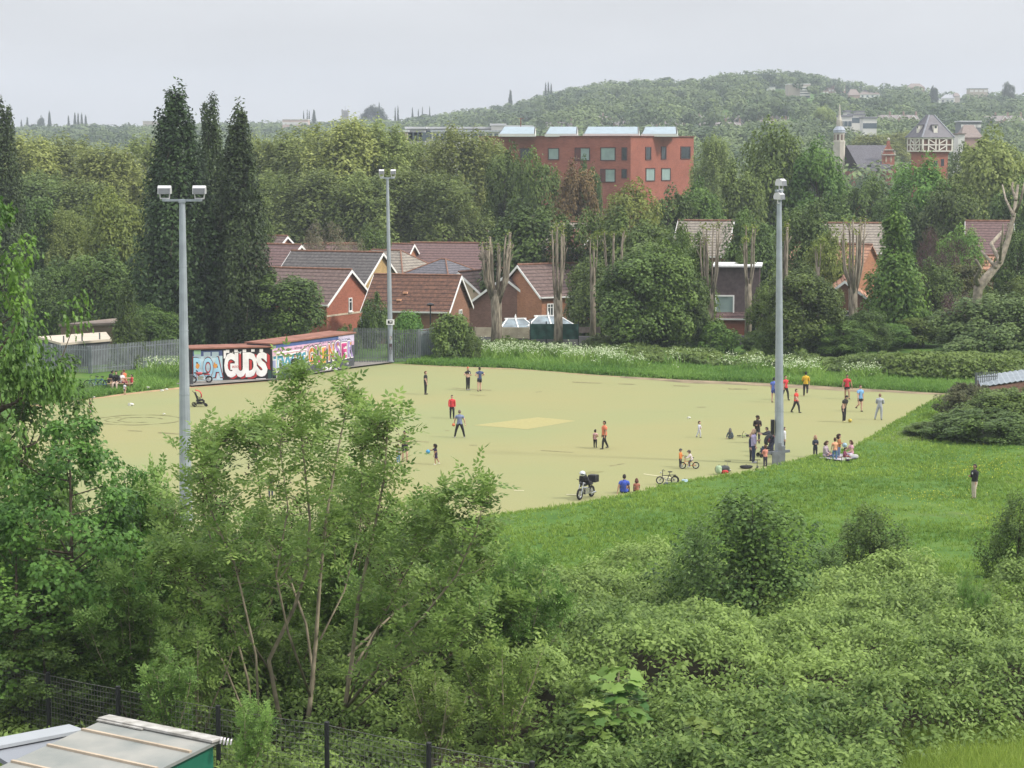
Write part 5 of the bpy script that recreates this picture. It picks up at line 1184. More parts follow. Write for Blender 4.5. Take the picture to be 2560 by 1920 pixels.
# dead leaning tree at the right edge
def px_tree(name, label, cat, Y, paths, barkm, group=None):
    """limbs given as picture paths at about distance Y, each point with its own depth offset, rooted on the ground"""
    p0 = paths[0][0][0]; b = at_y(p0[0], p0[1], Y); root = thing(name, label, cat, (b.x, b.y, gz1(b.x, b.y)), 0, group)
    mb = MB()
    for pts, radii in paths:
        P = []
        for q in pts:
            w = at_y(q[0], q[1], Y + (q[2] if len(q) > 2 else 0)); P.append(w - root.location)
        mb.tube(P, radii, 8)
    mb.build('trunk', barkm, root, True); return root
px_tree('dead_tree', 'dead leaning tree with broken grey limbs at the right edge', 'tree', 197, [
    ([(2443, 860), (2440, 770), (2446, 720), (2470, 690), (2500, 655, 1), (2520, 600, 1), (2534, 540, 2), (2545, 462, 3)], [.45, .4, .42, .38, .31, .24, .19, .11]),
    ([(2446, 715), (2440, 695, -1), (2452, 672, -2), (2440, 650, -3)], [.24, .2, .16, .12]),
    ([(2490, 668), (2464, 640, 2), (2452, 626, 3)], [.18, .13, .07]),
    ([(2500, 655), (2478, 610, 4), (2505, 580, 6)], [.2, .17, .15]),
    ([(2500, 650), (2504, 610, -2), (2508, 560, -3)], [.12, .1, .07]),
    ([(2534, 540), (2515, 500, 3), (2506, 462, 5)], [.14, .1, .06]),
    ([(2540, 530), (2552, 500, -1), (2562, 455, -1)], [.14, .11, .08]), ([(2540, 500), (2530, 470, 2), (2532, 455, 2)], [.14, .1, .08])], BARKD)

# ---------------------------------------------------------------- foreground trees and bushes
def fg_proto(key, seed, H, R, z0, K, M, rc, prof, L, Wd, tmpl, **kw): proto(key, seed, H, R, z0, K, M, rc, prof, L, Wd, tmpl=tmpl, **kw)
for s in (31, 32):
    fg_proto('sycamore', s, 14, 5, .8, 120, 105, 1.15, 'round', .27, .25, MAPLE, r0=.25, zsplit=3, nl=40, thin=.22, zst=.55, up=.8, shell=(.4, 1.05), lump=.5)
for s in (33, 34):
    fg_proto('hawthorn', s, 5, 2.4, .2, 150, 75, .55, 'dome', .17, .12, QUAD, r0=.1, zsplit=.5, nl=80, thin=.16, shell=(.25, 1.08), lump=.5, zst=1.5)
for px, yt, w, Y, lm, lb in [
    (-30, 452, 400, 64, L_SYCL, 'bright green sycamore tree at the left edge, tallest in the foreground'),
    (80, 850, 430, 66, L_SYC, 'sycamore tree with spread leafy boughs left of the pitch corner'),
    (170, 1020, 480, 60, L_SYC, 'dark sycamore tree in the left foreground overlapping the pitch'),
    (310, 1120, 260, 63, L_SYC, 'sycamore tree with stepped top reaching right over the pitch'),
    (30, 1330, 520, 59, L_SYC, 'dark leafy tree in the bottom left corner above the shed'),
    (120, 1540, 320, 57.5, L_HAW, 'shady bush with small round leaves by the mesh fence at left')]:
    tree('sycamore', px, yt, w, Y, lb, lm, 'sycamore_tree', 'tree')
for px, yt, w, Y, lb in [
    (1885, 1222, 390, 74, 'large dark hawthorn bush standing in the brambles'),
    (2170, 1258, 220, 85, 'round hawthorn bush on the lawn edge right of the large one'),
    (2075, 1365, 130, 81, 'small hawthorn bush at the left of the round one'),
    (2545, 1225, 180, 86, 'hawthorn bush at the right edge of the lawn'),
    (1745, 1300, 130, 77, 'pale hawthorn bush joined to the left of the large one')]:
    tree('hawthorn', px, yt, w, Y, lb, L_HAW, 'hawthorn_bush', 'bush')
for px, yt, w, Y, lm, lb in [
    (2425, 952, 170, 140, leafmat('leaf_dusty', (.05, .06, .028), (.13, .14, .06)), 'greyish bramble mound at the right corner of the pitch'),
    (2510, 968, 280, 134, L_MID, 'green bramble mound at the right edge of the pitch'),
    (2545, 965, 160, 140, L_MID, 'green bramble mound by the corrugated roof'),
    (2320, 1052, 150, 131, L_MID, 'low bramble mound where lawn and pitch meet at right'),
    (2460, 1020, 310, 129, L_MID, 'wide low bramble mound along the right lawn')]:
    tree('shrub', px, yt, w, Y, lb, lm, 'bramble_mound', 'bush')

def ash_mesh(seed, stems, twig_n, leaf_L, fcount, spread):
    """stems: list of (points, r0). returns (trunk MB, leaf verts, var, seeds)"""
    rng = np.random.default_rng(seed); mb = MB(); fc = []; fd = []; sd = []
    for pts, r0, lo in stems:
        P = [Vector(p) for p in pts]; k = len(P)
        mb.tube(P, [r0 * (1 - .85 * i / (k - 1)) for i in range(k)], 7)
        for j in range(twig_n):
            t = rng.uniform(lo, 1); q = t * (k - 1); i = min(int(q), k - 2); b = P[i].lerp(P[i + 1], q - i)
            a = rng.uniform(0, 6.283); el = rng.uniform(.25, 1.1); ln = spread * rng.uniform(.5, 1.25) * (1.3 - .9 * t)
            d = Vector((math.cos(a) * math.cos(el), math.sin(a) * math.cos(el), math.sin(el)))
            m_p = b + d * ln * .5 + Vector((0, 0, -.05)); e_ = b + d * ln + Vector((0, 0, .12 * ln))
            rr = max(.011, r0 * .26 * (1 - t * .7)); mb.tube([b, m_p, e_], [rr, rr * .7, rr * .3], 4, cap=False)
            for tip, cnt_ in ((e_, fcount), (m_p, fcount // 2), (b.lerp(m_p, .5), fcount // 4)):
                for _ in range(cnt_):
                    a2 = rng.uniform(0, 6.283); e2 = rng.uniform(-.2, 1.2)
                    fc.append(tuple(tip + Vector(rng.normal(scale=.1, size=3)))); fd.append((math.cos(a2) * math.cos(e2), math.sin(a2) * math.cos(e2), math.sin(e2)))
            if rng.random() < .36: sd.append(tuple(m_p - Vector((0, 0, .1))))
    fc = np.array(fc); fd = np.array(fd); n = nrm(rng.normal(scale=.35, size=fc.shape) + (0, 0, 1))
    v, nl = fronds(fc, fd, n, leaf_L, rng)
    var = np.repeat(np.clip(rng.normal(.5, .25, len(fc)), 0, 1), nl)
    return mb, v, var, sd
# the big ash in the middle: stems follow its real forks, each at its own depth
YA = 57.0
def ash_pts(path): return [at_y(p[0], p[1], YA + (p[2] if len(p) > 2 else 0)) for p in path]
base = at_y(690, 1900, YA); zb = gz1(base.x, base.y); ORG = Vector((base.x, base.y, zb))
def loc(path): return [p - ORG for p in ash_pts(path)]
stems = [
    ([(705, 1905), (700, 1800), (672, 1650, -.6), (735, 1520, -.8), (768, 1420, -1), (775, 1300, -1), (760, 1150, -1.2), (745, 1020, -1.4), (760, 925, -1.5)], .085, .42),
    ([(755, 1905), (775, 1760), (790, 1600, .3), (800, 1450, .3), (815, 1300, .4), (840, 1150, .6), (862, 1040, .8), (872, 960, .8)], .085, .42),
    ([(760, 1905, .5), (785, 1700, 1), (765, 1560, 1.4), (700, 1380, 2), (650, 1240, 2.4), (640, 1130, 2.5), (655, 1085, 2.5)], .06, .4),
    ([(845, 1900), (860, 1780), (880, 1650, -.5), (895, 1500, -1), (930, 1350, -1.3), (960, 1200, -1.6), (968, 1090, -1.8), (972, 1040, -1.8)], .085, .42),
    ([(862, 1775), (960, 1650, -1), (1060, 1540, -2), (1140, 1440, -2.5), (1190, 1330, -2.8), (1218, 1215, -3)], .06, .35),
    ([(866, 1700), (950, 1560, 1), (1010, 1430, 2), (1040, 1330, 2.5), (1050, 1270, 2.8)], .05, .3),
    ([(870, 1640), (1000, 1520, 2), (1130, 1450, 3), (1250, 1380, 3.5)], .045, .3),
    ([(640, 1900, 1), (620, 1700, 1.5), (560, 1480, 2), (520, 1320, 2.3), (540, 1180, 2.5), (560, 1100, 2.5)], .05, .35),
    ([(650, 1880, -1), (640, 1640, -1.5), (590, 1420, -2), (520, 1260, -2), (500, 1160, -2), (520, 1120, -2)], .045, .35),
    ([(900, 1900, 1), (1000, 1760, 1.5), (1120, 1640, 2), (1230, 1560, 2.4), (1330, 1500, 2.6)], .045, .3),
    ([(868, 1760), (930, 1600, -1), (1010, 1440, -1.6), (1080, 1330, -2), (1110, 1250, -2)], .04, .3),
    ([(775, 1740), (720, 1580, -1.5), (690, 1440, -2), (720, 1270, -2.2), (700, 1120, -2.4), (712, 1010, -2.4)], .045, .35),
    ([(800, 1600), (860, 1480, 1), (900, 1330, 1.6), (905, 1180, 2), (915, 1080, 2)], .035, .3),
    ([(640, 1860, .5), (560, 1660, 1), (470, 1480, 1.6), (430, 1340, 2), (440, 1260, 2)], .04, .3),
    ([(860, 1800), (980, 1690, -1.5), (1130, 1600, -2.4), (1200, 1530, -2.6)], .035, .25),
    ([(690, 1700), (600, 1560, -1), (480, 1440, -1.6), (400, 1400, -1.8)], .035, .25)]
root = thing('ash_tree', 'many-stemmed ash tree in the middle foreground with bare lower stems', 'tree', ORG)
mb, v, var, sd = ash_mesh(70, [(loc(p), r * .8, lo) for p, r, lo in stems], 28, .36, 7, 1.15)
mb.build('trunk', BARKG, root, True); link('crown', array_mesh('ash_crown', v, 4, L_ASH, {'var': var}), root)
rng = np.random.default_rng(71)
sd = np.array(sd); pts = np.repeat(sd, 22, 0) + rng.normal(scale=(.13, .13, .15), size=(len(sd) * 22, 3))
link('seed_clusters', array_mesh('seed_clusters', leaves(pts, nrm(rng.normal(size=pts.shape)), .085, .035, rng), 4, L_SEED, {'var': rng.random(len(pts))}), root)
# younger ash trees round it
def sapling(seed, H, R, ns, tw, fcount, leaf_L, sp=1.0):
    rng = np.random.default_rng(seed); st = []
    for i in range(ns):
        a = rng.uniform(0, 6.28); s = R * rng.uniform(.25, .95) if i else 0.1; h = H * rng.uniform(.7, 1) if i else H
        st.append(([(rng.normal() * .15, rng.normal() * .15, -.2), (math.cos(a) * s * .35, math.sin(a) * s * .35, h * .35), (math.cos(a) * s * .75, math.sin(a) * s * .75, h * .7), (math.cos(a) * s, math.sin(a) * s, h)], .045, .12))
    mb, v, var, sd = ash_mesh(seed, st, tw, leaf_L, fcount, sp)
    return mb.mesh('ash_sapling_trunk', BARKG, True), array_mesh('ash_sapling_crown', v, 4, L_ASH, {'var': var}), H, R + .6
PROTO['ashlow'] = [sapling(84, 3.2, 1.7, 9, 11, 5, .36, .8), sapling(85, 3.0, 1.8, 10, 11, 5, .36, .8), sapling(86, 3.4, 1.6, 8, 12, 5, .36, .8)]
PROTO['ash'] = [sapling(80, 6, 3.4, 13, 30, 5, .42), sapling(81, 6, 3.2, 11, 32, 5, .42), sapling(82, 6, 3.3, 15, 26, 5, .40)]
for px, yt, w, Y, lb in [
    (400, 1205, 420, 63, 'young ash tree with feathery top left of the big ash'),
    (560, 1275, 400, 61, 'young ash tree just behind the left stems of the big ash'),
    (1110, 1290, 440, 62, 'young ash tree right behind the big ash'),
    (1290, 1400, 360, 60, 'young ash tree with drooping fronds at the bramble edge'),
    (1260, 1600, 340, 55, 'low ash growth in front of the brambles right of the big ash'),
    (330, 1400, 420, 58, 'low ash growth above the shed roof'),
    (490, 1560, 360, 56, 'low ash growth left of the bare ash stems'),
    (615, 1770, 190, 51, 'small ash shoot beside the right corner of the shed'),
    (2430, 1440, 130, 66, 'thin ash sapling rising from the brambles at right'),
    (1090, 1680, 300, 53, 'low ash growth by the right-hand fence posts'),
    (850, 1200, 460, 65, 'young ash tree hidden behind the big ash crown'),
    (700, 1330, 380, 63, 'ash regrowth seen between the bare stems of the big ash'),
    (960, 1440, 380, 62, 'ash regrowth behind the right stems of the big ash'),
    (420, 1650, 260, 54, 'ash regrowth in front of the mesh fence at left'),
    (700, 1560, 330, 60, 'low ash bush behind the leftmost bare stems'),
    (900, 1650, 320, 59, 'low ash bush behind the right-hand bare stems')]:
    tree('ashlow' if yt > 1420 and px < 2000 else 'ash', px, yt, w, Y, lb, None, 'ash_sapling', 'tree')
px_sprig = [(1212, 1215, 62), ]
# young sycamores with large leaves low in front
def syc_sapling(seed):
    rng = np.random.default_rng(seed); mb = MB(); H = 2.2; c = []; n = []
    mb.tube([(0, 0, -.2), (.03, .02, 1.0), (0, .03, H)], [.03, .022, .008], 6)
    for i in range(9):
        z = .5 + 1.6 * i / 9
        for k in range(3):
            a = i * 1.3 + k * 2.1; r = .55 * (1.1 - z / H * .7); e_ = (math.cos(a) * r, math.sin(a) * r, z + .18)
            mb.tube([(0, 0, z), e_], [.008, .004], 4)
            for m in range(4): c.append(np.array(e_) + rng.normal(scale=.1, size=3)); n.append((math.cos(a) * .4, math.sin(a) * .4, .8))
    c = np.array(c); n = nrm(np.array(n) + rng.normal(scale=.2, size=c.shape))
    var = np.clip(rng.normal(.45, .2, len(c)) + (c[:, 2] > 1.9) * .5, 0, 1)
    return mb.mesh('sycamore_sapling_stem', BARKG, True), array_mesh('sycamore_sapling_crown', leaves(c, n, .30, .30, rng, MAPLE), 12, leafmat('leaf_sapling', (.06, .135, .03), (.19, .27, .06), .35), {'var': var}), H + .15, .75
PROTO['sycsap'] = [syc_sapling(90), syc_sapling(91)]
for px, yt, w, Y, lb in [(1545, 1660, 230, 54, 'sycamore sapling with big yellowish top leaves in the brambles'),
                         (1480, 1740, 170, 53, 'smaller sycamore sapling left of the yellowish one'),
                         (1755, 1790, 170, 52, 'sycamore sapling at the bottom edge right of the others'),
                         (1690, 1870, 120, 51, 'sycamore sapling cut by the bottom edge')]:
    tree('sycsap', px, yt, w, Y, lb, None, 'sycamore_sapling', 'tree')

# ---------------------------------------------------------------- brambles, grass, cow parsley (ground cover)
def hb(x, y):
    m1 = sstep(.34, .62, vnoise(x * .72, y, 2.7, 3) * .75 + .25 * vnoise(x, y, 1.0, 7)); m2 = sstep(.4, .7, vnoise(x * .8, y, 1.5, 13))
    return .25 + 1.15 * m1 * (.45 + .9 * vnoise(x, y, 8.0, 4)) + .45 * m2 + .45 * vnoise(x, y, .9, 5)
def bramble():
    rng = np.random.default_rng(101); N = 52000
    y = 47 + (93 - 47) * rng.random(N) ** .92; x = (rng.random(N) * 2 - 1) * (.236 * y + 2.2)
    px = 1280 + x / y * F
    top = 84.5 - 3.0 * vnoise(x, y, 6, 8) + np.clip((px - 1750) / 500, -1.5, 1) * -3.0
    keep = (y < top)
    grassy = (px > 2350) & (y < 53.5 + (px - 2350) / 130)
    keep &= ~grassy
    x, y = x[keep], y[keep]; N = len(x); e_ = .12
    px = px[keep]; h = hb(x, y) * sstep(0, 3, (top[keep] - y) + .6) * (1 - .85 * (1 - sstep(0, 4.5, y - 53.2 - (px - 2350) / 130)) * (px > 2260))
    h = h * (1 - .65 * (1 - sstep(54, 62, y)) * (px < 1350))
    gx = (hb(x + e_, y) - hb(x - e_, y)) / (2 * e_); gy = (hb(x, y + e_) - hb(x, y - e_)) / (2 * e_)
    z = gz(x, y) + h - np.abs(rng.normal(scale=.2, size=N)) + (rng.random(N) < .10) * rng.uniform(0, .4, N)
    axis = nrm(np.stack([-gx * .5, -gy * .5, np.ones(N)], 1) + rng.normal(size=(N, 3)) * .22)       # each shoot leans out of its mound
    K = 10; k = np.arange(K)[None]; a0 = rng.uniform(0, 6.283, (N, 1)); an = a0 + k * 2.4; rad = np.stack([np.cos(an), np.sin(an), np.zeros_like(an)], -1)
    r = (.035 + .012 * k) * rng.uniform(.8, 1.25, (N, 1)); P = np.stack([x, y, z], 1)[:, None] + rad * r[..., None] - axis[:, None] * (.034 * k)[..., None]
    n = nrm(axis[:, None] * (.95 - .02 * k)[..., None] + rad * .45 + rng.normal(scale=.18, size=P.shape))
    sv = -.1 + .6 * vnoise(x, y, 4.5, 11) + .4 * vnoise(x, y, 1.3, 15) + .5 * (rng.random(N) - .5)
    var = np.clip(sv[:, None] + .22 * (k < 4) + .2 * (rng.random((N, K)) - .5), 0, 1)
    L = np.repeat(rng.uniform(.12, .19, N), K)
    v_ = leaves((P + rad * .05).reshape(-1, 3), n.reshape(-1, 3), L, L * .52, rng, QUAD, (rad * 1.8 + np.array([0, 0, -.25])).reshape(-1, 3))
    var = var.ravel()
    o = link('bramble_thicket', array_mesh('bramble_thicket', v_, 4, L_BRAM, {'var': var}))
    tag(o, 'pale green bramble thicket covering the foreground bank', 'brambles', None, 'stuff')
bramble()
def tufts(name, label, pts, m, h, w, nb, rng, cat='grass'):
    N = len(pts); P = np.repeat(pts, nb, 0) + np.concatenate([rng.normal(scale=h * .35, size=(N * nb, 2)), np.zeros((N * nb, 1))], 1)
    a = rng.uniform(0, 6.283, N * nb); b = np.stack([np.cos(a), np.sin(a), np.zeros_like(a)], 1)
    hh = np.repeat(h * rng.uniform(.5, 1.4, N), nb) * rng.uniform(.6, 1.2, N * nb)
    tip = P + np.stack([rng.normal(scale=.45, size=N * nb) * hh, rng.normal(scale=.45, size=N * nb) * hh, hh], 1)
    v = np.stack([P - b * w, P + b * w, tip], 1).reshape(-1, 3)
    var = np.clip(np.repeat(vnoise(pts[:, 0], pts[:, 1], 5, 12) * .6 + rng.random(N) * .4, nb) + rng.normal(scale=.12, size=N * nb), 0, 1)
    return tag(link(name, array_mesh(name, v, 3, m, {'var': var})), label, cat, None, 'stuff')
rng = np.random.default_rng(111)
N2 = 9000; y2 = 49 + 8 * rng.random(N2); x2 = (rng.random(N2)) * .245 * y2
k2 = (1280 + x2 / y2 * F > 2290); x2, y2 = x2[k2], y2[k2]
tufts('verge_grass', 'patch of green grass in the bottom right corner', np.stack([x2, y2, gz(x2, y2)], 1), L_GRASS, .32, .016, 12, rng)
N = 75000; y = 78 + 80 * rng.random(N); x = (rng.random(N) * 2 - 1) * (.236 * y + 3)
k = (y < crest(x) + 1.6); x, y = x[k], y[k]
tufts('lawn_grass', 'green grass growing on the lawn bank', np.stack([x, y, gz(x, y)], 1), L_GRASS, .15, .035, 6, rng)
N = 19000; x = -34 + 80 * rng.random(N); y = far_edge(x) + .2 + 13 * rng.random(N) ** 1.3
k = (np.abs(x) < .236 * y) & ~((x > -24) & (x < -8.2) & (y < 192)); x, y = x[k], y[k]
hv = np.clip((y - far_edge(x)) / 6, .3, 1)
tufts('bank_grass', 'long green grass along the far edge of the pitch', np.stack([x, y, gz(x, y)], 1), L_GRASSF, .27, .07, 7, rng)
def parsley():
    rng = np.random.default_rng(121); N = 2300
    px = rng.uniform(1090, 2120, N); x = (px - 1280) / F * 186; yv = far_edge(x) + 8.6 + rng.normal(scale=1.9, size=N)
    k = vnoise(px / 30, yv, 1.6, 14) > .58; x, yv = x[k], yv[k]
    x = np.concatenate([x, rng.uniform(-27.5, -22.5, 90)]); yv = np.concatenate([yv, rng.uniform(171, 175, 90)])
    N = len(x); h = rng.uniform(.6, 1.15, N); P = np.stack([x, yv, gz(x, yv) + h], 1)
    c = np.repeat(P, 5, 0) + rng.normal(scale=(.18, .18, .1), size=(N * 5, 3))
    n = nrm(rng.normal(scale=.3, size=c.shape) + (0, -.3, 1))
    v1 = leaves(c, n, .12, .12, rng); a1 = rng.random(len(c))
    o = tag(link('cow_parsley', array_mesh('cow_parsley', v1, 4, L_UMBEL, {'var': a1})), 'white cow parsley flowering along the bank', 'flowers', None, 'stuff')
    tufts('parsley_stems', 'green stems and leaves under the white cow parsley', np.stack([x, yv, gz(x, yv)], 1), L_GRASSF, .8, .09, 6, rng, 'plants')
parsley()
def undergrowth():
    rng = np.random.default_rng(125); N = 46000; px = rng.uniform(1080, 2620, N); x = (px - 1280) / F * 190; y = far_edge(x) + 9.5 + rng.random(N) ** .8 * 7 - (px > 1950) * 1.5
    h = (.25 + (.45 + .75 * (px > 1950)) * sstep(.3, .8, vnoise(x, y * .6, 2.0, 21)) + .45 * vnoise(x, y, .8, 22)) * sstep(0, 2.2, y - far_edge(x) - 7.2)
    z = gz(x, y) + h * (1 - .8 * rng.random(N) ** 2.2); n = nrm(rng.normal(size=(N, 3)) * .5 + np.array([0, -.45, .8]))
    var = np.clip(.6 * vnoise(x, y, 3, 23) + .5 * rng.random(N) - .1, 0, 1)
    tag(link('bank_undergrowth', array_mesh('bank_undergrowth', leaves(np.stack([x, y, z], 1), n, .30, .20, rng), 4, L_MID, {'var': var})), 'low tangled undergrowth along the back of the far bank', 'undergrowth', None, 'stuff')
undergrowth()
def buttercups():
    rng = np.random.default_rng(131); c = []
    for px, py, rx, ry, n in [(2420, 1180, 60, 12, 160), (2330, 1245, 70, 12, 160), (2480, 1165, 60, 18, 150), (2490, 1310, 40, 12, 60), (2150, 1400, 60, 20, 60)]:
        for _ in range(n):
            p = on_ground(px + rng.normal() * rx, py + rng.normal() * ry); c.append((p.x, p.y, p.z + .16))
    c = np.array(c); n = nrm(rng.normal(scale=.3, size=c.shape) + (0, -.3, 1))
    tag(link('buttercups', array_mesh('buttercups', leaves(c, n, .05, .05, rng), 4, leafmat('petal_yellow', (.4, .38, .02), (.6, .55, .04)), {'var': rng.random(len(c))})), 'tiny yellow buttercups in the lawn', 'flowers', None, 'stuff')
buttercups()
# single poplars and crowns that stand out on the skyline
for i, (px, yt, w, Y, kind, lb) in enumerate([
    (53, 297, 10, 1800, 'poplar', 'leftmost thin poplar on the far left skyline'), (68, 291, 12, 1800, 'poplar', 'thin poplar on the skyline second from the left'), (123, 275, 15, 1700, 'poplar', 'tall pointed poplar alone on the left skyline'),
    (171, 287, 10, 1750, 'poplar', 'slim poplar just left of the skyline poplar clump'), (187, 279, 12, 1750, 'poplar', 'first poplar of the skyline clump at left'), (195, 281, 12, 1760, 'poplar', 'second poplar of the skyline clump at left'),
    (204, 280, 12, 1750, 'poplar', 'third poplar of the skyline clump at left'), (214, 286, 13, 1740, 'poplar', 'last poplar of the skyline clump at left'), (102, 288, 22, 1780, 'broad', 'rounded tree beside the lone left skyline poplar'),
    (759, 274, 6, 1700, 'poplar', 'thin poplar left of the clump beyond the pink slab'), (768, 272, 6, 1700, 'poplar', 'second thin poplar beyond the pink slab'), (773, 274, 7, 1710, 'poplar', 'third thin poplar beyond the pink slab'), (785, 272, 16, 1700, 'poplar', 'thick poplar right of the pink slab'),
    (948, 253, 9, 1600, 'poplar', 'pointed poplar rising from the large round wood on the skyline'), (988, 266, 7, 1650, 'poplar', 'first of two thin poplars in the skyline dip'), (995, 262, 8, 1650, 'poplar', 'second of two thin poplars in the skyline dip'),
    (1031, 267, 8, 1700, 'poplar', 'poplar at the left foot of the hill'), (1046, 270, 6, 1700, 'poplar', 'second poplar at the left foot of the hill'), (1056, 265, 6, 1700, 'poplar', 'third poplar at the left foot of the hill'), (1074, 264, 6, 1700, 'poplar', 'fourth poplar at the left foot of the hill'),
    (1276, 223, 18, 1600, 'poplar', 'dark broad poplar standing alone on the left slope of the hill'), (1364, 204, 9, 1650, 'poplar', 'left poplar of the trio on the hill crest'), (1371, 203, 9, 1650, 'poplar', 'middle poplar of the trio on the hill crest'), (1378, 207, 9, 1650, 'poplar', 'right poplar of the trio on the hill crest'),
    (935, 262, 75, 1650, 'broad', 'large round dark wood crown on the left skyline'), (2522, 203, 34, 1500, 'broad', 'round tree standing above the skyline at right'), (2335, 213, 26, 1500, 'broad', 'round tree by the notch on the right skyline'),
    (1468, 248, 34, 1250, 'broad', 'yellowish tree on the hill above the brick building'), (1398, 262, 26, 1250, 'broad', 'small yellowish tree on the hill left of the other'), (1524, 248, 30, 1240, 'broad', 'yellowish tree on the hill right of the other'), (2060, 262, 70, 900, 'broad', 'pale tree left of the white spire')]):
    lm = leafmat('leaf_far_dark', (.03, .045, .024), (.07, .095, .04)) if kind == 'poplar' or px in (935, 2522, 2335, 102) else L_OLIVE
    p_ = at_y(px, yt, Y); tree(kind, px, yt, w, Y, lb, lm, 'poplar_tree' if kind == 'poplar' else 'broadleaf_tree', 'tree', None, BARK, min(gz1(p_.x, p_.y), p_.z - 6))
# ---------------------------------------------------------------- floodlight masts
GALV = mat('galvanised', (.30, .335, .37), .5, .14, 1.4, metal=.25, spec=.5); GALVD = mat('galvanised_dark', (.17, .185, .20), .6, .2, 3)
ALU = mat('lamp_aluminium', (.60, .60, .61), .35, .06, 2, metal=.35, spec=.6); LENS = mat('lamp_lens', (.16, .17, .18), .15, .1, 2, spec=.7)
def mast(px_b, py_b, px_t, py_t, label, r0, r1, arm_rz, arm_w, stack=False, heads=.62):
    b = on_ground(px_b, py_b); t = at_y(px_t, py_t, b.y); r = thing('floodlight_mast', label, 'floodlight', (b.x, b.y, b.z), 0, 'floodlight masts round the pitch'); H = t.z - b.z; top = t - b; top = Vector((top.x, 0, H))
    m = MB(); n = 12; seg = 5
    for i in range(seg):
        a = i / seg; c = (i + 1) / seg; ra = r0 + (r1 - r0) * a; rc = r0 + (r1 - r0) * c
        m.tube([top * a, top * (c - .004), top * (c - .004), top * c], [ra, rc, rc + .012, rc + .012], n)
    m.build('pole', GALV, r)
    bs = MB(); bs.lathe([(r0 + .09, -.3), (r0 + .09, .04), (r0 + .02, .12)], (0, 0, 0), 12); bs.build('base', GALVD, r); bs = MB(); bs.box((0, -r0 - .03, .9), (.16, .06, .55)); bs.build('hatch', GALVD, r)
    q = Matrix.Rotation(arm_rz, 3, 'Z'); a = MB(); a.bar(top + q @ Vector((-arm_w / 2, 0, .04)), top + q @ Vector((arm_w / 2, 0, .04)), .12, .10); a.box(top + Vector((0, 0, 0)), (.3, .3, .12), arm_rz); a.build('crossarm', GALV, r)
    for s in (-1, 1):
        c = top + q @ Vector((s * (arm_w / 2 - .12), 0, .12)); hz = .36
        if stack: c = top + q @ Vector((.10 * s, 0, 0)) + Vector((0.05, 0, .10 if s > 0 else -.62)); hz = .34
        h = MB(); w = heads; d = .42
        def P(x, y, z): return c + q @ Vector((x, y, z + hz))
        prof = [(-d * .5, -.16), (-d * .42, .12), (-d * .1, .22), (d * .32, .20), (d * .5, .02), (d * .46, -.14)]
        V = [P(-w / 2, y, z) for y, z in prof] + [P(w / 2, y, z) for y, z in prof]; k = len(prof)
        h.add(V, [tuple(range(k)), tuple(range(2 * k - 1, k - 1, -1))] + [(i, i + k, (i + 1) % k + k, (i + 1) % k) for i in range(k)]); hd = h.build('lamp_head', ALU, r)
        ln = MB(); ln.add([P(-w * .45, -d * .5 - .012, -.15), P(w * .45, -d * .5 - .012, -.15), P(w * .45, -d * .44 - .012, .10), P(-w * .45, -d * .44 - .012, .10)], [(0, 1, 2, 3)]); ln.build('lens', LENS, hd)
        br = MB()
        for x in (-w * .42, w * .42): br.bar(P(x, 0, -.02), c + q @ Vector((x * .8, 0, -.02)), .05)
        br.bar(c + q @ Vector((-w * .36, 0, 0)), c + q @ Vector((w * .36, 0, 0)), .06); br.build('bracket', ALU, hd)
    return r
M1 = mast(465, 1300, 455.5, 503, 'tall grey floodlight mast at left in front of the poplars with two white lamp heads', .30, .135, .0, 1.80, heads=.58)
M2 = mast(977, 906, 968.5, 446, 'grey floodlight mast in the middle beside the palisade gate', .22, .11, .04, 1.15, heads=.40)
M3 = mast(1948, 1160, 1948, 478, 'grey floodlight mast at right with its lamp heads turned side-on', .26, .125, 1.05, .9, True, .62)
def box_on(name, label, cat, p, d, m, rz=0.0):
    r = thing(name, label, cat, p, rz); return r
# switch boxes, brackets and the sign fixed to the masts
b = MB(); b.box((-.38, 0, 2.0), (.18, .3, .78)); b.build('switch_box', BLACK, M3)
b = MB(); b.bar((-.62, -.12, .62), (.55, -.1, .72), .14, .14); b.box((-.15, -.2, .3), (.5, .3, .8)); b.box((.12, -.2, .45), (.32, .25, 1.1)); b.build('guard_plinth', GALVD, M3)
sg = MB(); sg.box((0, -.28, 3.15), (.62, .03, .42)); s_ = sg.build('sign', mat('sign_white', (.72, .72, .71), .5, .05), M2)
sb = MB(); sb.box((-.02, -.299, 3.15), (.38, .006, .24)); sb.box((.02, -.304, 3.17), (.16, .006, .09), 0, 1); sb.build('sign_symbol', [BLACK, mat('sign_white', (0, 0, 0))], s_)
b = MB(); b.box((.02, -.24, 1.9), (.2, .03, .3)); b.build('sticker', mat('sticker_pale', (.3, .28, .27), .7, .5, 8), M2)
b = MB(); b.box((0, -.24, 1.2), (.24, .03, .5)); b.build('sticker', mat('sticker_dark', (.07, .05, .05), .7, .5, 8), M2)

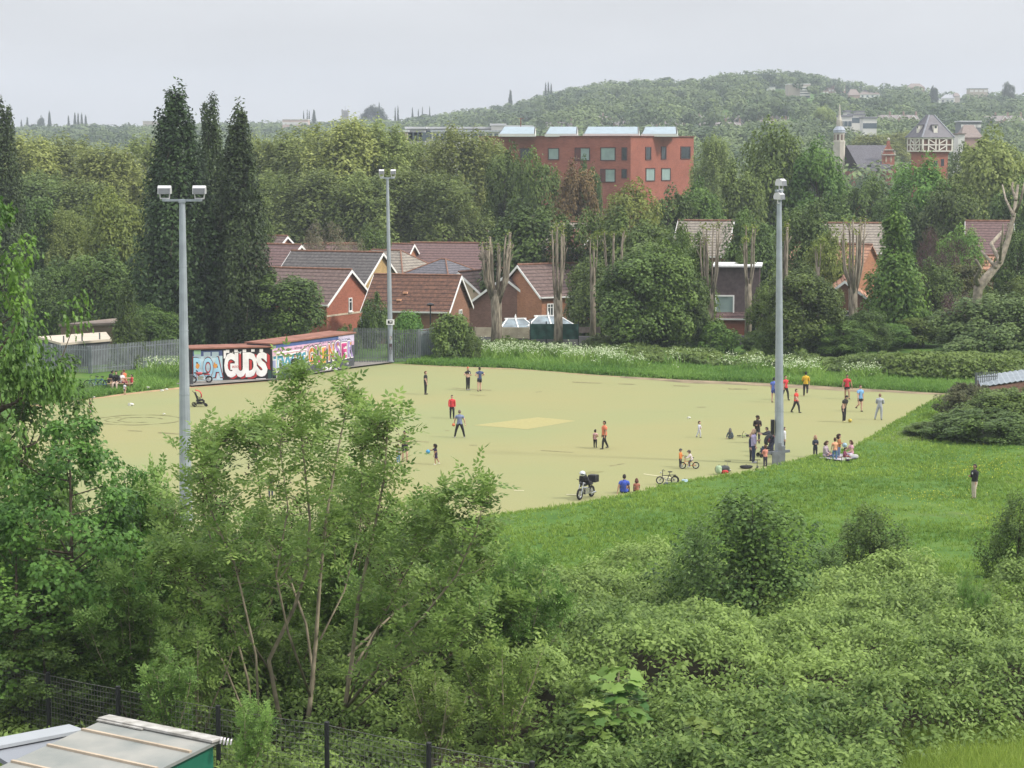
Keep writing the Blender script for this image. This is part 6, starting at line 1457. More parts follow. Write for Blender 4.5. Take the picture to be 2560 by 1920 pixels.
# ---------------------------------------------------------------- small things on the ground
TYRE = mat('tyre', (.014, .014, .015), .85, .2, 6); CHROME = mat('chrome', (.45, .46, .47), .25, .1, 3, metal=.8); SADD = mat('saddle_black', (.02, .02, .022), .6, .2, 5)
def plain(n, c, rough=.75, v=.14, sc=6): return mat('cloth_' + n, c, rough, v, sc)
def bicycle(label, p, yaw, wr, wb, frame_c, tilt=0.0, name='bicycle', big=False, basket=None):
    r = thing(name, label, 'bicycle', p, yaw); fm = mat('frame_%02d%02d%02d' % tuple(int(x * 99) for x in frame_c), frame_c, .35, .06, 2, spec=.5)
    T = Matrix.Rotation(tilt, 3, 'X')
    h = wb / 2
    def wheel(x):
        m = MB(); m.torus(T @ Vector((x, 0, wr)), wr - .02, .024, T @ Vector((0, 1, 0)), 22, 6); w = m.build('wheel', TYRE, r)
        k = MB(); k.torus(T @ Vector((x, 0, wr)), wr - .05, .010, T @ Vector((0, 1, 0)), 20, 4)
        for i in range(9): a = math.pi * i / 9; d = Vector((math.cos(a), 0, math.sin(a))) * (wr - .05); k.tube([T @ (Vector((x, 0, wr)) - d), T @ (Vector((x, 0, wr)) + d)], .004, 3)
        k.tube([T @ Vector((x, -.04, wr)), T @ Vector((x, .04, wr))], .02, 6); k.build('rim', CHROME, w)
    wheel(-h); wheel(h)
    bb = Vector((-.02 * wb, 0, wr * .95)); st = Vector((h * .30, 0, wr * 2 + .10)); hd = Vector((-h * .62, 0, wr * 2 + .17)); hb2 = Vector((-h * .7, 0, wr * 1.72)); fa = Vector((-h, 0, wr)); ra = Vector((h, 0, wr))
    f = MB(); tb = .02
    for a, c in ((bb, st), (bb, hb2), (st - Vector((0, 0, .06)), hb2 + Vector((0.01, 0, .08))), (bb, ra), (st - Vector((0, 0, .05)), ra), (hb2, fa), (hb2, hd)): f.tube([T @ a, T @ c], tb, 6)
    f.build('frame', fm, r)
    s = MB(); sp = st + Vector((.02, 0, .10)); s.tube([T @ st, T @ sp], .013, 5); s.ball(T @ (sp + Vector((.01, 0, .02))), (.13, .07, .035), 10, 5, 0, T); s.build('saddle', SADD, r)
    hbm = MB(); g = hd + Vector((-.02, 0, .09)); hbm.tube([T @ hd, T @ g], .014, 5); hbm.tube([T @ (g + Vector((.10, -.26, .05))), T @ (g + Vector((0, -.12, .02))), T @ (g + Vector((0, .12, .02))), T @ (g + Vector((.10, .26, .05)))], .014, 5); hbm.build('handlebar', SADD, r)
    c = MB(); c.tube([T @ (bb + Vector((-.09, -.08, -.08))), T @ (bb + Vector((0, -.06, 0))), T @ (bb + Vector((0, .06, 0))), T @ (bb + Vector((.09, .08, .08)))], .012, 5); c.box(T @ (bb + Vector((-.09, -.12, -.08))), (.09, .08, .02)); c.box(T @ (bb + Vector((.09, .12, .08))), (.09, .08, .02)); c.torus(T @ (bb + Vector((0, -.045, 0))), .07, .008, T @ Vector((0, 1, 0)), 14, 4); c.build('crank', CHROME, r)
    if big:
        mg = MB(); mg.torus(T @ Vector((h, 0, wr)), wr + .02, .018, T @ Vector((0, 1, 0)), 14, 4, 0, math.pi * 1.0, -.3); mg.box(T @ Vector((h * .75, 0, wr * 2 + .06)), (.34, .12, .02)); mg.build('mudguard', SADD, r)
        lp = MB(); lp.lathe([(.02, 0), (.05, .03), (.055, .07), (.01, .08)], T @ (hd + Vector((-.10, 0, -.03))), 8); lp.build('lamp', ALU, r)
    return r
g_ = lambda x, y: on_ground(x, y)
bicycle('black child bicycle with rack standing on the grass bank at the pitch edge', g_(1668, 1211) + Vector((0, 0, .02)), .06, .20, .74, (.03, .03, .034), 0, 'child_bicycle', True)
bk = bicycle('orange child bicycle ridden by the small child in white', g_(1723, 1172), .02, .185, .70, (.50, .20, .07), 0, 'child_bicycle')
bicycle('bright green child bicycle lying on the pitch behind the sitting child', g_(1860, 1092) + Vector((0, .12, .05)), .1, .16, .58, (.25, .42, .05), 1.42, 'child_bicycle')
bicycle('dark green bicycle leaning by the picnic bench at left', g_(238, 973), .35, .33, 1.0, (.06, .16, .13), -.12)
bicycle('blue bicycle beside the picnic bench at left', g_(252, 972), -.25, .33, 1.0, (.06, .17, .34), .12)
bicycle('pale child bicycle lying on the grass beside the picnic blanket', g_(2107, 1153) + Vector((0, 0, .05)), .1, .17, .62, (.55, .58, .45), 1.42, 'child_bicycle')
def motorbike(label, p, yaw, body, helmet=True, sc=1.0):
    r = thing('motorbike', label, 'motorbike', p, yaw, None, (sc, sc, sc)); bm = mat('bike_%02d%02d' % (int(body[0] * 99), int(body[1] * 99)), body, .3, .1, 3, spec=.6)
    for x in (-.66, .66):
        w = MB(); w.torus((x, 0, .31), .25, .06, (0, 1, 0), 20, 8); wh = w.build('wheel', TYRE, r); k = MB(); k.torus((x, 0, .31), .19, .015, (0, 1, 0), 18, 4)
        for i in range(5): a = math.pi * i / 5; k.bar((x - .19 * math.cos(a), 0, .31 - .19 * math.sin(a)), (x + .19 * math.cos(a), 0, .31 + .19 * math.sin(a)), .02)
        k.build('rim', CHROME, wh)
    b = MB(); b.ball((-.12, 0, .80), (.32, .15, .14), 12, 7); b.ball((.5, 0, .72), (.3, .11, .09), 10, 6); b.build('tank', bm, r)
    e_ = MB(); e_.box((-.05, 0, .42), (.44, .28, .34)); e_.tube([(0, -.13, .35), (.3, -.17, .25), (.8, -.17, .27)], [.035, .035, .055], 7); e_.tube([(.15, 0, .4), (.66, .0, .31)], .04, 6); e_.build('engine', CHROME, r)
    s = MB(); s.ball((.28, 0, .82), (.36, .14, .07), 10, 6); s.build('saddle', SADD, r)
    f = MB(); f.tube([(-.42, -.1, .92), (-.66, -.1, .31)], .03, 6); f.tube([(-.42, .1, .92), (-.66, .1, .31)], .03, 6); f.build('fork', CHROME, r)
    h = MB(); h.tube([(-.28, -.38, 1.04), (-.42, -.2, 1.02), (-.42, .2, 1.02), (-.28, .38, 1.04)], .018, 6); h.lathe([(.05, 0), (.09, .03), (.09, .10), (.03, .13)], (-.5, 0, .80), 10); h.build('handlebar', SADD, r)
    if helmet:
        t = MB(); t.box((.86, 0, .95), (.42, .44, .34)); t.box((.86, 0, 1.13), (.40, .42, .05)); t.build('top_box', SADD, r)
    return r
mbk = motorbike('black motorbike with top box parked on the pitch at the grass edge', g_(1465, 1250) + Vector((0, .5, 0)), 1.05, (.02, .02, .024), True, .92)
def helmet(label, p, m, s=1.0):
    r = thing('helmet', label, 'helmet', p); h = MB(); h.ball((0, 0, 0), (.15 * s, .17 * s, .14 * s), 14, 9); h.build('shell', m, r); v = MB(); v.ball((0, -.05 * s, -.01), (.125 * s, .13 * s, .07 * s), 12, 6); v.build('visor', GLASS, r)
MBW = Matrix.Translation(mbk.location) @ Matrix.Rotation(1.05, 4, 'Z') @ Matrix.Diagonal((.92, .92, .92, 1))
helmet('silver helmet resting on the jacket over the motorbike handlebar', MBW @ Vector((-.36, 0, 1.36)), mat('helmet_silver', (.52, .55, .58), .3, .05, 2, metal=.3))
def jacket():
    p = MBW @ Vector((-.22, 0, .85)); r = thing('jacket', 'black jacket hung over the front of the motorbike', 'jacket', p, 1.05); m = MB()
    m.tube([(-.16, 0, .42), (-.06, 0, .34), (.12, 0, .12), (.2, 0, -.12)], [.09, .17, .19, .12], 9); m.tube([(-.02, -.16, .3), (.10, -.24, .05), (.14, -.24, -.22)], [.07, .065, .05], 7); m.tube([(-.02, .16, .3), (.10, .24, .05), (.14, .24, -.22)], [.07, .065, .05], 7); m.build('cloth', plain('jacket_black', (.02, .02, .022)), r, True)
    s = MB(); s.bar((.02, -.2, .3), (.2, -.2, -.1), .02); s.build('stripe', plain('white', (.6, .6, .58)), r)
jacket()
motorbike('red and black motorbike leaning in front of the blue graffiti', g_(502, 958) + Vector((0, .2, 0)), .25, (.35, .04, .04), False, .85)
def bin_():
    p = g_(476, 964); r = thing('litter_bin', 'dark square bin with a pale front panel beside the left garage', 'bin', p, .3); m = MB(); m.box((0, 0, .42), (.36, .36, .84)); m.box((0, 0, .87), (.40, .40, .06)); m.build('body', mat('bin_dark', (.06, .065, .07), .7), r)
    f = MB(); f.box((.185, -.02, .45), (.012, .26, .62)); f.box((.194, -.02, .5), (.006, .08, .16), 0, 1); f.build('panel', [plain('panel_pale', (.55, .62, .62)), BLACK], r)
bin_()
def pushchair(label, p, yaw, hood, seat, sc=1.0):
    r = thing('pushchair', label, 'pushchair', p, yaw, None, (sc, sc, sc)); f = MB()
    for y in (-.25, .25):
        f.tube([(-.42, y, .12), (.0, y, .55), (.42, y, 1.0)], .016, 6); f.tube([(.36, y, .12), (-.08, y, .62)], .016, 6); f.tube([(-.42, y, .14), (.36, y, .14)], .014, 5)
    f.tube([(.42, -.25, 1.0), (.46, -.2, 1.04), (.46, .2, 1.04), (.42, .25, 1.0)], .02, 6); f.build('frame', SADD, r)
    for x, y, q in ((-.42, -.24, .10), (-.42, .24, .10), (.36, -.28, .14), (.36, .28, .14)):
        w = MB(); w.torus((x, y, q), q - .03, .03, (0, 1, 0), 16, 6); w.tube([(x, y - .03, q), (x, y + .03, q)], .04, 8); w.build('wheel', TYRE, r)
    s = MB(); s.box((-.02, 0, .42), (.46, .40, .10), 0, 0, Matrix.Rotation(.15, 3, 'Y')); s.box((.20, 0, .68), (.10, .40, .56), 0, 0, Matrix.Rotation(.35, 3, 'Y')); s.box((-.28, 0, .30), (.1, .34, .22)); s.build('seat', seat, r)
    h = MB(); n = 7; V = []
    for i in range(n + 1):
        a = -.35 + 2.0 * i / n
        for j in range(5): y = -.23 + .46 * j / 4; q = .40 * (1 - .12 * abs(j - 2) / 2); V.append((.24 - q * math.cos(a) * 1.0 + .0, y, .72 + q * math.sin(a)))
    h.add(V, [(i * 5 + j, i * 5 + j + 1, i * 5 + j + 6, i * 5 + j + 5) for i in range(n) for j in range(4)]); ho = h.build('hood', hood, r, True)
    sm = ho.modifiers.new('thick', 'SOLIDIFY'); sm.thickness = .02
    b = MB(); b.ball((0, 0, .24), (.24, .18, .09), 10, 6); b.build('basket', seat, r)
    return r
pushchair('red-hooded black pushchair alone on the pitch right of the left mast', g_(499, 1016), math.pi + .25, plain('red', (.48, .05, .05)), plain('black', (.02, .02, .022)), .98)
pushchair('black pushchair among the adults left of the right-hand mast', g_(1920, 1142), .25, plain('black', (0, 0, 0)), plain('navy', (.03, .035, .07)), 1.15)
def scooter(label, p, yaw, h=.62, c=(.03, .03, .03)):
    r = thing('scooter', label, 'scooter', p, yaw); m = MB(); m.box((0, 0, .09), (.44, .10, .03)); m.tube([(-.24, 0, .1), (-.28, 0, h)], .016, 6); m.build('deck', mat('scooter_%d' % int(c[0] * 99), c, .5), r)
    b = MB(); b.tube([(-.28, -.17, h), (-.28, .17, h)], .02, 6); b.build('handlebar', SADD, r)
    for x in (-.28, .24): w = MB(); w.torus((x, 0, .06), .04, .02, (0, 1, 0), 12, 5); w.build('wheel', TYRE, r)
scooter('small scooter standing on the grass edge beside the backpack', g_(1823, 1180) + Vector((0, .1, 0)), 1.2, .60, (.4, .38, .3))
scooter('black scooter standing on the grass edge in front of the adults', g_(1894, 1172) + Vector((0, .1, 0)), 1.4, .5)
def bag(label, p, m, d=(.36, .26, .46), yaw=0.0, lean=0.0, m2=None, name='backpack', cat='bag'):
    r = thing(name, label, cat, p, yaw); Q = Matrix.Rotation(lean, 3, 'X'); b = MB(); b.ball(Q @ Vector((0, 0, d[2] / 2)), (d[0] / 2, d[1] / 2, d[2] / 2), 10, 8, 0, Q, lambda v: Vector((math.copysign(abs(v.x) ** .6, v.x), math.copysign(abs(v.y) ** .6, v.y), math.copysign(abs(v.z) ** .7, v.z)))); b.build('body', m, r, True)
    q = MB(); q.ball(Q @ Vector((0, -d[1] * .5, d[2] * .35)), (d[0] * .33, d[1] * .18, d[2] * .26), 8, 6, 0, Q); q.build('pocket', m2 or m, r, True)
    for x in (-.3, .3): s = MB(); s.tube([Q @ Vector((x * d[0], d[1] * .4, d[2] * .85)), Q @ Vector((x * d[0] * 1.1, d[1] * .72, d[2] * .5)), Q @ Vector((x * d[0], d[1] * .4, d[2] * .12))], .016, 5); s.build('strap', SADD, r)
    s = MB(); s.tube([Q @ Vector((-.05, 0, d[2])), Q @ Vector((0, 0, d[2] + .06)), Q @ Vector((.05, 0, d[2]))], .01, 5); s.build('handle', SADD, r)
bag('dark backpack with a red pocket lying on the grass edge', g_(1810, 1186) + Vector((0, .1, .05)), plain('char', (.05, .055, .06)), (.6, .32, .42), .2, .3, plain('red', (0, 0, 0)))
bag('pale green rucksack beside the dark backpack on the grass edge', g_(1797, 1188) + Vector((0, .2, .05)), plain('mint', (.32, .42, .27)), (.3, .28, .44), .5, .1)
bag('black cloth bag lying flat on the grass edge left of the scooter', g_(1866, 1172) + Vector((0, .1, .02)), plain('black', (0, 0, 0)), (.7, .3, .16), .05, 0, None, 'cloth_bag')
bag('dark bag dropped beside the black child bicycle on the bank', g_(1682, 1213) + Vector((0, -.1, .0)), plain('navy', (0, 0, 0)), (1.0, .4, .16), .1, 0, None, 'cloth_bag')
bag('pale blue bag on the grass right of the black child bicycle', g_(1712, 1207) + Vector((0, 0, 0)), plain('paleblue', (.30, .42, .48)), (.36, .25, .18), 0, 0, None, 'cloth_bag')
bag('dark red bag hanging at the pushchair by the right mast', g_(1928, 1120) + Vector((0, 0, .25)), plain('maroon', (.16, .03, .035)), (.42, .25, .5), 0, 0)
bag('white carrier bag standing on the picnic blanket', g_(2134, 1147) + Vector((0, 0, .0)), plain('white2', (.42, .42, .41)), (.52, .26, .24), .1, 0, plain('print', (.25, .25, .3)), 'carrier_bag')
bag('dark bag lying against the foot of the right garage', g_(838, 927), plain('char', (0, 0, 0)), (.55, .3, .3), .2, 0, plain('white', (0, 0, 0)), 'cloth_bag')
def blanket():
    pts = [g_(2048, 1147), g_(2098, 1153), g_(2150, 1146), g_(2100, 1137)]; c = sum((Vector(p) for p in pts), Vector()) / 4; r = thing('picnic_blanket', 'pale patterned picnic blanket spread at the edge of the lawn', 'blanket', c); n = 8; V = []; Fc = []; rg = np.random.default_rng(4)
    for i in range(n + 1):
        for j in range(n + 1):
            a = pts[0].lerp(pts[1], i / n); b2 = pts[3].lerp(pts[2], i / n); p = a.lerp(b2, j / n); V.append((p.x - c.x, p.y - c.y, gz1(p.x, p.y) - c.z + .05 + rg.uniform(0, .03)))
    for i in range(n):
        for j in range(n): q = i * (n + 1) + j; Fc.append((q, q + n + 1, q + n + 2, q + 1))
    m = MB(); m.add(V, Fc); o = m.build('cloth', mat('blanket', (.30, .28, .33), .9, .0, 5, c2=(.44, .41, .40)), r, True); s = o.modifiers.new('t', 'SOLIDIFY'); s.thickness = .015
blanket()
def ballthing(label, p, rad, m, name='ball'):
    r = thing(name, label, 'ball', p); b = MB(); b.ball((0, 0, 0), rad, 14, 10); b.build('shell', m, r, True); s = MB()
    for ax in ((1, 0, 0), (0, 1, .2), (0.2, 0, 1)): s.torus((0, 0, 0), rad - .001, .004, ax, 18, 4)
    s.build('seam', plain('seam', (.05, .05, .06)), r)
pb = g_(2125, 1056); ballthing('yellow football on the pitch in front of the player in black', pb + Vector((0, 0, .12)), .12, mat('ball_yellow', (.52, .40, .06), .5, .25, 8), 'football')
def picnic_table():
    p = g_(302, 972); r = thing('picnic_bench', 'weathered wooden picnic bench on the grass at left', 'bench', p, .10); W_ = mat('bench_wood', (.34, .235, .14), .9, .2, 3)
    t = MB()
    for i in range(5): t.box((0, -.28 + .14 * i, .74), (1.8, .125, .05))
    t.build('table_top', W_, r)
    for s in (-1, 1): q = MB(); q.box((0, s * .68, .44), (1.8, .13, .05)); q.box((0, s * .82, .44), (1.8, .13, .05)); q.build('seat', W_, r)
    for x in (-.65, .65):
        for s in (-1, 1): l = MB(); l.bar((x, s * .2, .71), (x, s * .72, 0), .09, .05); l.build('leg', W_, r)
        l = MB(); l.bar((x + .06, -.85, .40), (x + .06, .85, .40), .05, .10); l.build('crossbeam', W_, r)
picnic_table()
def goal():
    b = Vector(g_(692, 951)); e_ = Vector(g_(766, 940)); r = thing('goal_frame', 'white steel goal frame in front of the blue graffiti', 'goal', b); d = e_ - b; d.z = 0; h = 1.98; PWt = mat('goal_white', (.70, .68, .63), .6, .12, 3)
    m = MB(); m.tube([(0, 0, 0), (0, 0, h)], .05, 8); m.build('goalpost', PWt, r); m = MB(); m.tube([d, d + Vector((0, 0, h))], .05, 8); m.build('goalpost', PWt, r)
    m = MB(); m.tube([(0, 0, h), d + Vector((0, 0, h))], .05, 8); m.build('crossbar', PWt, r)
    k = MB(); nb = Vector((-d.y, d.x, 0)).normalized(); k.bar(nb * .02 + Vector((0, 0, .3)), d + nb * .02 + Vector((0, 0, .3)), .05, .55); k.build('kickboard', paint('greenbase', (0, 0, 0)), r)
goal()
# paper scraps and pale stones
def scrap(i, px, py, s, label):
    p = g_(px, py); rg = np.random.default_rng(300 + i); m = MB(); m.ball((0, 0, .05 * s), (.16 * s, .11 * s, .06 * s), 7, 5, 0, None, lambda v: v * (1 + .25 * math.sin(v.x * 5 + v.y * 7))); o = m.build('litter', mat('litter_white', (.6, .6, .55), .8, .1), None); o.location = p; tag(o, label, 'litter')
for i, a in enumerate([(327, 1014, 1.6, 'white plastic scrap on the pitch left of the left mast'), (410, 1036, .7, 'tiny white scrap inside the tyre rings'), (405, 978, 1.1, 'white scrap at the pitch edge below the path'), (370, 974, 1.4, 'pale scrap in the grass strip left of the path end'),
                       (416, 975, 1.0, 'white scrap right of the other at the pitch edge'), (1088, 912, 1.0, 'white scrap at the far pitch edge behind the players'), (1722, 1046, 1.0, 'pale scrap on the pitch left of the child in grey'), (1362, 915, .8, 'white scrap on the far pitch edge'), (234, 993, .9, 'white scrap in the grass at the left corner')]): scrap(i, *a)

# ---------------------------------------------------------------- mesh fence, shed roofs at the bottom left
def mesh_fence():
    tops = [(-60, 1640), (120, 1682), (295, 1717), (545, 1765), (817, 1806), (1072, 1858), (1330, 1905)]; P = [at_z(x, y, 4.0) for x, y in tops]; o = Vector((P[2].x, P[2].y, gz1(P[2].x, P[2].y))); r = thing('mesh_fence', 'wire mesh fence on round black posts along the bottom of the bank', 'fence', o); w = MB()
    for p in P:
        g = gz1(p.x, p.y); m = MB(); m.tube([(p.x - o.x, p.y - o.y, g - .2 - o.z), (p.x - o.x, p.y - o.y, p.z - o.z)], .058, 10); m.ball((p.x - o.x, p.y - o.y, p.z - o.z), (.066, .066, .03), 10, 5); m.build('post', mat('post_black', (.012, .013, .016), .45, .2, 5, spec=.5), r)
    for a, b in zip(P[:-1], P[1:]):
        a = a - o; b = b - o; n = 24
        for i in range(13): z = -.06 - i * .13; w.tube([a + Vector((0, 0, z)), (a + b) / 2 + Vector((0, 0, z - .015)), b + Vector((0, 0, z))], .006 if i else .010, 3, 0, False)
        for i in range(1, n): q = a.lerp(b, i / n); w.tube([q + Vector((0, 0, -.06)), q + Vector((0, 0, -1.6))], .004, 3, 0, False)
    w.build('wire_mesh', mat('wire_grey', (.16, .165, .15), .5, .2, 4, metal=.4), r)
mesh_fence()
ROOFG = mat('roof_sheet_grey', (.19, .21, .20), .45, .12, .9, spec=.4, c2=(.29, .285, .26)); STRIPW = mat('roof_batten', (.42, .345, .26), .7, .12, 2); GREENP = mat('green_painted', (.012, .115, .07), .5, .12, 1.2); FLASH = mat('flashing_weathered', (.25, .24, .215), .7, .05, 4, c2=(.43, .42, .395))
def shed():
    zt = 4.35; A = at_z(275, 1792, zt + .35); B = at_z(552, 1848, zt + .35)
    d = (B - A); d.z = 0; L = d.length; ax = d.normalized(); dn = Vector((ax.y, -ax.x, 0)); dn = dn if dn.y < 0 else -dn
    # slope falls towards the viewer
    C2 = at_z(60, 1930, 4.15); dep = (C2 - A); dep.z = 0; run = 6.5; dv = Vector((dep.x, dep.y, 0)).normalized()
    g = gz1(A.x, A.y); r = thing('garden_shed', 'green shed with grey sheet roof and cream battens at the bottom left', 'shed', (A.x, A.y, g))
    h0 = A.z - g; h1 = h0 - .5
    def Pt(u, v, z=0.0): q = ax * u + dv * v; return Vector((q.x, q.y, h0 - .5 * v / run + z))
    m = MB(); t = .07; Q = [Pt(0, 0), Pt(L, 0), Pt(L, run), Pt(0, run)]; m.add(Q + [q - Vector((0, 0, t)) for q in Q], [(0, 3, 2, 1), (4, 5, 6, 7), (0, 1, 5, 4), (1, 2, 6, 5), (2, 3, 7, 6), (3, 0, 4, 7)]); rf = m.build('roof', ROOFG, r)
    b = MB()
    for v in (.95, 2.05, 3.15): b.bar(Pt(.03, v, .02), Pt(L - .06, v, .02), .075, .045)
    b.build('batten', STRIPW, rf)
    f = MB(); f.bar(Pt(-.05, .16, .035), Pt(L + .05, .16, .035), .34, .05); f.bar(Pt(-.05, .36, .03), Pt(L * .4, .36, .03), .07, .03); f.build('flashing', FLASH, rf)
    w = MB(); i_ = .12; c = [Pt(i_, i_), Pt(L - i_, i_), Pt(L - i_, run - i_), Pt(i_, run - i_)]
    w.add([Vector((p.x, p.y, 0)) for p in c] + [p - Vector((0, 0, t + .01)) for p in c], [(0, 1, 5, 4), (1, 2, 6, 5), (2, 3, 7, 6), (3, 0, 4, 7), (4, 5, 6, 7)]); w.build('wall', GREENP, r)
    s = MB(); rg = np.random.default_rng(2)
    for i in range(11): q = Pt(L + .05 + .03 * i, .05 + .05 * (i % 3), -.03); s.tube([q, q + Vector((.02, -.03, .10))], .018, 5)
    s.build('bird_spikes', PW, rf)
    # second roof, left
    z2 = 4.3; E = at_z(-60, 1858, z2 + .2); G = at_z(172, 1814, z2 + .2); r2 = thing('lean_to_shed', 'pale grey felt roof of the lower shed in the bottom left corner', 'shed', (E.x, E.y, g)); e1 = G - E; e1.z = 0; k = Vector((e1.y, -e1.x, 0)).normalized(); k = k if k.y < 0 else -k; hh = E.z - g
    m2 = MB(); Q = [Vector((0, 0, hh)), e1 + Vector((0, 0, hh)), e1 + k * 5 + Vector((0, 0, hh - .6)), k * 5 + Vector((0, 0, hh - .6))]; m2.add(Q + [q - Vector((0, 0, .1)) for q in Q], [(0, 3, 2, 1), (4, 5, 6, 7), (0, 1, 5, 4), (1, 2, 6, 5), (2, 3, 7, 6), (3, 0, 4, 7)]); ro = m2.build('roof', mat('felt_grey', (.21, .225, .25), .8, .06, 1.0), r2)
    s2 = MB(); s2.bar(k * .32 + Vector((0, 0, hh + .0)), e1 + k * .32 + Vector((0, 0, hh + .0)), .62, .07); s2.build('ridge_flashing', mat('felt_pale', (.31, .33, .35), .7, .06, 1.0), ro)
    w2 = MB(); cc = [k * .1 + e1 * .01, e1 * .98 + k * .1, e1 * .98 + k * 4.9, k * 4.9 + e1 * .01]; w2.prism([(p.x, p.y) for p in cc], hh - .75); w2.build('wall', mat('shed_wall_dark', (.07, .07, .065), .9), r2)
shed()
def right_roof():
    a = at_y(2452, 966, 146); r = thing('corrugated_roof_shed', 'low shed with grey corrugated sheet roof behind the mounds at right', 'shed', (a.x, a.y, 0)); w = 5.5; m = MB(); n = 44; V = []; z = a.z
    for i in range(n + 1):
        x = w * i / n; q = .035 * math.sin(i * math.pi / 1.5); V += [(x, x * .35, z + .10 * x + q), (x + .3, x * .35 + 3, z + .10 * x + .35 + q)]
    m.add(V, [(2 * i, 2 * i + 2, 2 * i + 3, 2 * i + 1) for i in range(n)]); o = m.build('roof', mat('corrugated_grey', (.21, .24, .265), .5, .12, 2), r); s = o.modifiers.new('t', 'SOLIDIFY'); s.thickness = .03
    b = MB(); b.add([(0, .1, 0), (w, w * .35 + .1, 0), (w + .3, w * .35 + 2.9, 0), (.3, 2.9, 0), (0, .1, z - .12), (w, w * .35 + .1, z + .45), (w + .3, w * .35 + 2.9, z + .8), (.3, 2.9, z + .2)], [(0, 1, 5, 4), (1, 2, 6, 5), (2, 3, 7, 6), (3, 0, 4, 7), (4, 5, 6, 7)]); b.build('wall', DARKB, r)
right_roof()
palisade('short palisade fence on the right mound by the corrugated roof', [gpt(2440, 1012), gpt(2490, 1008)], 2.1, STEELD)

# ---------------------------------------------------------------- people
SKIN = {'l': (.52, .33, .25), 'm': (.34, .20, .13), 'd': (.13, .07, .045)}
def vec(*a): return Vector(a).normalized()
ARM = {'down': ((.14, 0, -1), (.04, -.14, -1)), 'hip': ((.72, .25, -.70), (-.78, -.35, -.25)), 'hold': ((.16, -.05, -1), (-.42, -.85, .22)), 'fold': ((.25, -.3, -1), (-.95, -.4, .05)), 'reach': ((.12, -.8, -.35), (0, -1, .12)),
       'side': ((.42, -.10, -.9), (.16, -.22, -.95)), 'swingf': ((.1, -.45, -1), (0, -.75, -.75)), 'swingb': ((.14, .45, -1), (.05, .25, -1)), 'low': ((.22, -.25, -1), (.05, -.35, -1)), 'bars': ((.15, -.7, -.8), (.05, -.9, -.25)), 'lap': ((.2, -.35, -1), (-.3, -.9, -.35)), 'up': ((.25, -.5, -.8), (-.25, -.45, .85)), 'prop': ((.45, .35, -1), (.15, .25, -1))}
LEG = {'stand': ((.06, 0, -1), (.01, .03, -1)), 'apart': ((.30, 0, -1), (.22, .02, -1)), 'fwd': ((.05, -.42, -1), (.02, -.10, -1)), 'back': ((.05, .30, -1), (.02, .55, -1)), 'step': ((.05, -.22, -1), (.02, .05, -1)), 'sit': ((.12, -1, -.02), (.02, -.12, -1)), 'floor': ((.25, -1, .12), (.0, -1, -.12)), 'cross': ((.75, -.75, .05), (-1, -.35, -.05)), 'knee': ((.25, -.85, .55), (.0, -.25, -1)), 'ride': ((.12, -.75, -.7), (.02, .15, -1)), 'lift': ((.08, -.1, -1), (.0, .9, -.55))}
HAND_T = None
def hand_geo():
    """palm, four unequal bent fingers and a thumb from the side of the palm; hangs down -z, palm facing -x side"""
    m = MB(); m.ball((0, 0, -.045), (.016, .040, .05), 8, 6)
    for y, l, r in ((-.030, .062, .0078), (-.010, .074, .0085), (.010, .070, .0085), (.029, .055, .007)): m.tube([(0, y, -.08), (-.004, y, -.08 - l * .5), (-.018, y * .95, -.08 - l * .92)], [r, r * .92, r * .7], 5)
    m.tube([(0, -.03, -.03), (-.010, -.055, -.055), (-.016, -.058, -.085)], [.0105, .0095, .007], 5); return m
HAND_T = hand_geo()
def head_geo(mb, c, s, R, skin_i, dark_i, lip_i):
    def f(p):
        q = Vector(p)
        if q.z < -.1: k = 1 - .34 * min(1, (-q.z - .1) / .9); q.x *= k; q.y *= (1 - .18 * min(1, (-q.z - .1)))
        return q
    A = lambda p: R @ (Vector(p) * s) + c
    mb.ball(c, (.078 * s, .098 * s, .118 * s), 14, 10, skin_i, R, f)
    def blob_(p, r, mi): mb.ball(A(p), tuple(x * s for x in r), 7, 5, mi, R)
    mb.add([A((-.014, -.088, -.022)), A((.014, -.088, -.022)), A((0, -.122, -.020)), A((0, -.094, .022))], [(0, 2, 3), (2, 1, 3), (0, 1, 2)], skin_i)
    for x in (-1, 1): blob_((x * .030, -.086, .008), (.013, .010, .008), dark_i); blob_((x * .030, -.088, .026), (.018, .008, .004), dark_i); blob_((x * .080, .005, -.005), (.012, .020, .030), skin_i)
    blob_((0, -.083, -.056), (.022, .009, .006), lip_i)
PEOPLE = []
def skin_obj(verts, edges, radii, root=0):
    me = bpy.data.meshes.new('sk'); me.from_pydata(verts, edges, []); o = bpy.data.objects.new('sk', me); COL.objects.link(o)
    o.modifiers.new('s', 'SKIN'); sv = me.skin_vertices[0].data
    for i, r in enumerate(radii): sv[i].radius = (r, r); sv[i].use_root = (i == root)
    ss = o.modifiers.new('ss', 'SUBSURF'); ss.levels = 1; ss.render_levels = 1
    return o
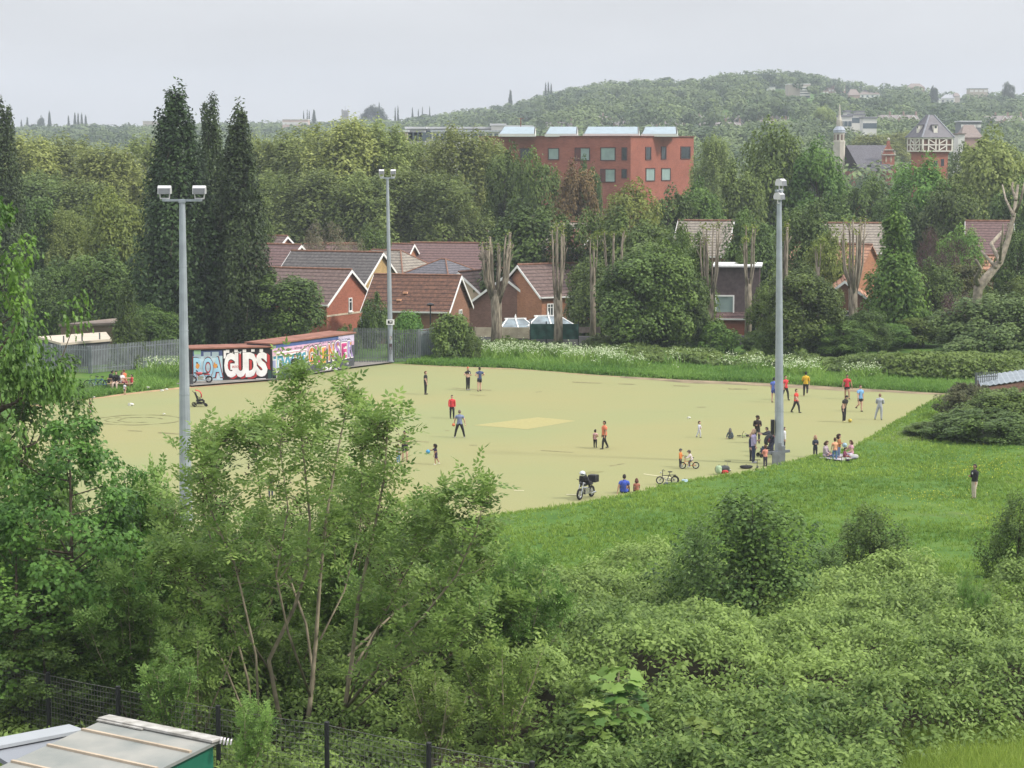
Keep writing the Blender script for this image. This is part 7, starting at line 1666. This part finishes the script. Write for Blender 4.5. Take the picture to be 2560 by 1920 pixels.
def person(label, foot, H, yaw=0.0, arms=('down', 'down'), legs=('stand', 'stand'), top=(.02, .02, .022), bottom=(.02, .02, .022), sleeve=.45, trouser=1.0, hair=(.03, .02, .015), hairstyle='short', skin='l', shoes=(.03, .03, .03), lean=0.0, nod=0.0, seat=None, child=False, cap=None, skirt=None, name='person', print_c=None, turn=0.0, group=None):
    k = H / 1.75; hs = k * (1.0 if not child else 1.28 if H > 1.0 else 1.45); bw = 1.0 if not child else .98
    root = thing(name, label, 'child' if child else 'person', foot, math.radians(yaw), group)
    ln = math.radians(lean); tors = Vector((0, -math.sin(ln), math.cos(ln))); back = Vector((0, math.cos(ln), math.sin(ln)))
    legsc = .9 if child else 1.0
    L1, L2 = .43 * k * legsc, .42 * k * legsc
    dirs = [[vec(*LEG[legs[i]][j]) for j in range(2)] for i in range(2)]
    for i, sg in ((0, 1), (1, -1)):
        dirs[i] = [Vector((d.x * sg, d.y, d.z)) for d in dirs[i]]
    hip = [Vector((sg * .088 * k * bw, 0, 0)) for sg in (1, -1)]; kn = [hip[i] + dirs[i][0] * L1 for i in (0, 1)]; an = [kn[i] + dirs[i][1] * L2 for i in (0, 1)]
    lowest = min(a.z for a in an) - .075 * k
    pz = -lowest if seat is None else seat
    P0 = Vector((0, 0, pz)); V = []; E = []; Rr = []; G = []
    def add(p, r, par=None, n=1, reg='t', s0=0.0, s1=0.0):
        """a bone from par to p in n pieces, with its radius and the region it clothes"""
        if par is not None and n > 1:
            a_ = Vector(V[par]); ra = Rr[par] / k; q = par
            for i in range(1, n):
                t = i / n; V.append(tuple(a_.lerp(Vector(p), t))); Rr.append((ra + (r - ra) * t) * k); G.append((reg, s0 + (s1 - s0) * t)); E.append((q, len(V) - 1)); q = len(V) - 1
            par = q
        V.append(tuple(p)); Rr.append(r * k); G.append((reg, s1))
        if par is not None: E.append((par, len(V) - 1))
        return len(V) - 1
    pel = add(P0 + tors * .02 * k, .142); wa = add(P0 + tors * .20 * k, .132, pel, 2); ch = add(P0 + tors * .40 * k, .165, wa, 2); nb = add(P0 + tors * .535 * k, .066, ch, 2); hb_p = P0 + tors * .62 * k; nk = add(hb_p, .054, nb, 1, 'n')
    wrp, ank = [], []
    for i, sg in ((0, 1), (1, -1)):
        s_ = P0 + tors * .465 * k + Vector((sg * .178 * k * bw, 0, 0)); si = add(s_, .076, ch, 2, 't'); a1, a2 = [vec(*ARM[arms[i]][j]) for j in range(2)]
        a1 = Vector((a1.x * sg, a1.y, a1.z)); a2 = Vector((a2.x * sg, a2.y, a2.z)); e_ = s_ + a1 * .285 * k; w_ = e_ + a2 * .245 * k; ei = add(e_, .050, si, 4, 'a', 0, .5); wi = add(w_, .034, ei, 4, 'a', .5, 1.0); wrp.append((w_, a2))
    for i in (0, 1):
        hi = add(P0 + hip[i] - tors * .02 * k, .105, pel, 1, 'l', 0, 0); ki = add(P0 + kn[i], .070, hi, 4, 'l', 0, .5); ai = add(P0 + an[i], .046, ki, 4, 'l', .5, 1.0)
        add(P0 + an[i] + Vector((0, -.03 * k, -.045 * k)), .040, ai, 1, 'f', 1, 1.2)
    body = skin_obj(V, E, Rr)
    nodr = math.radians(nod + lean * .3); HR = Matrix.Rotation(math.radians(turn), 3, 'Z') @ Matrix.Rotation(nodr, 3, 'X')
    hc = hb_p + HR @ Vector((0, -.012 * k, .098 * hs))
    PEOPLE.append(dict(root=root, body=body, V=np.array(V), G=G, sleeve=sleeve, trouser=trouser, hc=hc, HR=HR, hs=hs, wr=wrp, an=[P0 + a for a in an], k=k, top_c=top, bot_c=bottom, hair=hair, hstyle=hairstyle, skin=skin, shoes=shoes, cap=cap, skirt=skirt, P0=P0, tors=tors, print_c=print_c, ch=Vector(V[ch])))
    return root
def cm(c): return mat('cloth_%02d_%02d_%02d' % tuple(int(round(x * 99)) for x in c), c, .85, .16, 9)
def finish_people():
    bpy.context.view_layer.update(); dg = bpy.context.evaluated_depsgraph_get()
    for p in PEOPLE:
        k = p['k']; root = p['root']
        sk = mat('skin_' + p['skin'], SKIN[p['skin']], .6, .06, 8); dk = mat('eye_dark', (.02, .015, .012), .4, .05); lp = mat('lip_' + p['skin'], tuple(a * b for a, b in zip(SKIN[p['skin']], (.9, .62, .6))), .5, .05)
        mb = MB(); me = p['body'].evaluated_get(dg).to_mesh(); BV = [tuple(v.co) for v in me.vertices]; BN = [tuple(v.normal) for v in me.vertices]; BF = [tuple(f.vertices) for f in me.polygons]; mb.add(BV, BF); p['body'].evaluated_get(dg).to_mesh_clear()
        head_geo(mb, p['hc'], p['hs'], p['HR'], 0, 1, 2)
        for i, (w, d) in enumerate(p['wr']):
            q = (-d).to_track_quat('Z', 'Y').to_matrix(); sgn = 1 if i == 0 else -1
            mb.add([q @ (Vector((v[0] * sgn, v[1], v[2])) * k * 1.08) + w for v in HAND_T.v], HAND_T.f if sgn > 0 else [tuple(reversed(f)) for f in HAND_T.f], 0)
        mb.build('body', [sk, dk, lp], root, True)
        bvv = np.array([tuple(v) for v in BV]); near = np.argmin(((bvv[:, None] - p['V'][None]) ** 2).sum(-1), 1); hco = (bvv - np.array(p['P0'])) @ np.array(p['tors']) / k
        reg = np.array([p['G'][j][0] for j in near]); sv_ = np.array([p['G'][j][1] for j in near])
        topk = ((reg == 't') & (hco > -.07)) | ((reg == 'a') & (sv_ <= min(.97, p['sleeve'] * .62 if p['sleeve'] < .5 else p['sleeve'] * .95))) | ((reg == 'l') & (hco > -.07) & (sv_ < .15))
        botk = ((reg == 'l') & (sv_ <= (p['trouser'] * .72 if p['trouser'] < .6 else 1.0))) | ((reg == 't') & (hco < .10))
        for keep, nm, c, pad in ((topk, 'top', p['top_c'], .020), (botk, 'trousers', p['bot_c'], .012)):
            off = bvv + np.array(BN) * pad * k; m = MB(); idx = -np.ones(len(bvv), int); fs = [f for f in BF if keep[list(f)].all()]
            used = sorted({i for f in fs for i in f}); idx[used] = np.arange(len(used)); m.add([tuple(off[i]) for i in used], [tuple(int(idx[i]) for i in f) for f in fs]); o = m.build(nm, cm(c), root, True)
            if p['print_c'] and nm == 'top':
                q_ = MB(); q_.ball(p['ch'] + Vector((0, -.165 * k, -.02 * k)), (.055 * k, .018 * k, .05 * k), 8, 5); q_.build('print', cm(p['print_c']), o)
        for a in p['an']:
            m = MB(); m.ball(Vector((a.x, a.y - .052 * k, a.z - .045 * k)), (.046 * k, .135 * k, .046 * k), 9, 6, 0, None, lambda v: Vector((v.x, v.y, max(v.z, -.62)))); m.build('shoe', cm(p['shoes']), root, True)
        hs = p['hs']; c = p['hc']; R = p['HR']; m = MB(); st = p['hstyle']
        if st != 'none':
            nu, nv = 14, 9; V = []; Fc = []; sc = 1.12 if st == 'short' else 1.2
            for i in range(nv + 1):
                th = math.pi * .72 * i / nv
                for j in range(nu):
                    ph = 2 * math.pi * j / nu; v = Vector((math.sin(th) * math.cos(ph), math.sin(th) * math.sin(ph), math.cos(th)))
                    if v.y < -.1 and v.z < .42: v = Vector((v.x, v.y * .55, v.z)) * .92; v.z = max(v.z, .30)
                    V.append(R @ Vector((v.x * .082 * sc * hs, v.y * .104 * sc * hs, v.z * .120 * (sc - .02) * hs)) + c + R @ Vector((0, .006, .008)) * hs)
            for i in range(nv):
                for j in range(nu): a = i * nu + j; b = i * nu + (j + 1) % nu; Fc.append((a, a + nu, b + nu, b))
            m.add(V, Fc)
            if st in ('long', 'bob'):
                l = .30 if st == 'long' else .15
                m.tube([c + R @ Vector((0, .055 * hs, .02 * hs)), c + R @ Vector((0, .085 * hs, -.10 * hs)), c + R @ Vector((0, .085 * hs, -l * hs))], [.085 * hs, .092 * hs, .05 * hs], 9)
                for sx in (-1, 1): m.tube([c + R @ Vector((sx * .07 * hs, .01 * hs, .04 * hs)), c + R @ Vector((sx * .088 * hs, .015 * hs, -.08 * hs)), c + R @ Vector((sx * .09 * hs, .02 * hs, -l * .9 * hs))], [.03 * hs, .036 * hs, .02 * hs], 7)
            if st == 'curly':
                rg = np.random.default_rng(int(hs * 1000))
                for _ in range(46):
                    d = nrm(rg.normal(size=3) + (0, .5, .15)); d = Vector(d)
                    if d.y < -.25 and d.z < .5: continue
                    m.ball(c + R @ Vector((d.x * .115 * hs, d.y * .115 * hs + .025 * hs, d.z * .125 * hs - .02 * hs)), .045 * hs, 6, 4)
            if st == 'pony': m.tube([c + R @ Vector((0, .10 * hs, .03 * hs)), c + R @ Vector((0, .15 * hs, -.04 * hs)), c + R @ Vector((0, .13 * hs, -.16 * hs))], [.03 * hs, .035 * hs, .015 * hs], 7)
            m.build('hair', cm(p['hair']), root, True)
        if p['cap']:
            q = MB(); q.ball(c + R @ Vector((0, 0, .03 * hs)), (.098 * hs, .122 * hs, .105 * hs), 12, 8, 0, R, lambda v: Vector((v.x, v.y, max(v.z, .05)))); q.ball(c + R @ Vector((0, -.11 * hs, .045 * hs)), (.07 * hs, .06 * hs, .012 * hs), 9, 4, 0, R); q.build('cap', cm(p['cap']), root, True)
        if p['skirt']:
            q = MB(); P0 = p['P0']; q.lathe([(.13 * k, .1 * k), (.17 * k, -.05 * k), (.25 * k, -.26 * k), (.24 * k, -.28 * k)], P0, 14); q.build('skirt', cm(p['skirt']), root, True)
        d_ = p['body'].data; bpy.data.objects.remove(p['body']); bpy.data.meshes.remove(d_)
def per(label, px, py, hpx=None, H=None, z=None, **kw):
    f = on_ground(px, py) if z is None else at_z(px, py, z)
    if H is None: H = hpx * (f - CAM).length / F * 1.0
    return person(label, f, H, **kw)
BK = (.018, .018, .020); NV = (.035, .045, .09); RD = (.50, .045, .05); SK_BL = (.20, .36, .55); GR = (.36, .37, .38); WH = (.66, .66, .64); DKG = (.05, .05, .055)
per('person in black tee and black trousers standing in profile left of the trio', 1064, 986, 58, yaw=80, arms=('down', 'low'), top=BK, bottom=BK, hair=(.10, .05, .02), trouser=1)
per('person with orange hair in black tee with white print, hand on hip', 1170, 975, 57.5, yaw=50, arms=('hold', 'hip'), legs=('stand', 'stand'), top=BK, bottom=BK, hair=(.50, .13, .05), print_c=WH, shoes=(.3, .3, .3))
per('person in navy tee and dark shorts facing away with hands on hips', 1199, 978, 60, yaw=205, arms=('hip', 'hip'), legs=('stand', 'step'), top=(.05, .07, .14), bottom=BK, trouser=.5)
per('person in red hoodie and black trousers walking towards the viewer', 1130, 1046, 58, yaw=10, arms=('down', 'low'), legs=('step', 'stand'), top=RD, sleeve=1, bottom=BK, hair=(.05, .03, .02))
pf = per('person in blue grey tee seen from behind with legs apart holding an orange ball', 1149, 1094, 70, yaw=180, arms=('side', 'side'), legs=('apart', 'apart'), top=(.16, .19, .30), bottom=BK, hair=(.16, .12, .10), shoes=(.5, .5, .46))
per('man in black tee and black shorts looking at a phone beside the ash tree', 1012, 1154, 78, yaw=12, arms=('hold', 'hold'), legs=('step', 'stand'), top=(.022, .020, .024), bottom=(.022, .024, .027), trouser=.56, hair=(.025, .02, .018), nod=14, print_c=(.25, .22, .22))
per('child in grey top partly hidden by the ash leaves next to the man in black', 996, 1157, 48, yaw=40, child=True, top=(.26, .24, .26), bottom=(.14, .24, .36), hair=(.3, .28, .27), shoes=WH)
per('boy in dark football kit throwing a blue ball', 1090, 1161, 52, yaw=-80, child=True, arms=('low', 'reach'), legs=('step', 'back'), top=(.035, .022, .05), bottom=(.05, .028, .075), trouser=.54, skin='m', hair=(.02, .015, .012), shoes=(.62, .60, .5), hairstyle='curly', lean=8)
per('girl in pink top and black leggings next to the man in orange', 1488, 1119, 46, yaw=150, child=True, arms=('down', 'hip'), top=(.50, .29, .29), bottom=BK, hair=(.02, .015, .012), skin='m', sleeve=.4)
per('man in orange tee and black trousers in the middle of the pitch', 1511, 1122, 71, yaw=-60, arms=('low', 'down'), legs=('fwd', 'back'), top=(.55, .17, .09), bottom=BK, hair=(.02, .015, .012), skin='m')
per('small child in pale grey tracksuit walking alone on the pitch', 1748, 1094, 41, yaw=60, child=True, arms=('fold', 'low'), legs=('step', 'back'), top=(.45, .47, .54), bottom=(.50, .52, .57), sleeve=1, hair=(.06, .035, .02))
per('child in orange jacket and helmet standing in front of the orange bicycle', 1701, 1168, 47, yaw=60, child=True, arms=('hold', 'low'), top=(.55, .19, .05), bottom=BK, sleeve=1, cap=(.07, .075, .08), hair=(.06, .04, .03))
f_ = on_ground(1723, 1172)
person('child in white top and helmet sitting on the orange bicycle', f_ + Vector((.14, 0, 0)), .98, -90, ('bars', 'bars'), ('ride', 'ride'), (.60, .52, .52), (.07, .06, .07), 1, 1, (.06, .04, .03), 'short', 'l', (.5, .5, .48), 22, 5, .50, True, (.10, .09, .08))
per('woman with big curly dark hair in a black coat looking down at her hands', 1893, 1108, 69, yaw=5, arms=('hold', 'hold'), top=(.03, .022, .022), bottom=DKG, sleeve=1, hair=(.035, .018, .014), hairstyle='curly', nod=14, skin='m')
per('blond woman in lavender top with a navy jacket facing the pushchair', 1884, 1157, 84, yaw=75, arms=('hold', 'low'), top=(.34, .30, .46), bottom=NV, sleeve=.9, hair=(.46, .32, .22), hairstyle='bob', shoes=(.4, .4, .42))
per('person in navy jacket and black trousers standing left of the pushchair', 1877, 1152, 68, yaw=80, arms=('down', 'down'), top=(.03, .035, .075), bottom=(.022, .024, .034), sleeve=1, hair=(.30, .21, .15), hairstyle='bob')
per('child in dark trousers and coral top beside the foot of the right mast', 1913, 1166, 54, yaw=-150, child=True, arms=('fold', 'fold'), top=(.56, .24, .18), bottom=(.035, .03, .05), sleeve=.9, hair=(.09, .05, .03), hairstyle='pony', skin='m')
per('person bending over the black pushchair behind the right mast', 1930, 1130, 66, yaw=-80, arms=('reach', 'reach'), top=(.028, .03, .04), bottom=DKG, sleeve=1, hair=(.03, .022, .02), lean=34)
per('person in black and white jacket half hidden behind the right mast', 1960, 1128, 60, yaw=90, arms=('down', 'down'), top=(.50, .50, .52), bottom=DKG, sleeve=1, hair=(.05, .04, .03))
fs = on_ground(1825, 1098)
person('child with grey top sitting on the pitch beside the green bicycle', fs, 1.05, 170, ('prop', 'prop'), ('floor', 'knee'), (.07, .085, .10), (.05, .06, .08), 1, 1, (.10, .09, .08), 'long', 'l', WH, 10, 10, .10, True)
fb = on_ground(1563, 1240) + Vector((0, .9, 0)); fb.z = gz1(fb.x, fb.y)
person('man in bright blue tee sitting on the far side of the grass bank', fb, 1.72, 175, ('prop', 'lap'), ('knee', 'knee'), (.05, .09, .42), NV, .45, 1, (.03, .022, .018), 'short', 'm', BK, -6, 8, .12)
fb2 = on_ground(1594, 1238) + Vector((0, .9, 0)); fb2.z = gz1(fb2.x, fb2.y)
person('child with brown hair sitting beside the man in blue on the bank', fb2, 1.12, 180, ('lap', 'lap'), ('knee', 'knee'), (.36, .14, .10), NV, .45, 1, (.09, .035, .025), 'bob', 'm', BK, 0, 8, .12, True)
# football players at the right
per('player in blue shirt and blue shorts left of the right-hand mast', 1934, 1006, 62, yaw=150, arms=('low', 'down'), legs=('stand', 'step'), top=(.10, .15, .46), bottom=(.05, .07, .28), trouser=.5, hair=BK, group='football players at the far right of the pitch')
per('player in red shirt walking right of the mast', 1963, 1000, 62, yaw=30, arms=('swingb', 'down'), legs=('fwd', 'back'), top=RD, bottom=BK, hair=(.06, .035, .025), group='football players at the far right of the pitch')
per('player in yellow shirt and black trousers walking away near the far edge', 2014, 990, 60, yaw=170, arms=('hold', 'low'), legs=('stand', 'lift'), top=(.55, .34, .03), bottom=BK, sleeve=.6, hair=BK, shoes=(.3, .16, .08), group='football players at the far right of the pitch')
per('player in red shirt and striped black trousers striding right', 1990, 1032, 60, yaw=55, arms=('down', 'swingf'), legs=('fwd', 'back'), top=(.55, .06, .045), bottom=(.03, .03, .033), hair=(.05, .035, .025), group='football players at the far right of the pitch')
per('player in red shirt and black shorts facing the camera', 2117, 998, 61, yaw=5, arms=('side', 'side'), legs=('fwd', 'stand'), top=(.46, .04, .055), bottom=BK, trouser=.5, hair=BK, skin='m', group='football players at the far right of the pitch')
per('player dressed in black with head bent over the yellow ball', 2109, 1055, 68, yaw=40, arms=('swingb', 'down'), legs=('stand', 'step'), top=(.032, .028, .034), bottom=(.026, .024, .028), hair=(.025, .02, .02), shoes=(.6, .58, .3), lean=16, nod=26, group='football players at the far right of the pitch')
per('player in light blue shirt and dark shorts with one heel raised', 2150, 1029, 65, yaw=25, arms=('down', 'low'), legs=('stand', 'lift'), top=(.17, .34, .56), bottom=(.025, .025, .03), trouser=.46, hair=(.09, .05, .03), group='football players at the far right of the pitch')
per('player in grey tracksuit standing with his back turned', 2199, 1050, 65, yaw=165, arms=('fold', 'fold'), legs=('apart', 'stand'), top=(.34, .36, .40), bottom=(.34, .36, .40), sleeve=1, hair=(.20, .12, .08), group='football players at the far right of the pitch')
# picnic on the lawn
per('girl with blond hair in a dark hooded top standing left of the picnic', 2038, 1143, 55, yaw=20, child=True, arms=('hold', 'hold'), top=(.03, .038, .055), bottom=(.028, .032, .04), sleeve=1, hair=(.38, .23, .15), hairstyle='long')
fp = on_ground(2062, 1145); person('woman in pale lilac top sitting on the picnic blanket', fp + Vector((0, 0, .02)), 1.62, 70, ('lap', 'lap'), ('cross', 'floor'), (.38, .31, .34), (.14, .14, .22), .9, 1, (.06, .03, .025), 'bob', 'l', (.3, .2, .2), 6, 14, .12)
per('child in peach tee and jeans seen from behind at the picnic', 2087, 1151, 57, yaw=195, child=True, arms=('low', 'low'), legs=('step', 'stand'), top=(.68, .34, .20), bottom=(.10, .18, .32), hair=(.07, .035, .022), shoes=(.12, .05, .04))
per('taller child in brown top holding a pale blue bag at the picnic', 2097, 1145, 60, yaw=70, child=True, arms=('hold', 'hold'), top=(.33, .15, .06), bottom=(.16, .22, .36), sleeve=1, hair=(.04, .022, .018), hairstyle='curly')
fp = on_ground(2129, 1141); person('girl in pink patterned top sitting at the right end of the picnic', fp + Vector((0, 0, .02)), 1.5, -75, ('lap', 'up'), ('cross', 'cross'), (.52, .28, .34), (.42, .36, .46), .4, 1, (.07, .03, .022), 'bob', 'l', (.3, .2, .2), 4, 4, .12)
fp = on_ground(2110, 1146); person('small child in dark red sitting in the middle of the picnic blanket', fp + Vector((0, 0, .02)), .85, 60, ('lap', 'lap'), ('floor', 'floor'), (.20, .05, .09), (.20, .03, .04), 1, 1, (.04, .025, .02), 'short', 'l', (.3, .05, .05), 8, 10, .10, True)
bq = on_ground(2102, 1146); ballthing('pale blue bag-like cushion held by the child in brown', Vector((bq.x + .18, bq.y - .1, bq.z + .72)), .13, plain('paleblue', (0, 0, 0)), 'cushion')
per('man in black jacket and beige trousers standing on the lawn at right', 2436, 1247, 85, yaw=-60, arms=('low', 'hold'), legs=('step', 'stand'), top=(.016, .016, .020), bottom=(.46, .40, .32), sleeve=1, hair=(.035, .028, .025), skin='m', print_c=(.5, .5, .5))
# left side
per('toddler girl in pink dress near the left edge of the pitch', 226, 1042, 38, yaw=30, child=True, arms=('low', 'down'), top=(.58, .40, .38), bottom=(.50, .30, .36), trouser=.3, skirt=(.46, .20, .32), hair=(.16, .07, .045), hairstyle='bob', shoes=(.3, .18, .15))
per('child in red top standing at the end of the picnic bench', 330, 973, 37, yaw=-60, child=True, top=(.46, .05, .05), bottom=BK, sleeve=1, hair=(.03, .02, .02))
per('small child in white tee standing on the grass before the picnic bench', 312, 986, 29, yaw=150, child=True, top=(.60, .62, .68), bottom=(.03, .03, .05), trouser=.5, hair=(.03, .02, .02))
fp = on_ground(292, 976); person('person in black jacket and pale trousers sitting on the picnic bench', fp, 1.72, -10, ('lap', 'lap'), ('sit', 'sit'), BK, (.46, .36, .30), 1, 1, (.03, .025, .02), 'short', 'l', BK, 6, 14, .55)
fp = on_ground(273, 973); person('person in dark clothes sitting at the left end of the picnic bench', fp, 1.68, 120, ('lap', 'lap'), ('sit', 'sit'), (.02, .022, .03), (.05, .045, .045), 1, 1, (.02, .018, .018), 'short', 'm', BK, 20, 20, .55)
fp = on_ground(305, 973); person('person in white top sitting on the picnic bench', fp, 1.5, 60, ('lap', 'lap'), ('sit', 'sit'), (.60, .56, .56), (.30, .06, .07), .45, 1, (.12, .06, .04), 'bob', 'l', BK, 4, 10, .52)
fp = on_ground(313, 968); person('person in orange top at the far side of the picnic bench', fp, 1.5, -120, ('lap', 'reach'), ('sit', 'sit'), (.60, .17, .08), NV, 1, 1, (.12, .05, .03), 'short', 'l', BK, 8, 10, .52)
per('goalkeeper in black standing in front of the goal by the graffiti', 738, 948, 62, yaw=10, arms=('hold', 'low'), top=BK, bottom=BK, sleeve=1, hair=(.02, .018, .018))
per('person in dark tee glimpsed through the leaves left of the big ash', 677, 1243, 58, yaw=20, child=True, top=(.05, .035, .04), bottom=NV, hair=(.03, .022, .02), skin='m')
finish_people()
pv = at_y(1070, 1129, on_ground(1090, 1161).y - .05); ballthing('bright blue ball in front of the throwing boy', pv, .115, mat('ball_blue', (.06, .30, .55), .45, .1, 5), 'ball')
pv = at_y(1134, 1062, on_ground(1149, 1094).y); ballthing('orange ball in the hand of the person with legs apart', pv, .10, mat('ball_orange', (.60, .17, .07), .5, .1, 5), 'ball')

# ---------------------------------------------------------------- haze: the air between here and the hill
def haze():
    m = bpy.data.materials.new('haze_air'); m.use_nodes = True; t = m.node_tree; t.nodes.clear(); o = t.nodes.new('ShaderNodeOutputMaterial'); v = t.nodes.new('ShaderNodeVolumePrincipled')
    v.inputs['Color'].default_value = (.77, .85, .96, 1); v.inputs['Density'].default_value = .00021; v.inputs['Anisotropy'].default_value = 0.0; t.links.new(v.outputs[0], o.inputs['Volume'])
    mb = MB(); mb.box((0, 1690, 56), (3000, 3600, 148)); h = mb.build('haze', m); tag(h, 'pale hazy air over the town', 'haze', None, 'stuff')
haze()
